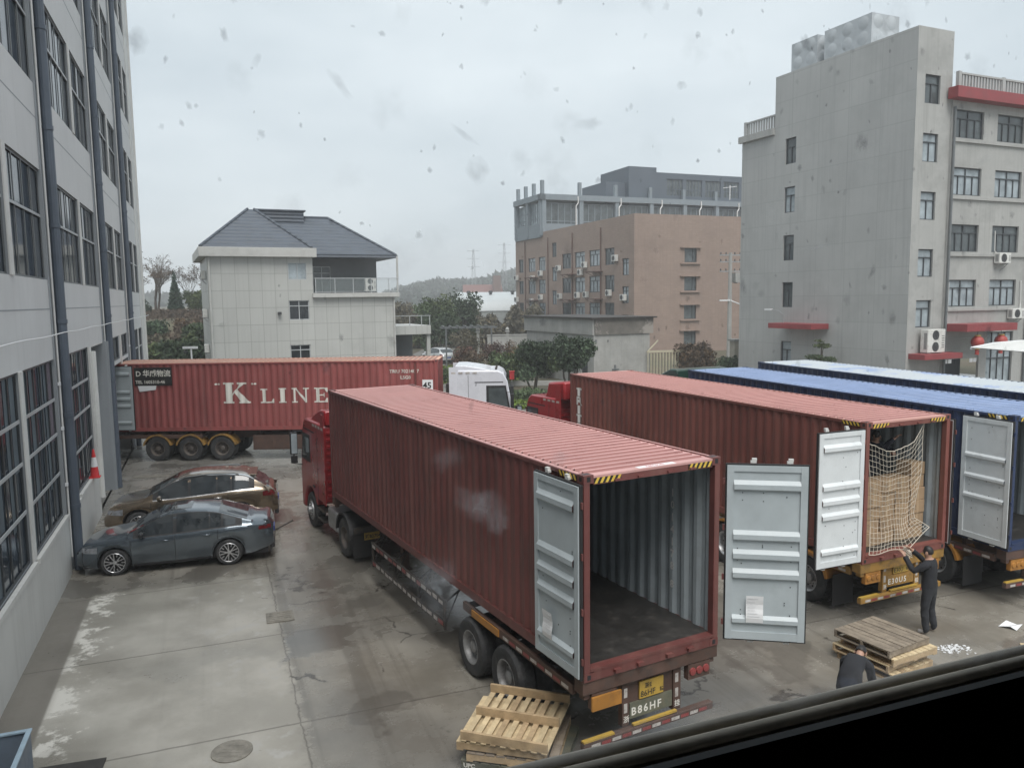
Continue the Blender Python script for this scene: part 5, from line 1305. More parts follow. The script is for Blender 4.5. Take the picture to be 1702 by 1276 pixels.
# ---------------------------------------------------------------- pallets
def pallet(label, P, rz, w=1.22, d=1.1, flip=False, m=None, m2=None, tilt=(0, 0), group='wooden pallets', nslat=9, gapx=None):
    """slats run along y, three runners along x"""
    root = thing('wooden_pallet', label, 'pallet', P, rz, group)
    root.rotation_euler = (tilt[0], tilt[1], rz)
    m = m or M['wood']; m2 = m2 or m
    rr = random.Random(label)
    H = 0.135
    def z(a, b): return (a, b) if not flip else (H - b, H - a)
    for y in (0.0, d / 2 - 0.022, d - 0.045):
        b = MB(); za, zb = z(0.02, 0.115)
        if flip: za, zb = 0.02, 0.15
        b.box(0, y, za, w, y + 0.045, zb); b.build('runner', m, root, bevel=0.004)
    for k in range(nslat):
        sw = w / nslat * (0.58 if flip else 0.90)
        x = (w - sw) * k / (nslat - 1) + rr.uniform(-0.008, 0.008)
        b = MB(); za, zb = z(0.115, 0.135)
        if flip: za, zb = 0.0, 0.02
        b.box(x, -0.004, za, x + sw, d + 0.004, zb); b.build('deck_board', m2 if rr.random() < 0.8 else m, root, bevel=0.003)
    if not flip:
        for k in range(3):
            x = (w - 0.10) * k / 2
            b = MB(); b.box(x, 0, 0, x + 0.10, d, 0.02); b.build('base_board', m, root, bevel=0.003)
    else:
        for k in range(3):
            x = (w - 0.1) * k / 2
    return root
ax = math.atan2(-0.36, 1.25)
def pst(i): return 0.14 * i
pallet('green stained pallet with white stencilled letters, at the bottom of the near stack', (-0.80, 10.62, 0.0), ax, 1.46, 1.30, False, M['wood_green'], M['wood_green'], nslat=10)
pallet('grey weathered pallet poking out at the back corner of the near stack', (-0.72, 10.57, 0.14), ax + 0.05, 1.30, 1.30, False, M['wood'], M['wood_grey'], group='wooden pallets')
pallet('pale pallet under the upturned one in the near stack', (-0.86, 10.63, 0.28), ax + 0.02, 1.29, 1.32, False, M['wood'], M['wood_pale'])
pallet('upturned pine pallet with three upright runners topping the near stack', (-0.80, 10.60, 0.43), ax - 0.03, 1.28, 1.35, True, M['wood'], M['wood_pale'], tilt=(0.045, 0.0), nslat=9)
tm = MB(); vs, fs = text_mesh('UPC', 0.09, 0.004); tm.add(vs, fs, 0, plane_mat((0.04, -0.0055, 0.035), (1, 0, 0), (0, 0, 1)))
bp0 = bpy.data.objects['wooden_pallet']; tm.build('stencil_lettering', M['letter_white'], bp0)
bx = math.atan2(13.54 - 12.99, 7.45 - 6.46)
for i, (dx, dy, rz, t) in enumerate(((0.05, -0.02, 0.00, 'lowest pallet of the stack behind the yellow trailer'), (0.0, 0.03, 0.03, 'second pallet up in the stack behind the yellow trailer'), (0.06, -0.03, -0.05, 'third pallet up, turned slightly askew, in the stack behind the yellow trailer'), (0.0, 0.0, 0.02, 'topmost grey boarded pallet of the stack behind the yellow trailer'))):
    pallet(t, (6.44 + dx, 12.98 + dy, 0.137 * i), bx + rz, 1.14, 1.12, False, M['wood'] if i < 3 else M['wood_grey'], M['wood_pale'] if i < 3 else M['wood_grey'], group='wooden pallets', nslat=9)

# ---------------------------------------------------------------- people
def skin_body(name, chains, mats, regions, parent, lv=3):
    """one continuous body grown over connected joints; chains: lists of (point, radius)"""
    verts = []; radii = []; edges = []; idx = {}
    def vid(p, r):
        k = tuple(round(c, 4) for c in p)
        if k not in idx: idx[k] = len(verts); verts.append(p); radii.append(r)
        return idx[k]
    for ch in chains:
        ids = [vid(p, r) for p, r in ch]
        for a, b in zip(ids, ids[1:]): edges.append((a, b))
    me = bpy.data.meshes.new(name); me.from_pydata(verts, edges, []); o = bpy.data.objects.new(name, me); COL.objects.link(o)
    o.modifiers.new('skin', 'SKIN')
    for i, sv in enumerate(me.skin_vertices[0].data):
        r = radii[i]; sv.radius = r if isinstance(r, tuple) else (r, r); sv.use_root = (i == 0)
    s = o.modifiers.new('sub', 'SUBSURF'); s.levels = lv; s.render_levels = lv
    dg = bpy.context.evaluated_depsgraph_get()
    m2 = bpy.data.meshes.new_from_object(o.evaluated_get(dg))
    bpy.data.objects.remove(o); bpy.data.meshes.remove(me)
    m2.materials.clear()
    for v in m2.vertices:                                          # creases and folds of the clothes
        c = v.co.copy(); k = regions(c)
        if k in (1, 2):
            f = noise.noise(Vector((c.x * 13, c.y * 13, c.z * 7))) * 0.010 + noise.noise(Vector((c.x * 31, c.y * 31, c.z * 22))) * 0.005
            v.co = c + v.normal * (f + (0.008 if k == 1 else 0.005))
    for m in mats: m2.materials.append(m)
    for p in m2.polygons:
        p.use_smooth = True; p.material_index = regions(p.center)
    o = bpy.data.objects.new(name, m2); COL.objects.link(o); o.parent = parent
    return o

def person(label, loc, rz, J, tops, legs, lv=3):
    """J: joints in body space (x right, y forward, z up). The body faces +y."""
    root = thing('person', label, 'person', loc, rz)
    V = lambda k: Vector(J[k])
    def mid(a, b, t): return tuple(Vector(a).lerp(Vector(b), t))
    ch = [[(J['pelvis'], (0.16, 0.125)), (J['waist'], (0.155, 0.122)), (J['chest'], (0.178, 0.13)), (J['neckbase'], (0.09, 0.08)), (J['neck'], 0.052), (J['head0'], (0.066, 0.075)), (J['head1'], (0.076, 0.092)), (J['head2'], (0.055, 0.066))]]
    for s in 'LR':
        ch.append([(J['neckbase'], (0.09, 0.08)), (J['sho' + s], 0.074), (mid(J['sho' + s], J['elb' + s], 0.5), 0.064), (J['elb' + s], 0.056), (mid(J['elb' + s], J['wri' + s], 0.5), 0.050), (mid(J['elb' + s], J['wri' + s], 0.9), 0.046), (J['wri' + s], 0.027)])
        w = V('wri' + s); d = (w - V('elb' + s)).normalized(); sd = d.cross(Vector((0, 0, 1)))
        if sd.length < 0.2: sd = d.cross(Vector((0, 1, 0)))
        sd.normalize(); nn = sd.cross(d)
        palm = w + d * 0.055
        ch.append([(J['wri' + s], 0.027), (tuple(palm), (0.036, 0.02))])
        for k, (o_, L_) in enumerate(((-0.030, 0.070), (-0.010, 0.082), (0.011, 0.077), (0.030, 0.060))):
            k0 = palm + d * 0.035 + sd * o_; k1 = k0 + d * L_ * 0.5 - nn * 0.010; k2 = k1 + d * L_ * 0.35 - nn * 0.028
            ch.append([(tuple(palm), (0.036, 0.02)), (tuple(k0), 0.010), (tuple(k1), 0.009), (tuple(k2), 0.008)])
        t0 = w + d * 0.03 + sd * 0.038; t1 = t0 + d * 0.035 + sd * 0.022 - nn * 0.01; t2 = t1 + d * 0.028 - nn * 0.012
        ch.append([(tuple(palm), (0.036, 0.02)), (tuple(t0), 0.011), (tuple(t1), 0.010), (tuple(t2), 0.009)])
        ch.append([(J['pelvis'], (0.16, 0.125)), (J['hip' + s], 0.102), (mid(J['hip' + s], J['kne' + s], 0.5), 0.090), (J['kne' + s], 0.072), (mid(J['kne' + s], J['ank' + s], 0.35), 0.070), (mid(J['kne' + s], J['ank' + s], 0.85), 0.064), (J['ank' + s], 0.044), (J['toe' + s], (0.045, 0.032))])
    wr = [(V('wriL'), V('elbL')), (V('wriR'), V('elbR'))]
    nk, hd_, pe = V('neck'), V('head1'), V('pelvis')
    wa = V('waist')
    def reg(c):
        if (c - hd_).length < 0.17 or (c - nk).length < 0.06: return 0
        for w, e in wr:
            if (c - w).dot((w - e).normalized()) > -0.02 and (c - w).length < 0.24: return 0
        ax_ = (wa - pe).normalized()
        for s in 'LR':
            if (c - V('toe' + s)).length < 0.13 and c.z < V('ank' + s).z + 0.02: return 3
        if (c - pe).dot(ax_) < 0.02 and min((c - V(k)).length for k in ('pelvis', 'hipL', 'hipR', 'kneL', 'kneR', 'ankL', 'ankR')) < min((c - V(k)).length for k in ('elbL', 'elbR', 'wriL', 'wriR', 'chest')): return 2
        return 1
    skin_body('body', ch, [M['skin'], tops, legs, M['shoe']], reg, root, lv)
    # head detail: hair cap, ears, nose, eyes, mouth
    up = (V('head2') - V('head0')).normalized(); fw = Vector(J['face']).normalized(); fw = (fw - up * fw.dot(up)).normalized(); rt = fw.cross(up)
    B = Matrix.Identity(4)
    for i in range(3): B[i][0] = rt[i]; B[i][1] = fw[i]; B[i][2] = up[i]; B[i][3] = hd_[i]
    h = MB(); vs = []; fs = []; n, m = 18, 9
    for i in range(m + 1):
        th = PI * 0.62 * i / m
        for k in range(n):
            ph = 2 * PI * k / n
            front = max(0, math.sin(ph)) * (1 if th > 0.75 else 0)
            r = 1.0 - 0.22 * front
            vs.append((0.087 * math.sin(th) * math.cos(ph) * r, 0.104 * math.sin(th) * math.sin(ph) * r - 0.006, 0.112 * math.cos(th) + 0.012))
    for i in range(m):
        for k in range(n): fs.append((i * n + k, (i + 1) * n + k, (i + 1) * n + (k + 1) % n, i * n + (k + 1) % n))
    h.add(vs, fs, 0, B); h.build('hair', M['hair'], root, smooth=60)
    f = MB()
    f.prism([(0.085, -0.035), (0.112, -0.032), (0.092, 0.012)], -0.013, 0.013, 0, B)
    for s in (-1, 1): f.lathe([(0, -0.012), (0.028, -0.008), (0.034, 0.006), (0.02, 0.012), (0, 0.010)], 10, 0, B @ T(s * 0.080, -0.005, -0.01) @ RY(s * PI / 2) @ Matrix.Diagonal((1.2, 0.8, 0.8, 1)))
    f.build('nose_and_ears', M['skin'], root, smooth=50)
    e = MB()
    for s in (-1, 1): e.lathe([(0.011, 0), (0.008, 0.005), (0, 0.006)], 8, 0, B @ T(s * 0.032, 0.086, 0.008) @ RX(-PI / 2))
    e.build('eyes', M['hair'], root)
    e = MB(); e.box(-0.024, 0.080, -0.062, 0.024, 0.090, -0.055, 0, B); e.build('mouth', M['lips'], root)
    j = MB()                                                       # jacket hem and collar
    a = wa.lerp(pe, 0.85); ax_ = (wa - pe).normalized()
    return root
M['lips'] = mat('lips', (0.30, 0.12, 0.10), 0.5)

def stand(arms, lean=0.0, hs=1.0):
    J = dict(pelvis=(0, 0, 0.92), waist=(0, 0.01 + lean * 0.15, 1.08), chest=(0, 0.0 + lean * 0.4, 1.29), neckbase=(0, -0.005 + lean * 0.55, 1.44), neck=(0, 0.01 + lean * 0.6, 1.50), head0=(0, 0.03 + lean * 0.65, 1.555), head1=(0, 0.04 + lean * 0.7, 1.625), head2=(0, 0.03 + lean * 0.72, 1.69),
             shoL=(-0.18, lean * 0.5, 1.40), shoR=(0.18, lean * 0.5, 1.40), hipL=(-0.10, 0, 0.86), hipR=(0.10, 0, 0.86), kneL=(-0.11, 0.04, 0.48), kneR=(0.12, 0.02, 0.48), ankL=(-0.12, -0.02, 0.08), ankR=(0.14, -0.06, 0.08), toeL=(-0.14, 0.14, 0.035), toeR=(0.17, 0.10, 0.035), face=(0, 1, 0.05))
    J.update(arms); return J
# ---------------------------------------------------------------- trucks in place
A1, A2 = -0.5026, -0.4272
C1 = (0.94, 10.31, 1.405); C2 = (7.01, 15.40, 1.24); C3 = (10.42, 16.15, 1.22); C4 = (13.65, 19.84, 1.15); CK = (-17.05, 33.0 + CW, 1.27)
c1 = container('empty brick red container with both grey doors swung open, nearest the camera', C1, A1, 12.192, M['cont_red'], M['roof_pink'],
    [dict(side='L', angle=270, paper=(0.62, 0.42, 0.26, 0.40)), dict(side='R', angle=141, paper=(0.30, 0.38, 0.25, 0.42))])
t_ = MB(); chars = '1014178'
for i, ch_ in enumerate(chars):
    vs, fs = text_mesh(ch_, 0.17, 0.007); t_.add(vs, fs, 0, plane_mat((CW - 0.075, 1.02, 2.10 - 0.20 * i), (0, -1, 0), (0, 0, 1)))
vs, fs = text_mesh('8', 0.17, 0.007); t_.add(vs, fs, 0, plane_mat((CW - 0.075, 1.02, 2.10 - 0.20 * 7.5), (0, -1, 0), (0, 0, 1)))
t_.build('serial_lettering', M['cam_white'], c1)
t = MB(); t.box(0.95, 0.03, 2.8845, 1.62, 0.13, 2.8875); so = t.build('roof_label', M['paper'], c1)
t = MB(); vs, fs = text_mesh('C0N 0142', 0.075, 0.002); t.add(vs, fs, 0, plane_mat((1.10, 0.05, 2.889), (1, 0, 0), (0, 1, 0))); t.build('label_lettering', M['cone_red'], so)
trailer('brown black container trailer with red and white taped side guards under the empty container', C1, A1, 12.192, C1[2], (2.25, 3.57), M['chassis_brown'], M['rim_grey'], guard=(4.75, 8.9), plate=('浙E', '86HF', '挂'), big=('B86HF', M['wood_green']), flap=False)
u1 = Vector((math.sin(A1), math.cos(A1), 0)); v1 = Vector((math.cos(A1), -math.sin(A1), 0))
def along(c, a, x, y): return Vector((c[0], c[1], 0)) + Vector((math.cos(a), -math.sin(a), 0)) * x + Vector((math.sin(a), math.cos(a), 0)) * y
tractor('red truck tractor half hidden in front of the nearest container', along(C1, A1, CW / 2, 11.15), A1, M['cab_red'], 0.40, 3.22, 3.25, plate='浙B27041')

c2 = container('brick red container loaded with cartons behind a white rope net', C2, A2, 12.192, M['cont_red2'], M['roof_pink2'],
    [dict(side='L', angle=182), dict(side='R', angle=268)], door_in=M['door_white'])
for i, ch_ in enumerate('TRITON'):
    vs, fs = text_mesh(ch_, 0.36, 0.016, 'CENTER'); vs = [(q[0] * 1.75, q[1], q[2]) for q in vs]
    wall_letters('lettering', vs, fs, plane_mat((0, 11.62, 2.20 - 0.295 * i), (0, -1, 0), (0, 0, 1)), 'L', c2, M['cam_white'], 12.192)
trailer('yellow container trailer with orange lamp boards under the carton filled container', C2, A2, 12.192, C2[2], (1.45, 2.80, 4.15), M['yellow'], M['steel'], mud=M['orange'], lampm=M['orange'], plate=('浙D', 'E30U', '挂'), big=('E30U5', M['yellow']))
tractor('red truck tractor with white reflective dashes in front of the carton filled container', along(C2, A2, CW / 2, 11.0), A2 - 0.06, M['cab_red'], 0.62, 3.18, 3.4, steep=True, plate='浙D17352')

c3 = container('navy blue container with a faded blue roof and one pale door folded back', C3, R(-20.3), 12.192, M['cont_blue'], M['roof_blue'],
    [dict(side='L', angle=270, ribs=RIB3), dict(side='R', angle=268, ribs=RIB3)], door_in=M['door_white'], damp=M['roof_damp_shade_blue'])
for s_, y, z in (('e', 1.95, 1.05), ('n', 1.92, 0.55), ('i', 2.35, 1.05), ('L', 2.35, 0.55)):
    vs, fs = text_mesh(s_, 0.52, 0.015); wall_letters('lettering', vs, fs, plane_mat((0, y, z), (0, -1, 0), (0, 0, 1)), 'L', c3, M['white_paint'], 12.192)
trailer('brown container trailer with orange mudguards under the navy container', C3, R(-20.3), 12.192, C3[2], (1.75, 3.05, 4.35), M['chassis_brown'], M['steel'], mud=M['orange'], lampm=M['orange'])
tractor('dark green truck tractor mostly hidden in front of the navy container', along(C3, R(-20.3), CW / 2, 11.1), R(-24), M['cab_green'], 0.55, 3.5, 3.3)
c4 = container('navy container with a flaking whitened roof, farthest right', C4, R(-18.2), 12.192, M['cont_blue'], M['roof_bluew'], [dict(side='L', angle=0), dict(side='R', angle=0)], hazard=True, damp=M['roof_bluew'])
trailer('dark container trailer under the farthest navy container', C4, R(-18.2), 12.192, C4[2], (1.75, 3.05, 4.35), M['chassis'], M['rim_dark'])

AK = R(90)
ck = container('long faded red container with big white serif lettering parked across the yard', CK, AK, 13.95, M['cont_red3'], M['roof_tan'],
    [dict(side='R', angle=270), dict(side='L', angle=90)], inner=M['inner_grey'], hazard=False, damp=M['roof_damp_shade_tan'])
def serif(ch):
    """slab-serif capitals as simple polygons, height 1; returns polygons and width"""
    h = 0.085
    P = []
    def rect(a, b, c, d): P.append([(a, b), (c, b), (c, d), (a, d)])
    if ch == 'I': rect(0, 0, 0.44, h); rect(0, 1 - h, 0.44, 1); rect(0.09, h, 0.35, 1 - h); w = 0.44
    elif ch == 'L': rect(0, 0, 0.80, h); rect(0, 1 - h, 0.42, 1); rect(0.11, h, 0.31, 1 - h); P.append([(0.62, h), (0.80, h), (0.80, 0.30), (0.74, 0.30)]); w = 0.80
    elif ch == 'N':
        rect(0, 0, 0.34, h); rect(0.12, h, 0.22, 1 - h); rect(0, 1 - h, 0.30, 1); rect(0.66, 1 - h, 1.0, 1); rect(0.78, 0.0, 0.88, 1 - h)
        P.append([(0.22, 1 - h), (0.78, 0.0), (0.78, 0.28), (0.30, 1 - h)]); w = 1.0
    elif ch == 'E':
        rect(0, 0, 0.78, h); rect(0, 1 - h, 0.78, 1); rect(0.11, h, 0.31, 1 - h); rect(0.31, 0.46, 0.56, 0.54); rect(0.54, 0.36, 0.60, 0.64); P.append([(0.60, h), (0.78, h), (0.78, 0.30), (0.72, 0.30)]); P.append([(0.60, 1 - h), (0.72, 0.70), (0.78, 0.70), (0.78, 1 - h)]); w = 0.78
    elif ch == 'K':
        rect(0, 0, 0.44, h); rect(0, 1 - h, 0.44, 1); rect(0.10, h, 0.37, 1 - h)
        P.append([(0.37, 0.34), (0.66, 1 - h), (0.84, 1 - h), (0.37, 0.48)]); P.append([(0.42, 0.56), (0.54, 0.70), (1.04, h), (0.70, h)]); rect(0.56, 1 - h, 0.96, 1); rect(0.62, 0, 1.10, h); w = 1.10
    elif ch == '"':
        for x in (0.05, 0.17): P.append([(x + 0.055 * math.cos(i * PI / 4), 0.93 + 0.05 * math.sin(i * PI / 4)) for i in range(8)])
        w = 0.24
    return P, w
# container space: y runs from rear (left in the picture) to front; the camera sees the right hand wall
y = 4.52; zbase = 1.14
for ch_, size, gap in (('"', 0.88, 0.10), ('K', 0.88, 0.04), ('"', 0.88, 0.14), ('L', 0.60, 0.20), ('I', 0.62, 0.22), ('N', 0.62, 0.22), ('E', 0.62, 0.2)):
    P, w = serif(ch_); ww = 1.18
    vs = []; fs = []
    for poly in P:
        fs.append(tuple(range(len(vs), len(vs) + len(poly)))); vs += [(p[0] * size * ww, p[1] * size, 0) for p in poly]
    wall_letters('lettering', vs, fs, plane_mat((CW, y, zbase + (0.02 if size < 0.9 else 0)), (0, 1, 0), (0, 0, 1)), 'R', ck, M['letter_white'], 13.95)
    y += w * size * ww + gap
for s_, yy, zz, sz in (('TRIU 702140 7', 11.9, 2.36, 0.20), ('L5G0', 12.35, 2.10, 0.20)):
    vs, fs = text_mesh(s_, sz, 0.004); wall_letters('lettering', vs, fs, plane_mat((CW, yy, zz), (0, 1, 0), (0, 0, 1)), 'R', ck, M['letter_white'], 13.95)
b = MB(); b.box(CW + 0.0, 1.18, 1.96, CW + 0.012, 2.75, 2.72); sg_ = b.build('advert_board', M['letter_black'], ck)
b = MB()
vs, fs = text_mesh('D 华威物流', 0.30, 0.006, spacing=0.95); b.add(vs, fs, 0, plane_mat((CW + 0.014, 1.24, 2.36), (0, 1, 0), (0, 0, 1)))
vs, fs = text_mesh('TEL 1605310-46', 0.185, 0.004); b.add(vs, fs, 0, plane_mat((CW + 0.014, 1.22, 2.05), (0, 1, 0), (0, 0, 1))); b.build('lettering', M['letter_white'], sg_)
b = MB(); b.poly([(CW + 0.006, 1.30, 1.95), (CW + 0.006, 1.36, 1.70), (CW + 0.006, 2.05, 1.78), (CW + 0.006, 2.08, 1.95)]); b.build('torn_sticker', M['paper'], ck)
b = MB(); b.box(CW + 0.0, 13.28, 1.60, CW + 0.010, 13.72, 2.06); b.box(CW - 0.04, 12.95, 0.2, CW + 0.004, 13.02, 2.75, 1); so = b.build('size_sticker', [M['paper'], M['cont_red']], ck)
b = MB(); vs, fs = text_mesh('45', 0.36, 0.01); b.add(vs, fs, 0, plane_mat((CW + 0.013, 13.30, 1.70), (0, 1, 0), (0, 0, 1))); b.build('lettering', M['letter_black'], so)
trailer('dark container trailer with three axles and yellow mudguards under the long lettered container', CK, AK, 13.95, CK[2], (1.98, 3.38, 4.72), M['chassis_brown'], M['rim_dark'], mud=M['yellow'], rear=False, flap=False)
tb = thing('tool_locker', 'long rusty brown locker slung under the long lettered container', 'locker', along(CK, AK, CW - 0.35, 6.0), -AK)
b = MB(); b.box(-0.2, 0.0, 0.42, 0.25, 3.7, 1.05); b.build('locker_body', M['chassis_brown'], tb, bevel=0.02)
b = MB()
for k in range(4): b.box(0.251, 0.9 * k + 0.08, 0.47, 0.262, 0.9 * k + 0.86, 1.0)
b.build('locker_door', M['chassis_brown'], tb)
tractor('white high roofed truck tractor hitched to the long lettered container', along(CK, AK, CW / 2, 12.65), AK, M['cab_white'], 0.20, 3.68, 3.45)

# cartons, net
cz = C2[2]
def c2w(x, y, z): return along(C2, A2, x, y) + Vector((0, 0, cz + z))
bw, bh, bd = 0.425, 0.275, 0.40
rr = random.Random(5); n = 0
proto = None
rown = ['bottom', 'second', 'third', 'fourth', 'fifth', 'sixth']
coln = ['leftmost', 'second', 'middle', 'fourth', 'rightmost']
def carton(P, rz, label, grp):
    global proto
    if proto is None:
        r = thing('carton', label, 'carton', P, rz, grp)
        b = MB(); b.box(0, 0, 0, bw - 0.012, bd - 0.01, bh - 0.006); b.build('box', M['card'], r, bevel=0.006)
        b = MB(); b.box(bw / 2 - 0.035, -0.0015, 0.0, bw / 2 + 0.025, -0.0004, bh - 0.006); b.build('tape', M['cardtape'], r)
        b = MB(); 
        for q in range(4): b.box(0.05, -0.0018, 0.08 + 0.03 * q, 0.05 + 0.03 * (4 - q % 2), -0.0004, 0.09 + 0.03 * q)
        b.build('print_line', M['wood_grey'], r)
        proto = r; return r
    r = copy_tree(proto); r.location = P; r.rotation_euler = (0, 0, rz); r['label'] = label; r['group'] = grp
    return r
for c in range(5):
    for k in range(6 if c == 4 else 5):
        x = 0.11 + c * (bw + 0.012); carton(c2w(x + rr.uniform(-0.004, 0.004), 0.42 + rr.uniform(-0.02, 0.03), 0.174 + bh * k), -A2 + rr.uniform(-0.015, 0.015), '%s carton of the %s stack behind the rope net' % (['Bottom', 'Second', 'Third', 'Fourth', 'Fifth', 'Topmost'][k].lower(), coln[c]), 'cartons in the container')
for c in range(5):
    for k in range(2): carton(c2w(0.11 + c * (bw + 0.012), 0.86, 0.174 + bh * k), -A2, 'carton hidden behind the front stacks, under the loading worker', 'cartons behind the front stacks')
for c in range(5):
    for k in range(2): carton(c2w(0.11 + c * (bw + 0.012), 1.28, 0.174 + bh * k), -A2, 'carton hidden behind the front stacks, under the loading worker', 'cartons behind the front stacks')
net = thing('cargo_net', 'white rope net hanging over the cartons in the open container', 'net', (C2[0], C2[1], cz), -A2)
NU, NT = 16, 21
def netp(u, t):
    top_ = Vector((0.13 + 1.62 * u, 0.06, 2.46 + 0.12 * u - 0.26 * math.sin(PI * u) + 0.16 * max(0, u - 0.8) * 5))
    lo = Vector((0.36 + 1.26 * u, 0.12 - 0.05 * math.sin(PI * u), 0.74))
    bun = Vector((0.78, -0.44, 0.36))
    end = Vector((0.12, -0.03, 0.20)).lerp(bun, min(1, u / 0.62)) if u < 0.62 else bun.lerp(Vector((1.52, -0.28, 0.66)), (u - 0.62) / 0.38)
    if t < 0.7: p = top_.lerp(lo, t / 0.7)
    else: p = lo.lerp(end, ((t - 0.7) / 0.3) ** 0.8)
    return p + Vector((0.018 * math.sin(9 * t + 5 * u), 0.02 * math.sin(7 * u + 11 * t), 0.02 * math.sin(13 * u + 3 * t)))
b = MB()
for i in range(NU + 1): b.tube([netp(i / NU, j / NT) for j in range(NT + 1)], 0.0036 if i not in (0, NU) else 0.007, 4)
b.build('net_cord', M['rope'], net)
b2 = MB()
for j in range(NT + 1):
    b2.tube([netp((i + 0.5 * (j % 2) * (0 < i < NU)) / NU if i < NU else 1, (j + 0.12 * (i % 2)) / NT if j < NT else 1) for i in range(NU + 1)], 0.0036 if j not in (0, NT) else 0.007, 4)
b2.build('cross_cord', M['rope'], net)
b = MB()
for k in range(9):
    a = k * 0.7; b.tube([netp(0.62, 1.0) + Vector((0.12 * math.cos(a + q) * (0.4 + 0.1 * q), 0.10 * math.sin(a * 1.3 + q), -0.04 * q + 0.03 * math.sin(a))) for q in range(5)], 0.009, 5)
b.build('net_bunch', M['rope'], net)
# people
P = along(C2, A2, 0.86, -0.88)
J = stand(dict(elbL=(-0.29, 0.20, 1.27), wriL=(-0.20, 0.42, 1.50), elbR=(0.30, 0.20, 1.30), wriR=(0.05, 0.40, 1.58)), 0.05)
J['face'] = (-0.2, 1, 0.25)
person('person in black seen from behind, reaching up to the bunched rope net', (P.x, P.y, 0), -A2 + 0.25, J, M['cloth_black'], M['cloth_grey'])
P = c2w(1.50, 1.12, 0.73)
J = stand(dict(elbL=(-0.30, 0.24, 1.28), wriL=(-0.12, 0.42, 1.30), elbR=(0.22, 0.42, 1.42), wriR=(0.10, 0.62, 1.66)), 0.06)
J['face'] = (0, 1, -0.1)
person('person in dark clothes raising one bare hand behind the cartons inside the container', P, -A2 + PI, J, M['cloth_navy'], M['cloth_grey'], 2)
J = dict(pelvis=(0, -0.10, 0.82), waist=(0, 0.06, 0.93), chest=(0, 0.28, 0.98), neckbase=(0, 0.43, 0.97), neck=(0, 0.49, 0.97), head0=(0, 0.54, 0.985), head1=(0, 0.61, 1.01), head2=(0, 0.67, 1.04),
         shoL=(-0.18, 0.38, 0.93), shoR=(0.18, 0.38, 0.93), elbL=(-0.22, 0.46, 0.66), wriL=(-0.13, 0.62, 0.48), elbR=(0.22, 0.46, 0.66), wriR=(0.13, 0.64, 0.48),
         hipL=(-0.10, -0.08, 0.78), hipR=(0.10, -0.08, 0.78), kneL=(-0.13, 0.12, 0.46), kneR=(0.13, 0.10, 0.46), ankL=(-0.13, -0.02, 0.08), ankR=(0.13, -0.05, 0.08), toeL=(-0.15, 0.14, 0.035), toeR=(0.15, 0.11, 0.035), face=(0, 0.5, -0.9))
person('person in dark clothes bending over in front of the far pallet stack', (5.12, 11.50, 0), R(-37), J, M['cloth_black'], M['cloth_navy'], 2)

# ---------------------------------------------------------------- small things in the yard
def flat_poly(mb, cx, cy, rx, ry, n, rnd, z, mi=0, jag=0.3):
    mb.poly([(cx + rx * math.cos(2 * PI * i / n) * rnd.uniform(1 - jag, 1), cy + ry * math.sin(2 * PI * i / n) * rnd.uniform(1 - jag, 1), z) for i in range(n)], mi)
o = thing('steel_bin', 'blue grey open steel bin in the near left corner of the yard', 'bin', (-6.62, 10.18, 0), R(20.9))
b = MB(); L_, W_, H_ = 1.5, 1.6, 0.9
for q in ((-W_, -L_, 0, -W_ + 0.02, 0, H_), (-0.02, -L_, 0, 0, 0, H_), (-W_ + 0.02, -0.02, 0, -0.02, 0, H_), (-W_ + 0.02, -L_, 0, -0.02, -L_ + 0.02, H_), (-W_ + 0.02, -L_ + 0.02, 0.05, -0.02, -0.02, 0.09)): b.box(*q)
b.build('bin_shell', M['bin_blue'], o)
b = MB(); e = 0.045
for q in ((-W_ - 0.02, -L_ - 0.02, H_, -W_ + e, 0.02, H_ + 0.03), (-e, -L_ - 0.02, H_, 0.02, 0.02, H_ + 0.03), (-W_ + e, -e, H_, -e, 0.02, H_ + 0.03), (-W_ + e, -L_ - 0.02, H_, -e, -L_ + e, H_ + 0.03)): b.box(*q)
b.build('bin_rim', M['bin_rim'], o, bevel=0.006)
o = thing('steel_plate', 'dark flat plate lying on the concrete beside the blue bin', 'plate', (-6.05, 10.98, 0.006), R(16))
b = MB(); b.box(-0.9, -1.3, 0, 0, 0, 0.018); b.build('plate', M['iron'], o, bevel=0.004)
o = thing('manhole_cover', 'square slotted iron cover at the edge of the cracked wet concrete', 'manhole cover', (-5.0, 16.15, 0.006), R(20))
b = MB(); b.box(-0.28, -0.28, 0, 0.28, 0.28, 0.012); 
for k in range(5): b.box(-0.22, -0.22 + 0.10 * k, 0.012, 0.22, -0.18 + 0.10 * k, 0.018)
b.build('cover', M['mud'], o)
o = thing('round_manhole', 'muddy round manhole cover low in the pale concrete', 'manhole cover', (-4.25, 11.12, 0.006), 0)
b = MB(); b.lathe([(0.30, 0), (0.30, 0.010), (0.26, 0.012), (0.255, 0.008), (0, 0.008)], 24)
for k in range(4): b.box(-0.14, -0.14 + 0.09 * k, 0.008, 0.14, -0.12 + 0.09 * k, 0.011)
b.build('cover', M['mud'], o)
o = thing('drain_grate', 'iron drain grate across the concrete before the gateway', 'grate', (-14.0, 30.0, 0.006), R(8))
b = MB(); b.box(-0.65, -0.2, 0, 0.65, 0.2, 0.01)
for k in range(12): b.box(-0.6 + 0.102 * k, -0.16, 0.01, -0.56 + 0.102 * k, 0.16, 0.02)
b.build('grate', M['mud'], o)
o = thing('traffic_cone', 'small red traffic cone with a white sleeve on the window ledge beside the gateway', 'cone', Matrix.Translation((-10.97, 18.74, 0)) @ RZ(FA) @ Vector((0.13, 4.75, 1.502)), FA)
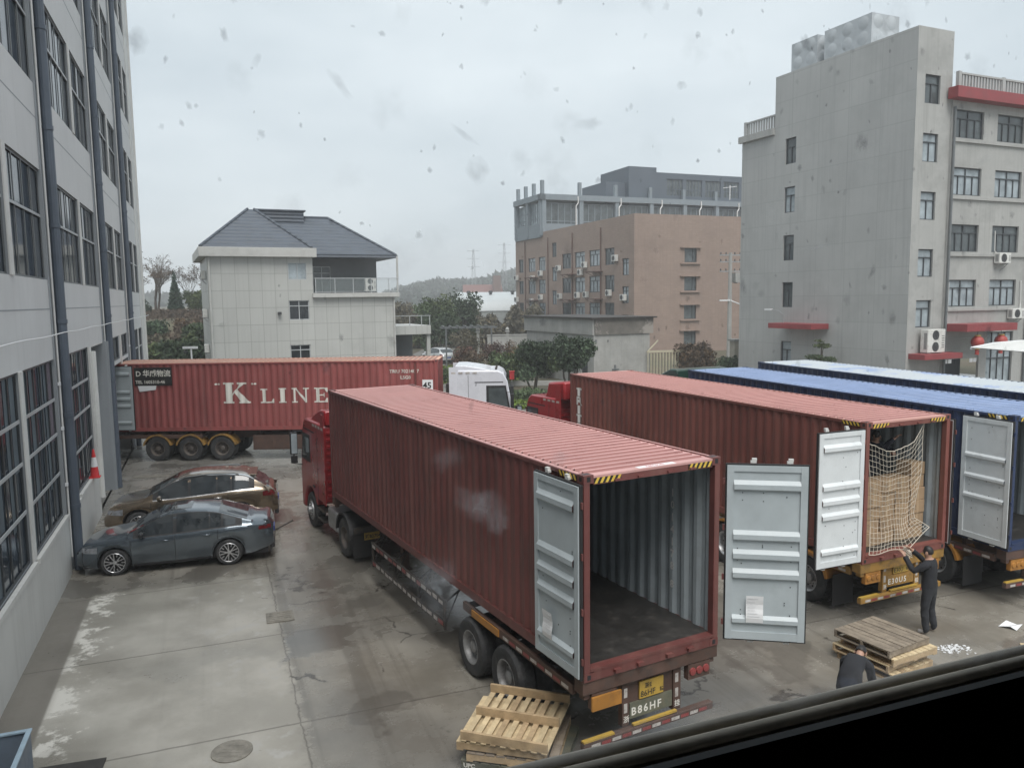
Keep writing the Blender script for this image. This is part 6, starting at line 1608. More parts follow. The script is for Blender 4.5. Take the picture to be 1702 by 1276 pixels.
b = MB(); b.box(-0.15, -0.15, 0, 0.15, 0.15, 0.03); b.lathe([(0.125, 0.03), (0.095, 0.33), (0.0, 0.33)], 18); b.build('cone_base', M['cone_red'], o)
b = MB(); b.lathe([(0.097, 0.33), (0.06, 0.62), (0, 0.62)], 18); b.build('reflective_sleeve', M['white_paint'], o)
b = MB(); b.lathe([(0.062, 0.62), (0.03, 0.85), (0, 0.86)], 18); b.build('cone_tip', M['cone_red'], o)
o = thing('red_brick_scrap', 'broken red scrap at the foot of the wall in front of the sedan', 'rubble', (-13.2, 24.1, 0.02), 0.4)
b = MB(); b.prism([(0, 0), (0.5, 0.0), (0.42, 0.10), (0.05, 0.14)], -0.12, 0.12); b.box(-0.3, 0.55, 0, -0.1, 0.8, 0.08); b.build('scrap', mat('faded red rubble', (0.33, 0.13, 0.10), 0.8), o)
o = thing('stick', 'thin dark stick lying on the wet concrete behind the sedan', 'stick', (-6.9, 22.6, 0.03), R(60))
b = MB(); b.tube([(-0.55, 0, 0), (0, 0.03, 0.02), (0.55, 0, 0.12)], 0.02, 6); b.build('rod', M['iron'], o)
o = thing('paper_scrap', 'crumpled white paper on the wet ground near the right edge', 'litter', (9.70, 15.2, 0.01), 0.5)
b = MB(); b.quad((0, 0, 0), (0.36, 0.05, 0.03), (0.40, -0.14, 0.0), (0.06, -0.2, 0.05)); b.quad((0.06, -0.2, 0.05), (0.40, -0.14, 0.0), (0.42, -0.24, 0.04), (0.10, -0.30, 0.0)); b.build('sheet', M['paper'], o)
o = thing('foam_scrap', 'shattered white foam beside the pallet stack', 'litter', (8.2, 14.2, 0.008), 0.0)
b = MB(); rnd = random.Random(3)
for k in range(110):
    x, y_ = rnd.gauss(0, 0.17), rnd.gauss(0, 0.08); s_ = rnd.uniform(0.008, 0.05); b.box(x, y_, 0, x + s_, y_ + s_ * rnd.uniform(0.4, 0.9), s_ * 0.3, 0, RZ(rnd.uniform(-0.3, 0.3)))
b.build('foam_crumbs', M['paper'], o)
for i, (x, y_, a, l_, lab) in enumerate(((6.0, 14.1, 0.25, 0.42, 'short pale broken board left of the far pallet stack'), (10.2, 14.6, 0.1, 0.35, 'thin pale splinter below the crumpled paper'), (9.6, 14.35, -0.3, 0.4, 'pale splinter near the shattered foam'))):
    o = thing('broken_board', lab, 'board', (x, y_, 0.006), a, 'broken boards on the ground'); b = MB(); b.prism([(0, 0), (0.06, 0), (0.05, 0.02), (0.01, 0.02)], 0, l_); b.build('board', M['wood_pale'], o)
# ---------------------------------------------------------------- vegetation
def leaves(mb, blobs, n, size, rnd, flat=0.0, mi=0):
    vol = [b[3] * b[4] * b[5] for b in blobs]; tot = sum(vol)
    for bl, v in zip(blobs, vol):
        tone = rnd.choice((0, 0, 0, 1, 2))
        for _ in range(max(6, int(n * v / tot))):
            d = Vector((rnd.gauss(0, 1), rnd.gauss(0, 1), rnd.gauss(0, 1))).normalized() * (rnd.random() ** 0.45)
            c = Vector((bl[0] + d.x * bl[3], bl[1] + d.y * bl[4], bl[2] + d.z * bl[5]))
            s = size * rnd.uniform(0.6, 1.35)
            a = Vector((rnd.gauss(0, 1), rnd.gauss(0, 1), rnd.gauss(0, 0.6))).normalized()
            b = a.orthogonal().normalized(); b = (Matrix.Rotation(rnd.uniform(0, 2 * PI), 3, a) @ b)
            e = a.cross(b)
            p = [c - b * s, c - e * s * 0.45, c + b * s, c + e * s * 0.45]
            mb.quad(*p, tone if mi == 0 and rnd.random() < 0.75 else 0)
def tree(name, label, cat, loc, blobs, n, size, lm, trunk=None, seed=1, group=None, part='crown', trunkm=None):
    root = thing(name, label, cat, loc, 0, group); rnd = random.Random(seed)
    b = MB(); leaves(b, blobs, n, size, rnd); b.build(part, lm, root)
    t = MB()
    if trunk:
        stems, r0, hb = trunk
        for k in range(stems):
            a = 2 * PI * k / stems + rnd.random(); sp = 0.25 * (stems > 1)
            bl = blobs[rnd.randrange(len(blobs))]
            p0 = Vector((sp * 0.4 * math.cos(a), sp * 0.4 * math.sin(a), -0.1)); p2 = Vector((bl[0] * 0.7, bl[1] * 0.7, bl[2]))
            p1 = p0.lerp(p2, 0.5) + Vector((sp * math.cos(a), sp * math.sin(a), 0))
            t.tube([p0, p1, p2], [r0, r0 * 0.75, r0 * 0.35], 7)
            for q in range(5):
                bl2 = blobs[rnd.randrange(len(blobs))]; s = p1.lerp(p2, rnd.uniform(0, 0.8))
                e = Vector((bl2[0], bl2[1], bl2[2])) + Vector((rnd.uniform(-1, 1) * bl2[3], rnd.uniform(-1, 1) * bl2[4], rnd.uniform(-0.5, 0.8) * bl2[5])) * 0.8
                t.tube([s, s.lerp(e, 0.5) + Vector((0, 0, 0.1)), e], [r0 * 0.4, r0 * 0.25, r0 * 0.1], 5)
        t.build('trunk', trunkm or M['bark'], root, smooth=60)
    return root
def bare_tree(label, loc, h, seed, group, leafy=0, lm=None, spread=0.55, depth=6):
    root = thing('bare_tree', label, 'tree', loc, 0, group); rnd = random.Random(seed)
    t = MB(); tw = MB(); tips = []
    def grow(p, d, l, r, k):
        q = p + d * l; m = p.lerp(q, 0.5) + Vector((rnd.uniform(-1, 1), rnd.uniform(-1, 1), 0)) * l * 0.06
        r = max(r, 0.013)
        (t if k < 2 else tw).tube([p, m, q], [r, r * 0.85, max(0.011, r * 0.66)], 6 if k < 2 else 3, cap=False)
        if k >= depth: tips.append(q); return
        for _ in range(3 if k < 4 else 2):
            nd = (d + Vector((rnd.uniform(-1, 1), rnd.uniform(-1, 1), rnd.uniform(-0.25, 0.5))) * spread * (0.8 + 0.15 * k)).normalized()
            grow(q if rnd.random() < 0.6 else p.lerp(q, rnd.uniform(0.55, 0.95)), nd, l * rnd.uniform(0.60, 0.82), r * 0.60, k + 1)
    grow(Vector((0, 0, -0.2)), Vector((0, 0, 1)), h * 0.30, h * 0.022, 0)
    t.build('trunk', M['bark'], root, smooth=60); tw.build('twigs', M['twig'], root)
    if leafy:
        b = MB()
        for p in tips:
            if rnd.random() < leafy: leaves(b, [(p.x, p.y, p.z, 0.35, 0.35, 0.3)], 7, 0.10, rnd)
        b.build('leaves', lm, root)
    return root
M['twig'] = mat('grey brown twigs', (0.14, 0.125, 0.11), 0.9, var=0.25)
def ball(r, h, z0, k, rnd):
    out = [(0, 0, z0 + h * 0.55, r * 0.8, r * 0.8, h * 0.42)]
    for i in range(k):
        a = rnd.uniform(0, 2 * PI); q = rnd.uniform(0.35, 0.75) * r; out.append((q * math.cos(a), q * math.sin(a), z0 + h * rnd.uniform(0.2, 0.85), r * rnd.uniform(0.25, 0.45), r * rnd.uniform(0.25, 0.45), h * rnd.uniform(0.13, 0.25)))
    return out
rn = random.Random(21)
# two round garden trees before the concrete store
tree('round_tree', 'dense round evergreen garden tree with several stems close before the concrete store door', 'tree', (4.05, 54.5, 0), ball(1.75, 3.0, 1.15, 12, rn), 5200, 0.13, M['leaf_dark'], (5, 0.09, 1.2), 3, 'garden trees')
tree('round_tree', 'dense evergreen garden tree with dark crown, left neighbour of the round one by the store', 'tree', (1.55, 55.5, 0), ball(1.75, 2.9, 0.9, 12, rn), 4600, 0.13, M['leaf_dark'], (5, 0.09, 1.2), 4, 'garden trees')
tree('round_tree', 'low spreading evergreen beside the dark garden trees', 'tree', (-0.4, 60.0, 0), ball(1.7, 2.2, 0.5, 10, rn), 2600, 0.14, M['leaf_mid'], (3, 0.07, 0.9), 5, 'garden trees')
sh = [(-4.2, 70, 1.5, 2.6, 'leaf_red', 'reddish leafless looking shrub by the garden path, nearest the tiled house'), (-3.4, 66, 1.3, 2.3, 'leaf_brown', 'brown shrub between the garden path and the white cab'), (-1.6, 71, 1.6, 2.8, 'leaf_red', 'taller reddish shrub before the garden posts'), (0.6, 68, 1.4, 2.6, 'leaf_brown', 'brown shrub left of the dark evergreen trees'), (-4.6, 60, 1.0, 1.4, 'leaf_mid', 'low green shrub by the kerb above the white cab'), (-4.7, 63.5, 1.1, 1.2, 'leaf_mid', 'low green shrub at the path bend by the silver car'), (2.9, 66, 1.3, 2.6, 'leaf_mid', 'green shrub in shade behind the two round evergreens'), (-2.2, 55.0, 1.1, 1.5, 'leaf_brown', 'thin brown bush directly over the white cab roof'), (1.2, 49.5, 1.5, 1.0, 'leaf_mid', 'low green hedge clump beside the yard road'), (-0.6, 50.2, 1.3, 0.9, 'leaf_mid', 'low green hedge clump nearer the white cab'), (3.2, 50.0, 1.4, 1.0, 'leaf_dark', 'dark hedge clump under the round garden tree')]
for i, (x, y, r, h, m_, lab) in enumerate(sh): tree('garden_shrub', lab, 'shrub', (x, y, 0), ball(r, h, 0.1, 8, rn), 1500, 0.11, M[m_], (5, 0.035, 0.4), 30 + i, 'garden shrubs')
tree('brown_bush', 'large round brown bush between the concrete store and the tower', 'bush', (14.6, 62.0, 0), ball(2.0, 3.1, 0.0, 14, rn), 4200, 0.13, M['leaf_brown'], (6, 0.05, 0.5), 60)
tree('brown_bush', 'smaller dark bush beside the cream gate pillar', 'bush', (17.0, 62.5, 0), ball(1.3, 2.0, 0.0, 8, rn), 1600, 0.12, M['leaf_dark'], (4, 0.04, 0.5), 61)
# dark trees right of the tiled house
for i, (x, y, h, lab) in enumerate(((-8.6, 93, 7.7, 'dark broadleaf tree rising beyond the house porch, nearest the house'), (-6.0, 98, 8.2, 'tallest dark tree beyond the house porch'), (-10.0, 101, 7.2, 'dark tree half hidden by the house corner'), (-8.6, 90, 5.4, 'lower dark tree over the silver car'))):
    tree('dark_tree', lab, 'tree', (x, y, 0), ball(2.7, h * 0.75, h * 0.2, 22, rn)[1:], 3000, 0.20, M['leaf_dark' if i % 2 else 'leaf_mid'], (2, 0.14, 2), 70 + i, 'dark trees behind the house')
# cone cypress and bank plants on the left
cy = [(0, 0, 0.4 + 0.42 * k, 1.12 * (1 - k / 13.5) + 0.05, 1.12 * (1 - k / 13.5) + 0.05, 0.42) for k in range(13)]
tree('cypress', 'slim pointed dark green cypress on the bank left of the house', 'tree', (-42.3, 100.0, 4.9), cy, 5200, 0.15, M['leaf_cyp'], (1, 0.10, 1), 81)
for i, (x, y, z, h, lab) in enumerate(((-46.8, 98, 5.0, 8.2, 'tall bare winter tree close to the end of the factory block'), (-44.8, 101, 5.0, 7.2, 'bare winter tree between the factory block and the cypress'), (-47.5, 106, 5.2, 8.6, 'bare tree farther back at the edge of the factory block'), (-43.8, 108, 5.2, 6.6, 'thin bare tree just left of the cypress'), (-49.0, 95, 5.0, 7.6, 'bare tree right against the end of the factory block'), (-46.0, 96, 4.9, 6.4, 'lower bushy bare tree in front of the tall ones'), (-39.9, 106, 5.0, 6.0, 'bare tree on the house side of the cypress'))):
    bare_tree(lab, (x, y, z), h, 90 + i, 'bare trees on the bank', 0.25, M['leaf_brown'])
for i, (x, y, z, r, h, m_, lab) in enumerate(((-27.4, 66, 0.3, 2.3, 3.6, 'leaf_dark', 'big dark bush against the left side of the tiled house'), (-30.4, 68, 0.5, 2.2, 3.0, 'leaf_mid', 'big green bush on the bank left of the house'), (-38.2, 102, 4.6, 1.7, 5.2, 'leaf_mid', 'green tree right of the cypress, touching the house edge'), (-36.9, 99, 4.6, 1.8, 4.2, 'leaf_dark', 'dark tree beside the upper house wall'), (-45.2, 95, 4.4, 2.2, 3.4, 'leaf_dark', 'dark bush under the bare trees by the factory end'), (-41.0, 104, 4.8, 2.0, 3.6, 'leaf_mid', 'green bush just behind the foot of the cypress'), (-36.6, 80, 2.4, 2.3, 2.6, 'leaf_dark', 'dark bush half way up the bank, nearest the factory corner'), (-33.6, 83, 2.6, 2.2, 2.4, 'leaf_brown', 'russet bush in the middle of the bank'), (-31.3, 79, 2.0, 2.0, 2.8, 'leaf_mid', 'green bush half way up the bank beside the house'), (-33.5, 72, 1.6, 2.2, 2.2, 'leaf_scrub', 'dry scrubby bush at the foot of the factory end'))):
    tree('bank_bush', lab, 'bush', (x, y, z), ball(r, h, 0.0, 12, rn), 3000, 0.19, M[m_], (3, 0.08, 0.8), 100 + i, 'bushes on the bank')
for i, (x, y, r, h, m_, lab) in enumerate(((-3.9, 74.5, 1.6, 3.1, 'leaf_scrub', 'thin twiggy shrub under the pergola beams'), (-1.0, 75.5, 1.6, 3.0, 'leaf_brown', 'brown twiggy shrub between the two right garden posts'), (1.4, 74, 1.7, 3.2, 'leaf_mid', 'green shrub before the pale boundary wall'), (3.6, 72, 1.8, 3.3, 'leaf_dark', 'dark shrub touching the concrete store wall'), (-4.9, 82, 1.8, 3.6, 'leaf_scrub', 'pale twiggy tree beside the path behind the pergola'), (-2.6, 62.8, 1.2, 1.7, 'leaf_dark', 'dark low shrub over the kerb wall'), (-9.6, 71, 1.1, 2.0, 'leaf_red', 'reddish shrub at the house porch corner'))):
    tree('garden_shrub', lab, 'shrub', (x, y, 0), ball(r, h, 0.1, 9, rn)[1:], 1500, 0.10, M[m_], (6, 0.035, 0.5), 140 + i, 'garden shrubs')
# bonsai
o = tree('bonsai_pine', 'small clipped pine with layered pads against the tower wall', 'tree', (19.75, 50.3, 0), [(0.1, 0, 3.45, 0.62, 0.5, 0.16), (-0.05, 0.1, 3.75, 0.35, 0.3, 0.12), (-0.45, 0, 2.75, 0.6, 0.5, 0.17), (0.45, 0.1, 2.55, 0.7, 0.5, 0.2), (0.0, 0, 2.2, 0.8, 0.6, 0.22)], 1500, 0.08, M['leaf_mid'], (1, 0.10, 3), 120)
# ground cover, scrub, far wood
b = MB(); rnd = random.Random(9)
for (x0, x1, y0, y1, n_, h) in ((-7.5, -1.0, 62, 78, 2600, 0.25), (-3.4, 0.5, 64, 70, 1300, 0.3), (-4, 5.5, 47.5, 49, 900, 0.5)):
    for _ in range(n_):
        x, y = rnd.uniform(x0, x1), rnd.uniform(y0, y1); leaves(b, [(x, y, h * 0.5, 0.2, 0.2, h * 0.5)], 1, 0.14, rnd)
b.build('ground_cover', M['leaf_lime'], None).__setitem__('kind', 'stuff')
b = MB()
for _ in range(9000):
    x = rnd.uniform(-22, 8); y = rnd.uniform(108, 130); h = 4.2 + 1.2 * math.sin(x * 0.7) + 0.9 * math.sin(x * 1.9 + 1); leaves(b, [(x, y, rnd.uniform(0.2, h), 0.5, 0.5, 0.4)], 1, 0.32, rnd)
b.build('scrub', M['leaf_scrub'], None).__setitem__('kind', 'stuff')
b = MB()
for _ in range(14000):
    x = rnd.uniform(-50, -26); y = rnd.uniform(62, 98); zt = max(0, min(5, (y - 60) * 0.14)); leaves(b, [(x, y, zt + rnd.uniform(0, 0.8), 0.5, 0.5, 0.3)], 1, 0.17, rnd)
b.build('bank_scrub', mat('russet dry grass', (0.088, 0.066, 0.048), 0.85, var=0.4, scale=0.5), None).__setitem__('kind', 'stuff')
def hillh(x, y):
    return max(0.0, 10 + 10 * math.sin(x * 0.011 + 0.6) + 5 * math.sin(x * 0.031 + 2) + 3 * math.sin(x * 0.075)) * math.exp(-((y - 560) / 130.0) ** 2)
b = MB(); nx, ny = 110, 14; vs = []; fs = []
for j in range(ny + 1):
    for i in range(nx + 1):
        x = -520 + 1000 * i / nx; y = 330 + 430 * j / ny; vs.append((x, y, hillh(x, y) - 0.4))
for j in range(ny):
    for i in range(nx): fs.append((j * (nx + 1) + i, j * (nx + 1) + i + 1, (j + 1) * (nx + 1) + i + 1, (j + 1) * (nx + 1) + i))
b.add(vs, fs); h_ = b.build('hills', M['leaf_far'], None, smooth=180); h_['kind'] = 'structure'
b = MB()
for _ in range(15000):
    x = rnd.uniform(-330, 120); y = rnd.uniform(380, 600); z = hillh(x, y); s = rnd.uniform(1.5, 3.6)
    leaves(b, [(x, y, z + rnd.uniform(0, 4.5), 2.5, 2.5, 2.2)], 1, s, rnd)
b.build('far_wood', M['leaf_far'], None).__setitem__('kind', 'stuff')

# ---------------------------------------------------------------- ground
def terr(x, y):
    m = max(0.0, min(1.0, (y - 58) / 34.0)); m = m * m * (3 - 2 * m)
    k = max(0.0, min(1.0, (-24.5 - x - 0.12 * max(0, y - 60)) / 6.0)); k = k * k * (3 - 2 * k)
    return 5.0 * m * k
M['soil'] = mat('grassy soil', (0.085, 0.080, 0.05), 0.9, var=0.4, scale=0.25, dirt=0.6, dcol=(0.13, 0.095, 0.065), dscale=0.12)
gx = [-700, -300, -120] + [-80 + 4 * i for i in range(46)] + [140, 300, 700]; gy_ = [-100, -60] + [0 + 4 * i for i in range(46)] + [220, 300, 500, 780]
b = MB(); vs = [(x, y, terr(x, y) - 0.012) for y in gy_ for x in gx]; n = len(gx)
fs = [(j * n + i, j * n + i + 1, (j + 1) * n + i + 1, (j + 1) * n + i) for j in range(len(gy_) - 1) for i in range(n - 1)]
b.add(vs, fs); g_ = b.build('ground', M['soil'], None, smooth=180); g_['kind'] = 'structure'
# concrete yard, laid in the frame of the factory wall (x = distance from the wall, y = along it)
ym = bpy.data.materials.new('wet yard concrete'); ym.use_nodes = True
nt = ym.node_tree; N = nt.nodes; L = nt.links; bs = N['Principled BSDF']
def nd(t, **k):
    x = N.new(t)
    for a, v in k.items(): setattr(x, a, v)
    return x
tc = nd('ShaderNodeTexCoord'); sp = nd('ShaderNodeSeparateXYZ'); L.new(tc.outputs['Object'], sp.inputs[0])
def nz(scale, detail=6, rough=0.6, vec=None, dist=0.0):
    x = nd('ShaderNodeTexNoise'); x.inputs['Scale'].default_value = scale; x.inputs['Detail'].default_value = detail; x.inputs['Roughness'].default_value = rough; x.inputs['Distortion'].default_value = dist
    L.new(vec or tc.outputs['Object'], x.inputs['Vector']); return x.outputs[0]
def math_(op, a, b=None, c=None, clamp=False):
    x = nd('ShaderNodeMath', operation=op, use_clamp=clamp)
    for i, v in enumerate((a, b, c)):
        if v is None: continue
        if isinstance(v, (int, float)): x.inputs[i].default_value = v
        else: L.new(v, x.inputs[i])
    return x.outputs[0]
def ramp(v, lo, hi, a=0.0, b=1.0):
    x = nd('ShaderNodeMapRange', interpolation_type='SMOOTHSTEP'); L.new(v, x.inputs[0])
    for i, q in enumerate((lo, hi, a, b)): x.inputs[i + 1].default_value = q
    return x.outputs[0]
def mixc(f, a, b):
    x = nd('ShaderNodeMix', data_type='RGBA'); 
    if isinstance(f, float): x.inputs[0].default_value = f
    else: L.new(f, x.inputs[0])
    for i, q in ((6, a), (7, b)):
        if isinstance(q, tuple): x.inputs[i].default_value = q + (1,)
        else: L.new(q, x.inputs[i])
    return x.outputs[2]
X, Y = sp.outputs[0], sp.outputs[1]
nA = nz(0.55, 8, 0.65); nB = nz(2.6, 8, 0.7); nC = nz(0.22, 4, 0.5); nD = nz(9, 6, 0.7)
edge = math_('ADD', math_('MULTIPLY', math_('SUBTRACT', nB, 0.5), 1.1), math_('MULTIPLY', math_('SUBTRACT', nA, 0.5), 0.6))
dx_ = math_('ADD', X, edge)
slab = ramp(dx_, 4.5, 4.75, 1, 0)                                  # dry slab next to the wall
far = ramp(math_('ADD', Y, math_('MULTIPLY', edge, 1.4)), -1.9, -1.3, 1, 0)
slab = math_('MULTIPLY', slab, far)
dry = mixc(ramp(nA, 0.35, 0.65), (0.315, 0.295, 0.255), (0.45, 0.43, 0.385))
dry = mixc(ramp(nC, 0.42, 0.60, 0, 0.75), dry, (0.235, 0.222, 0.19))
dry = mixc(math_('MULTIPLY', ramp(math_('ADD', nB, math_('MULTIPLY', nA, 0.6)), 0.83, 0.98), ramp(X, 2.0, 4.0)), dry, (0.42, 0.41, 0.385))
band = math_('MULTIPLY', ramp(X, 0.62, 0.85), ramp(math_('ADD', X, math_('MULTIPLY', math_('SUBTRACT', nB, 0.5), 2.6)), 0.95, 1.25, 1, 0))
salt = math_('MULTIPLY', band, ramp(nz(1.1, 7, 0.7), 0.47, 0.53))
dry = mixc(salt, dry, (0.62, 0.60, 0.55))
dry = mixc(math_('MULTIPLY', ramp(X, 0.70, 0.76, 1, 0), 0.85), dry, (0.155, 0.14, 0.12))
wet = mixc(ramp(nA, 0.3, 0.7), (0.188, 0.171, 0.142), (0.31, 0.29, 0.253))
wet = mixc(ramp(nC, 0.45, 0.6, 0, 0.7), wet, (0.145, 0.136, 0.12))
yard_far = ramp(math_('ADD', Y, math_('MULTIPLY', edge, 3.0)), 5.0, 12.0)
wet = mixc(math_('MULTIPLY', yard_far, 0.6), wet, (0.26, 0.255, 0.24))
col = mixc(slab, wet, dry)
vor = nd('ShaderNodeTexVoronoi', feature='DISTANCE_TO_EDGE'); vor.inputs['Scale'].default_value = 0.33
wv_ = nd('ShaderNodeVectorMath', operation='ADD'); nn_ = nd('ShaderNodeTexNoise'); nn_.inputs['Scale'].default_value = 1.4; nn_.inputs['Detail'].default_value = 6; L.new(tc.outputs['Object'], nn_.inputs['Vector']); L.new(tc.outputs['Object'], wv_.inputs[0]); L.new(nn_.outputs[1], wv_.inputs[1]); L.new(wv_.outputs[0], vor.inputs['Vector'])
crack = math_('MULTIPLY', ramp(vor.outputs['Distance'], 0.004, 0.012, 1, 0), ramp(dx_, 4.0, 4.6))
crack = math_('MULTIPLY', crack, ramp(nz(0.5), 0.53, 0.58))
col = mixc(math_('MULTIPLY', crack, 0.8), col, (0.045, 0.04, 0.035))
jy = math_('ABSOLUTE', math_('SUBTRACT', math_('FRACT', math_('DIVIDE', math_('ADD', Y, math_('MULTIPLY', nB, 0.05)), 3.62)), 0.5))
joint = math_('MAXIMUM', ramp(jy, 0.0035, 0.0075, 1, 0), ramp(math_('ABSOLUTE', math_('SUBTRACT', X, math_('ADD', 4.62, math_('MULTIPLY', edge, 0.18)))), 0.006, 0.02, 1, 0))
joint = math_('MULTIPLY', joint, 0.55)
col = mixc(joint, col, (0.075, 0.065, 0.055))
col = mixc(math_('MULTIPLY', ramp(nD, 0.62, 0.72), 0.35), col, (0.07, 0.06, 0.05))
grit = nz(70, 3, 0.8)
col = mixc(ramp(grit, 0.60, 0.70, 0, 0.35), col, (0.10, 0.092, 0.08)); col = mixc(ramp(grit, 0.36, 0.28, 0, 0.25), col, (0.46, 0.44, 0.40))
mpt = nd('ShaderNodeMapping'); mpt.inputs['Rotation'].default_value = (0, 0, R(8)); mpt.inputs['Scale'].default_value = (2.2, 0.06, 1); L.new(tc.outputs['Object'], mpt.inputs[0])
trk = math_('MULTIPLY', ramp(nz(1.0, 4, 0.6, mpt.outputs[0]), 0.52, 0.66, 0, 0.45), math_('SUBTRACT', 1.0, math_('MULTIPLY', slab, 0.8)))
col = mixc(trk, col, (0.105, 0.095, 0.08))
pud = math_('MULTIPLY', ramp(nz(0.42, 5, 0.55), 0.56, 0.60), math_('SUBTRACT', 1.0, math_('MULTIPLY', slab, 0.75)))
col = mixc(math_('MULTIPLY', pud, 0.55), col, (0.10, 0.092, 0.08))
L.new(col, bs.inputs['Base Color'])
rgh = math_('ADD', math_('MULTIPLY', slab, 0.22), ramp(math_('ADD', nA, math_('MULTIPLY', nB, 0.35)), 0.50, 0.85, 0.10, 0.42))
rgh = math_('MAXIMUM', math_('SUBTRACT', rgh, math_('MULTIPLY', pud, 0.30)), 0.035); L.new(rgh, bs.inputs['Roughness'])
bmp = nd('ShaderNodeBump'); bmp.inputs['Strength'].default_value = 0.25; bmp.inputs['Distance'].default_value = 0.01; L.new(math_('SUBTRACT', nz(14, 6, 0.7), math_('MULTIPLY', joint, 0.8)), bmp.inputs['Height']); L.new(bmp.outputs[0], bs.inputs['Normal'])
yd = MB(); yd.quad((-1, -40, 0), (62, -40, 0), (62, 29, 0), (-1, 29, 0)); yo = yd.build('yard', ym, None); yo.location = (-10.97, 18.74, 0); yo.rotation_euler = (0, 0, FA); yo['kind'] = 'structure'
M['road'] = mat('damp grey road', (0.20, 0.195, 0.18), 0.5, var=0.15, scale=0.4, dirt=0.4, dcol=(0.13, 0.125, 0.115), dscale=0.3)
b = MB(); b.poly([(-30, 38, 0.004), (40, 46, 0.004), (40, 60, 0.004), (9, 58, 0.004), (-1, 54, 0.004), (-5, 60, 0.004), (-6.8, 78, 0.004), (-8, 120, 0.004), (-12, 120, 0.004), (-12.5, 62, 0.004), (-30, 52, 0.004)]); ro = b.build('road', M['road'], None); ro['kind'] = 'structure'
b = MB(); b.quad((-2.2, 52.2, 0.009), (4.5, 53.4, 0.009), (4.5, 53.55, 0.009), (-2.2, 52.35, 0.009)); ro = b.build('road_line', M['tape_white'], None); ro['kind'] = 'structure'
# kerbed garden walk
b = MB(); b.box(-3.5, 60.4, 0, 6.0, 60.6, 0.35); ro = b.build('garden_kerb', M['concrete'], None); tag(ro, 'low pale kerb wall along the garden bed', 'kerb')

# ---------------------------------------------------------------- things round the garden
for i, (x, y, lab) in enumerate(((-3.3, 78, 'pale garden post with a carved cap, leftmost of the row'), (-0.4, 78.6, 'pale garden post with a carved cap, middle of the row'), (2.1, 79.2, 'pale garden post with a carved cap, rightmost of the row'))):
    t = thing('garden_post', lab, 'post', (x, y, 0), 0, 'garden posts'); b = MB(); b.box(-0.13, -0.13, 0, 0.13, 0.13, 3.4); b.build('shaft', M['concrete'], t, bevel=0.02); b = MB(); b.box(-0.2, -0.2, 3.4, 0.2, 0.2, 3.55); b.lathe([(0.14, 3.55), (0.2, 3.68), (0.1, 3.85), (0, 3.9)], 12); b.build('cap', M['concrete'], t)
t = thing('garden_wall', 'pale boundary wall behind the garden posts', 'wall', (-2.5, 82, 0), R(4)); b = MB(); b.box(0, 0, 0, 11, 0.25, 2.9); b.box(-0.05, -0.05, 2.9, 11.05, 0.3, 3.0); b.build('wall', M['concrete'], t)
t = thing('pergola', 'low pergola roof of grey beams over the shrubs by the path', 'pergola', (-6.6, 76, 0), R(10)); b = MB()
for k in range(7): b.box(0.7 * k, -0.9, 4.05, 0.7 * k + 0.1, 1.5, 4.17)
b.box(-0.2, -0.5, 3.9, 5.2, -0.38, 4.05); b.box(-0.2, 1.0, 3.9, 5.2, 1.12, 4.05); b.build('beam', M['alu_mid'], t)
for x in (0.2, 4.6):
    b = MB(); b.box(x, -0.5, 0, x + 0.14, -0.36, 3.9); b.build('post', M['alu_mid'], t)
t = thing('red_box', 'small red box on a post in front of the dark garden trees', 'box', (0.0, 56.6, 0), 0); b = MB(); b.box(-0.17, -0.15, 0.9, 0.17, 0.15, 1.45); b.box(-0.2, -0.18, 1.45, 0.2, 0.18, 1.5); b.build('case', M['cone_red'], t); b = MB(); b.box(-0.04, -0.04, 0, 0.04, 0.04, 0.9); b.build('post', M['steel'], t)
t = thing('gate', 'cream sliding gate with upright bars between the store and the brown bush', 'gate', (10.6, 61.5, 0), R(10)); b = MB()
b.box(0, 0, 2.35, 3.4, 0.1, 2.5); b.box(0, 0, 0.15, 3.4, 0.1, 0.3)
for k in range(14): b.box(0.05 + 0.25 * k, 0.02, 0.3, 0.11 + 0.25 * k, 0.08, 2.35)
b.bar((0.1, 0.05, 2.5), (0.9, 0.05, 3.3), 0.08, 0.08); b.build('bars', mat('cream paint', (0.5, 0.46, 0.34), 0.6), t)
t = thing('gate_pillar', 'cream gate pillar and wall with a stone cap next to the tower', 'wall', (18.0, 63.5, 0), R(14)); b = MB(); b.box(0, 0, 0, 1.0, 0.8, 3.05); b.build('pillar', M['cream'] if 'cream' in M else mat('cream render', (0.42, 0.39, 0.32), 0.75, dirt=0.3, dcol=(0.3, 0.28, 0.23)), t); b = MB(); b.box(-0.12, -0.12, 3.05, 1.12, 0.92, 3.2); b.box(1.05, 0.0, 2.9, 5.0, 0.6, 3.02); b.build('cap', M['concrete'], t); b = MB(); b.box(1.0, 0.1, 0, 5.0, 0.5, 2.9); b.build('wall', mat('drab cream render', (0.26, 0.24, 0.20), 0.8, dirt=0.4, dcol=(0.2, 0.185, 0.16)), t)
def lamp(label, P, rz, h, arm, wallm=False, r=0.05):
    t = thing('street_lamp', label, 'street lamp', P, rz, 'street lamps'); b = MB(); b.tube([(0, 0, 0), (0, 0, h)], r, 8)
    b.tube([(0, 0, h), (arm * 0.4, 0, h + 0.45 * abs(arm) * 0.5), (arm, 0, h + 0.30 * abs(arm))], r * 0.7, 6); b.build('pole', M['steel'], t)
    b = MB(); s = 1 if arm > 0 else -1; b.box(min(arm, arm + s * 0.6), -0.12, h + 0.3 * abs(arm) - 0.04, max(arm, arm + s * 0.6), 0.12, h + 0.3 * abs(arm) + 0.06); b.build('lamp_head', M['white_paint'], t)
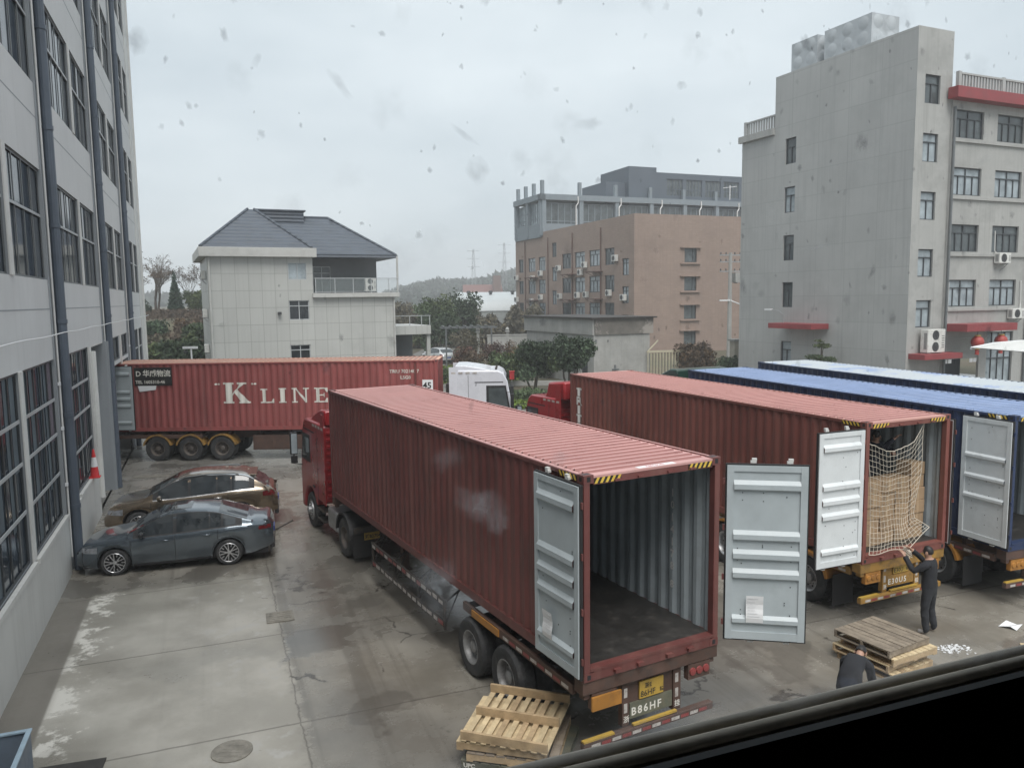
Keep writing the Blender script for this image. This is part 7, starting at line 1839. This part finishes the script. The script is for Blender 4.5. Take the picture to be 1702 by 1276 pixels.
lamp('slim grey lamp with one short arm standing on the red canopy of the tower', BT @ Vector((-0.75, 9.2, 4.80)), R(24 + 90), 0.55, 1.15, r=0.035)
t = thing('utility_pole', 'concrete utility pole carrying a transformer and insulators before the brown building', 'utility pole', (23.2, 84.0, 0), R(12)); b = MB(); b.tube([(0, 0, 0), (0, 0, 11.2)], [0.26, 0.17], 10); b.build('pole', M['concrete'], t)
b = MB()
for z in (9.2, 10.2, 10.9): b.box(-1.2, -0.06, z, 1.2, 0.06, z + 0.12)
b.box(0.6, -0.4, 8.0, 0.75, 0.4, 8.1); b.build('crossarm', M['steel'], t)
b = MB(); b.box(0.4, -0.45, 8.1, 1.5, 0.45, 9.1); b.build('transformer', M['concrete'], t)
for z in (9.32, 10.32, 11.02):
    for x in (-1.1, -0.5, 0.5, 1.1):
        b = MB(); b.lathe([(0.04, 0), (0.09, 0.05), (0.05, 0.1), (0.09, 0.15), (0.03, 0.25), (0, 0.25)], 8, 0, T(x, 0, z)); b.build('insulator', M['ac_dark'], t)
b = MB(); b.tube([(0.0, -0.1, 6.2), (3.2, -0.4, 5.0)], 0.07, 6); b.box(-1.2, -0.2, 6.15, 0.1, 0.05, 6.3); b.build('lamp_arm', M['white_paint'], t)
# awning over the right edge
t = thing('carport_awning', 'white curved carport awning reaching in from the right edge', 'awning', (23.2, 33.6, 0), R(8)); b = MB()
ap = [(0, 4.02), (1.2, 4.22), (2.6, 4.30), (4.5, 4.30), (7.5, 4.25)]
for (xa, za), (xb, zb_) in zip(ap, ap[1:]):
    b.quad((xa, 0, za), (xb, 0, zb_), (xb, 5, zb_), (xa, 5, za)); b.quad((xa, 5, za - 0.03), (xb, 5, zb_ - 0.03), (xb, 0, zb_ - 0.03), (xa, 0, za - 0.03))
b.build('canopy_sheet', M['facade_lite'], t)
b = MB(); b.tube([(x, 0, z - 0.05) for x, z in ap], 0.07, 8); b.tube([(x, 5, z - 0.05) for x, z in ap], 0.07, 8); b.tube([(1.7, 0, 4.25), (5.2, 0, 6.2)], 0.05, 8); b.tube([(5.2, 0, 0), (5.2, 0, 6.4)], 0.10, 10); b.build('steel_frame', M['white_paint'], t)
# greenhouse, hut roofs and pylons far off
t = thing('arched_shed', 'white arched shed roof with black vents far behind the garden', 'shed', (-9.6, 140, 0), R(4)); b = MB(); n_ = 10
b.prism([(8 * (1 - math.cos(PI * i / n_)) , 4.6 + 3.4 * math.sin(PI * i / n_)) for i in range(n_ + 1)], 0, 24); b.build('arched_roof', mat('white shed sheet', (0.44, 0.47, 0.48), 0.5, var=0.06, dirt=0.3, dcol=(0.45, 0.47, 0.47), dscale=0.4), t, smooth=30)
b = MB(); b.box(0, 0.1, 0, 24, 15.9, 4.6); b.build('wall', mat('dull white shed wall', (0.30, 0.32, 0.315), 0.7, streak=0.4, streakcol=(0.24, 0.25, 0.24)), t)
b = MB()
for k in range(6): b.lathe([(0.25, 0), (0.25, 0.45), (0.42, 0.5), (0.30, 0.85), (0, 0.9)], 8, 0, T(2.2 + 4 * k, 4.0, 7.35))
b.build('roof_vent', M['ac_dark'], t)
t = thing('red_roofed_house', 'distant red roofed house with a square chimney tower', 'house', (-17, 300, 0), R(5)); b = MB(); b.box(0, 0, 0, 13, 12, 9); b.build('wall', mat('dusty brick', (0.27, 0.16, 0.125), 0.8), t); b = MB(); b.prism([(-1, 9), (13, 9), (6, 12.3)], -1, 14); b.build('roof', mat('faded red tile', (0.17, 0.085, 0.075), 0.8), t); b = MB(); b.box(10.4, -1.2, 0, 13.2, 4, 15.5); b.build('tower', mat('dusty brick tower', (0.16, 0.10, 0.085), 0.8), t)
for i, (px, y, h, lab) in enumerate(((-19.5, 420, 33, 'faint lattice pylon on the skyline, left of the red roofed house'), (-3.2, 420, 36, 'faint lattice pylon on the skyline, right of the red roofed house'))):
    t = thing('pylon', lab, 'pylon', (px, y, 0), 0.3, 'distant pylons'); b = MB()
    for sx in (-1, 1):
        for sy in (-1, 1): b.bar((sx * 1.6, sy * 1.6, 0), (sx * 0.3, sy * 0.3, h), 0.11, 0.11)
    for k in range(9):
        z0 = h * k / 9; z1 = h * (k + 1) / 9; w0 = 1.6 - 1.3 * k / 9; w1 = 1.6 - 1.3 * (k + 1) / 9
        for sy in (-1, 1): b.bar((-w0, sy * w0, z0), (w1, sy * w1, z1), 0.06, 0.06); b.bar((w0, sy * w0, z0), (-w1, sy * w1, z1), 0.06, 0.06)
    for z in (h * 0.72, h * 0.85, h * 0.97): b.bar((-3.4, 0, z), (3.4, 0, z), 0.14, 0.16)
    b.build('lattice', M['steel'], t)
b = MB()
t = thing('flood_lamp', 'white T shaped lamp post in front of the left house corner', 'lamp post', (-18.1, 44.5, 0), 0); b.tube([(0, 0, 0), (0, 0, 4.1)], 0.05, 8); b.build('post', M['white_paint'], t); b = MB(); b.box(-0.45, -0.08, 4.1, 0.35, 0.08, 4.22); b.build('lamp_head', M['white_paint'], t)

# ---------------------------------------------------------------- our own room and its window
CZ = 6.658
RM = T(0, 0, CZ) @ RZ(FA)                                           # x along the window, y outward, camera at 0
M['room_dark'] = mat('dark room paint', (0.012, 0.014, 0.016), 0.85, var=0.1)
M['win_frame'] = mat('grey brown window frame', (0.52, 0.48, 0.42), 0.5, var=0.15, scale=8, dirt=0.4, dcol=(0.22, 0.21, 0.19), dscale=20)
M['gasket'] = mat('worn gasket rubber', (0.42, 0.375, 0.31), 0.7, var=0.3, scale=20)
WX0, WX1, WZ0, WZ1, WD = -2.7, 2.8, -0.312, 1.25, 0.40
b = MB(); b.box(-3.0, WD - 0.06, -1.5, WX0, WD + 0.16, 1.5, 0, RM); b.box(WX1, WD - 0.06, -1.5, 3.0, WD + 0.16, 1.5, 0, RM); b.box(WX0, WD - 0.037, -1.5, WX1, WD - 0.031, -0.2655, 0, RM); b.box(WX0, WD - 0.031, -1.5, WX1, WD + 0.035, WZ0, 0, RM); b.box(WX0, WD + 0.035, -1.5, WX1, WD + 0.16, WZ0 - 0.18, 0, RM); b.box(WX0, WD - 0.06, WZ1, WX1, WD + 0.16, 1.5, 0, RM)
o = b.build('room_wall', M['room_dark'], None); o['kind'] = 'structure'
b = MB(); b.box(-3.0, -3.0, -1.5, -2.9, WD - 0.06, 1.5, 0, RM); b.box(2.9, -3.0, -1.5, 3.0, WD - 0.06, 1.5, 0, RM); b.box(-2.9, -3.0, -1.5, 2.9, -2.9, 1.5, 0, RM); o = b.build('room_back_wall', M['room_dark'], None); o['kind'] = 'structure'
b = MB(); b.box(-3, -3, -1.6, 3, WD + 0.16, -1.5, 0, RM); o = b.build('room_floor', M['room_dark'], None); o['kind'] = 'structure'
b = MB(); b.box(-3, -3, 1.5, 3, WD + 0.16, 1.6, 0, RM); o = b.build('room_ceiling', M['room_dark'], None); o['kind'] = 'structure'
b = MB(); b.box(-6.6, WD - 0.4, -CZ, 7, WD + 0.155, -1.6, 0, RM); b.box(-6.6, WD - 0.4, 1.6, 7, WD + 0.155, 2.6, 0, RM); b.box(-6.6, WD - 0.4, -1.6, -3.0, WD + 0.155, 1.6, 0, RM); b.box(3.0, WD - 0.4, -1.6, 7, WD + 0.155, 1.6, 0, RM)
o = b.build('wing_wall', M['facade_grey'], None); o['kind'] = 'structure'
win = thing('room_window', 'dark edged window frame and dirty glass close to the camera, along the lower right', 'window', RM @ Vector((0, WD, 0)), FA)
b = MB()
b.box(WX0, -0.03, WZ0 + 0.001, WX1, 0.03, WZ0 + 0.026); b.box(WX0, -0.018, WZ0 + 0.026, WX1, 0.022, WZ0 + 0.032); b.box(WX0, -0.03, WZ0 + 0.03, WX0 + 0.03, 0.03, WZ1); b.box(WX1 - 0.03, -0.03, WZ0 + 0.03, WX1, 0.03, WZ1); b.box(WX0 + 0.03, -0.03, WZ1 - 0.03, WX1 - 0.03, 0.03, WZ1)
b.build('frame', M['win_frame'], win, bevel=0.003)
b = MB()
for y, z in ((-0.006, 0.036), (0.006, 0.036)): b.tube([(WX0 + 0.03, y, WZ0 + z), (WX1 - 0.03, y, WZ0 + z)], 0.0042, 8)
b.build('gasket', M['gasket'], win, smooth=60)
HAZE = 0.0013
# dried specks and wiped smears on the glass: thin films, thickest in the middle
def film_mat(name, col, dens):
    m = bpy.data.materials.new(name); m.use_nodes = True; nt = m.node_tree; N = nt.nodes; L = nt.links
    N.remove(N['Principled BSDF']); out = N['Material Output']
    at = N.new('ShaderNodeAttribute'); at.attribute_name = 'film'
    tc = N.new('ShaderNodeTexCoord'); no = N.new('ShaderNodeTexNoise'); no.inputs['Scale'].default_value = 130; no.inputs['Detail'].default_value = 5; L.new(tc.outputs['Object'], no.inputs['Vector'])
    mr = N.new('ShaderNodeMapRange'); mr.inputs[1].default_value = 0.32; mr.inputs[2].default_value = 0.68; mr.inputs[3].default_value = 0.25; mr.inputs[4].default_value = 1.0; L.new(no.outputs[0], mr.inputs[0])
    mu = N.new('ShaderNodeMath'); mu.operation = 'MULTIPLY'; L.new(at.outputs['Fac'], mu.inputs[0]); L.new(mr.outputs[0], mu.inputs[1])
    m2 = N.new('ShaderNodeMath'); m2.operation = 'MULTIPLY'; m2.inputs[1].default_value = dens; L.new(mu.outputs[0], m2.inputs[0])
    df = N.new('ShaderNodeBsdfTranslucent'); df.inputs['Color'].default_value = tuple(col) + (1,)
    tr = N.new('ShaderNodeBsdfTransparent'); mx = N.new('ShaderNodeMixShader'); L.new(m2.outputs[0], mx.inputs[0]); L.new(tr.outputs[0], mx.inputs[1]); L.new(df.outputs[0], mx.inputs[2]); L.new(mx.outputs[0], out.inputs['Surface'])
    return m
def film(name, spots, m):
    """spots: (x, z, rx, rz, turn, strength)"""
    vs = []; fs = []; al = []; rnd = random.Random(name)
    for x, z, rx, rz, tn, st in spots:
        b0 = len(vs); n = 14; vs.append((x, 0.0, z)); al.append(st)
        jg = [rnd.uniform(0.75, 1.2) for _ in range(n)]
        for ring, a in ((0.45, 0.8), (0.75, 0.35), (1.0, 0.0)):
            for k in range(n):
                t = 2 * PI * k / n; u = rx * ring * jg[k] * math.cos(t); v = rz * ring * jg[k] * math.sin(t)
                vs.append((x + u * math.cos(tn) - v * math.sin(tn), 0.0, z + u * math.sin(tn) + v * math.cos(tn))); al.append(st * a)
        for k in range(n):
            k2 = (k + 1) % n; fs.append((b0, b0 + 1 + k, b0 + 1 + k2))
            for r in range(2): fs.append((b0 + 1 + r * n + k, b0 + 1 + (r + 1) * n + k, b0 + 1 + (r + 1) * n + k2, b0 + 1 + r * n + k2))
    me = bpy.data.meshes.new(name); me.from_pydata(vs, [], fs); me.materials.append(m)
    at = me.attributes.new('film', 'FLOAT', 'POINT'); at.data.foreach_set('value', al)
    o = bpy.data.objects.new(name, me); COL.objects.link(o); o.parent = win; o['kind'] = 'stuff'
    return o
rnd = random.Random(17); sp_ = []
for _ in range(380):
    w = rnd.uniform(-0.02, 0.60); z = 0.21 - 0.27 * rnd.random() ** 1.3; r = (0.0008 + 0.0026 * rnd.random() ** 3) * (0.8 + 1.1 * max(0, w))
    sp_.append((w, z, r * rnd.uniform(0.7, 1.3), r * rnd.uniform(0.8, 2.0), rnd.uniform(-0.5, 0.5), rnd.uniform(0.25, 0.8)))
for _ in range(46):
    w = rnd.uniform(0.0, 0.60); z = 0.21 - 0.30 * rnd.random(); r = rnd.uniform(0.006, 0.018) * (0.7 + w)
    sp_.append((w, z, r, r * rnd.uniform(0.6, 1.2), rnd.uniform(-1, 1), rnd.uniform(0.05, 0.16)))
sp_ += [(-0.024, 0.116, 0.0055, 0.0065, 0, 0.5), (0.135, 0.067, 0.007, 0.007, 0, 0.42), (0.065, 0.105, 0.010, 0.003, -0.9, 0.3), (0.128, 0.085, 0.010, 0.0022, -0.6, 0.24), (0.20, 0.095, 0.009, 0.004, 0.2, 0.3)]
film('dirt_specks', sp_, film_mat('dried dirt on glass', (0.20, 0.20, 0.21), 0.8))
sm = [(w_ * 0.06, -0.268 + 0.004 * (w_ % 3), 0.05, 0.010, 0, 0.20) for w_ in range(1, 11)] + [(0.134, -0.112, 0.020, 0.011, -0.45, 0.48), (0.143, -0.122, 0.010, 0.007, -0.6, 0.4), (0.106, -0.148, 0.016, 0.013, 0.2, 0.45), (0.115, -0.165, 0.02, 0.012, -0.3, 0.28), (0.115, -0.085, 0.010, 0.007, 0.4, 0.25), (0.180, -0.090, 0.008, 0.006, 0, 0.35), (0.085, 0.02, 0.02, 0.012, 0.3, 0.16), (0.36, 0.03, 0.014, 0.002, 0.25, 0.30), (0.33, 0.05, 0.02, 0.02, 0, 0.12), (0.40, 0.09, 0.03, 0.03, 0, 0.12), (0.50, 0.09, 0.012, 0.004, 0.6, 0.2)]
film('wiped_smears', sm, film_mat('milky smear on glass', (0.75, 0.75, 0.77), 0.9))

# ---------------------------------------------------------------- damp winter air
hz = MB(); hz.box(-705, -105, -1.2, 705, 785, 45); ho = hz.build('haze', bpy.data.materials.new('damp air'), None); ho['kind'] = 'stuff'
hm = ho.data.materials[0]; hm.use_nodes = True; hn = hm.node_tree; hn.nodes.remove(hn.nodes['Principled BSDF'])
pv = hn.nodes.new('ShaderNodeVolumePrincipled'); pv.inputs['Color'].default_value = (0.97, 0.985, 1.0, 1); pv.inputs['Density'].default_value = HAZE; pv.inputs['Anisotropy'].default_value = 0.0
hn.links.new(pv.outputs[0], hn.nodes['Material Output'].inputs['Volume'])
# ---------------------------------------------------------------- light, sky, camera
SE, SA = R(60), R(168)
w = bpy.data.worlds.new('World'); SC.world = w; w.use_nodes = True
nt = w.node_tree; N = nt.nodes; L = nt.links; bg = N['Background']
sky = N.new('ShaderNodeTexSky'); sky.sky_type = 'NISHITA'; sky.sun_disc = False; sky.sun_elevation = SE; sky.sun_rotation = SA; sky.air_density = 1.0; sky.dust_density = 4.0; sky.ozone_density = 1.0
tc = N.new('ShaderNodeTexCoord'); mp = N.new('ShaderNodeMapping'); mp.inputs['Scale'].default_value = (1.0, 1.0, 2.6); L.new(tc.outputs['Generated'], mp.inputs[0])
no = N.new('ShaderNodeTexNoise'); no.inputs['Scale'].default_value = 2.4; no.inputs['Detail'].default_value = 7; no.inputs['Roughness'].default_value = 0.5; L.new(mp.outputs[0], no.inputs['Vector'])
rp = N.new('ShaderNodeValToRGB'); L.new(no.outputs[0], rp.inputs[0]); e = rp.color_ramp.elements
K = 5.5
e[0].position = 0.33; e[0].color = (0.545 * K, 0.62 * K, 0.665 * K, 1); e[1].position = 0.68; e[1].color = (0.73 * K, 0.80 * K, 0.835 * K, 1)
mx = N.new('ShaderNodeMix'); mx.data_type = 'RGBA'; mx.inputs[0].default_value = 0.94; L.new(sky.outputs[0], mx.inputs[6]); L.new(rp.outputs[0], mx.inputs[7])
L.new(mx.outputs[2], bg.inputs['Color']); bg.inputs['Strength'].default_value = 0.1
sl = bpy.data.lights.new('sun', 'SUN'); sl.energy = 1.45; sl.angle = R(40); sl.color = (1.0, 0.97, 0.93)
so = bpy.data.objects.new('sun', sl); COL.objects.link(so)
d = Vector((math.sin(SA) * math.cos(SE), math.cos(SA) * math.cos(SE), math.sin(SE)))
so.rotation_euler = (-d).to_track_quat('-Z', 'Y').to_euler(); so.location = (0, 0, 60)
cam = bpy.data.cameras.new('camera'); co = bpy.data.objects.new('camera', cam); COL.objects.link(co); SC.camera = co
cam.sensor_width = 36; cam.lens = 1310 / 1702 * 36; cam.clip_start = 0.01; cam.clip_end = 6000
co.matrix_world = T(0, 0, CZ) @ RX(PI / 2 - 0.1073) @ RZ(-0.0128)
SC.view_settings.view_transform = 'Standard'; SC.view_settings.look = 'None'; SC.view_settings.exposure = 1.12; SC.view_settings.gamma = 1.0
SC.cycles.max_bounces = 7; SC.cycles.diffuse_bounces = 3; SC.cycles.glossy_bounces = 3; SC.cycles.transparent_max_bounces = 12; SC.cycles.use_denoising = True
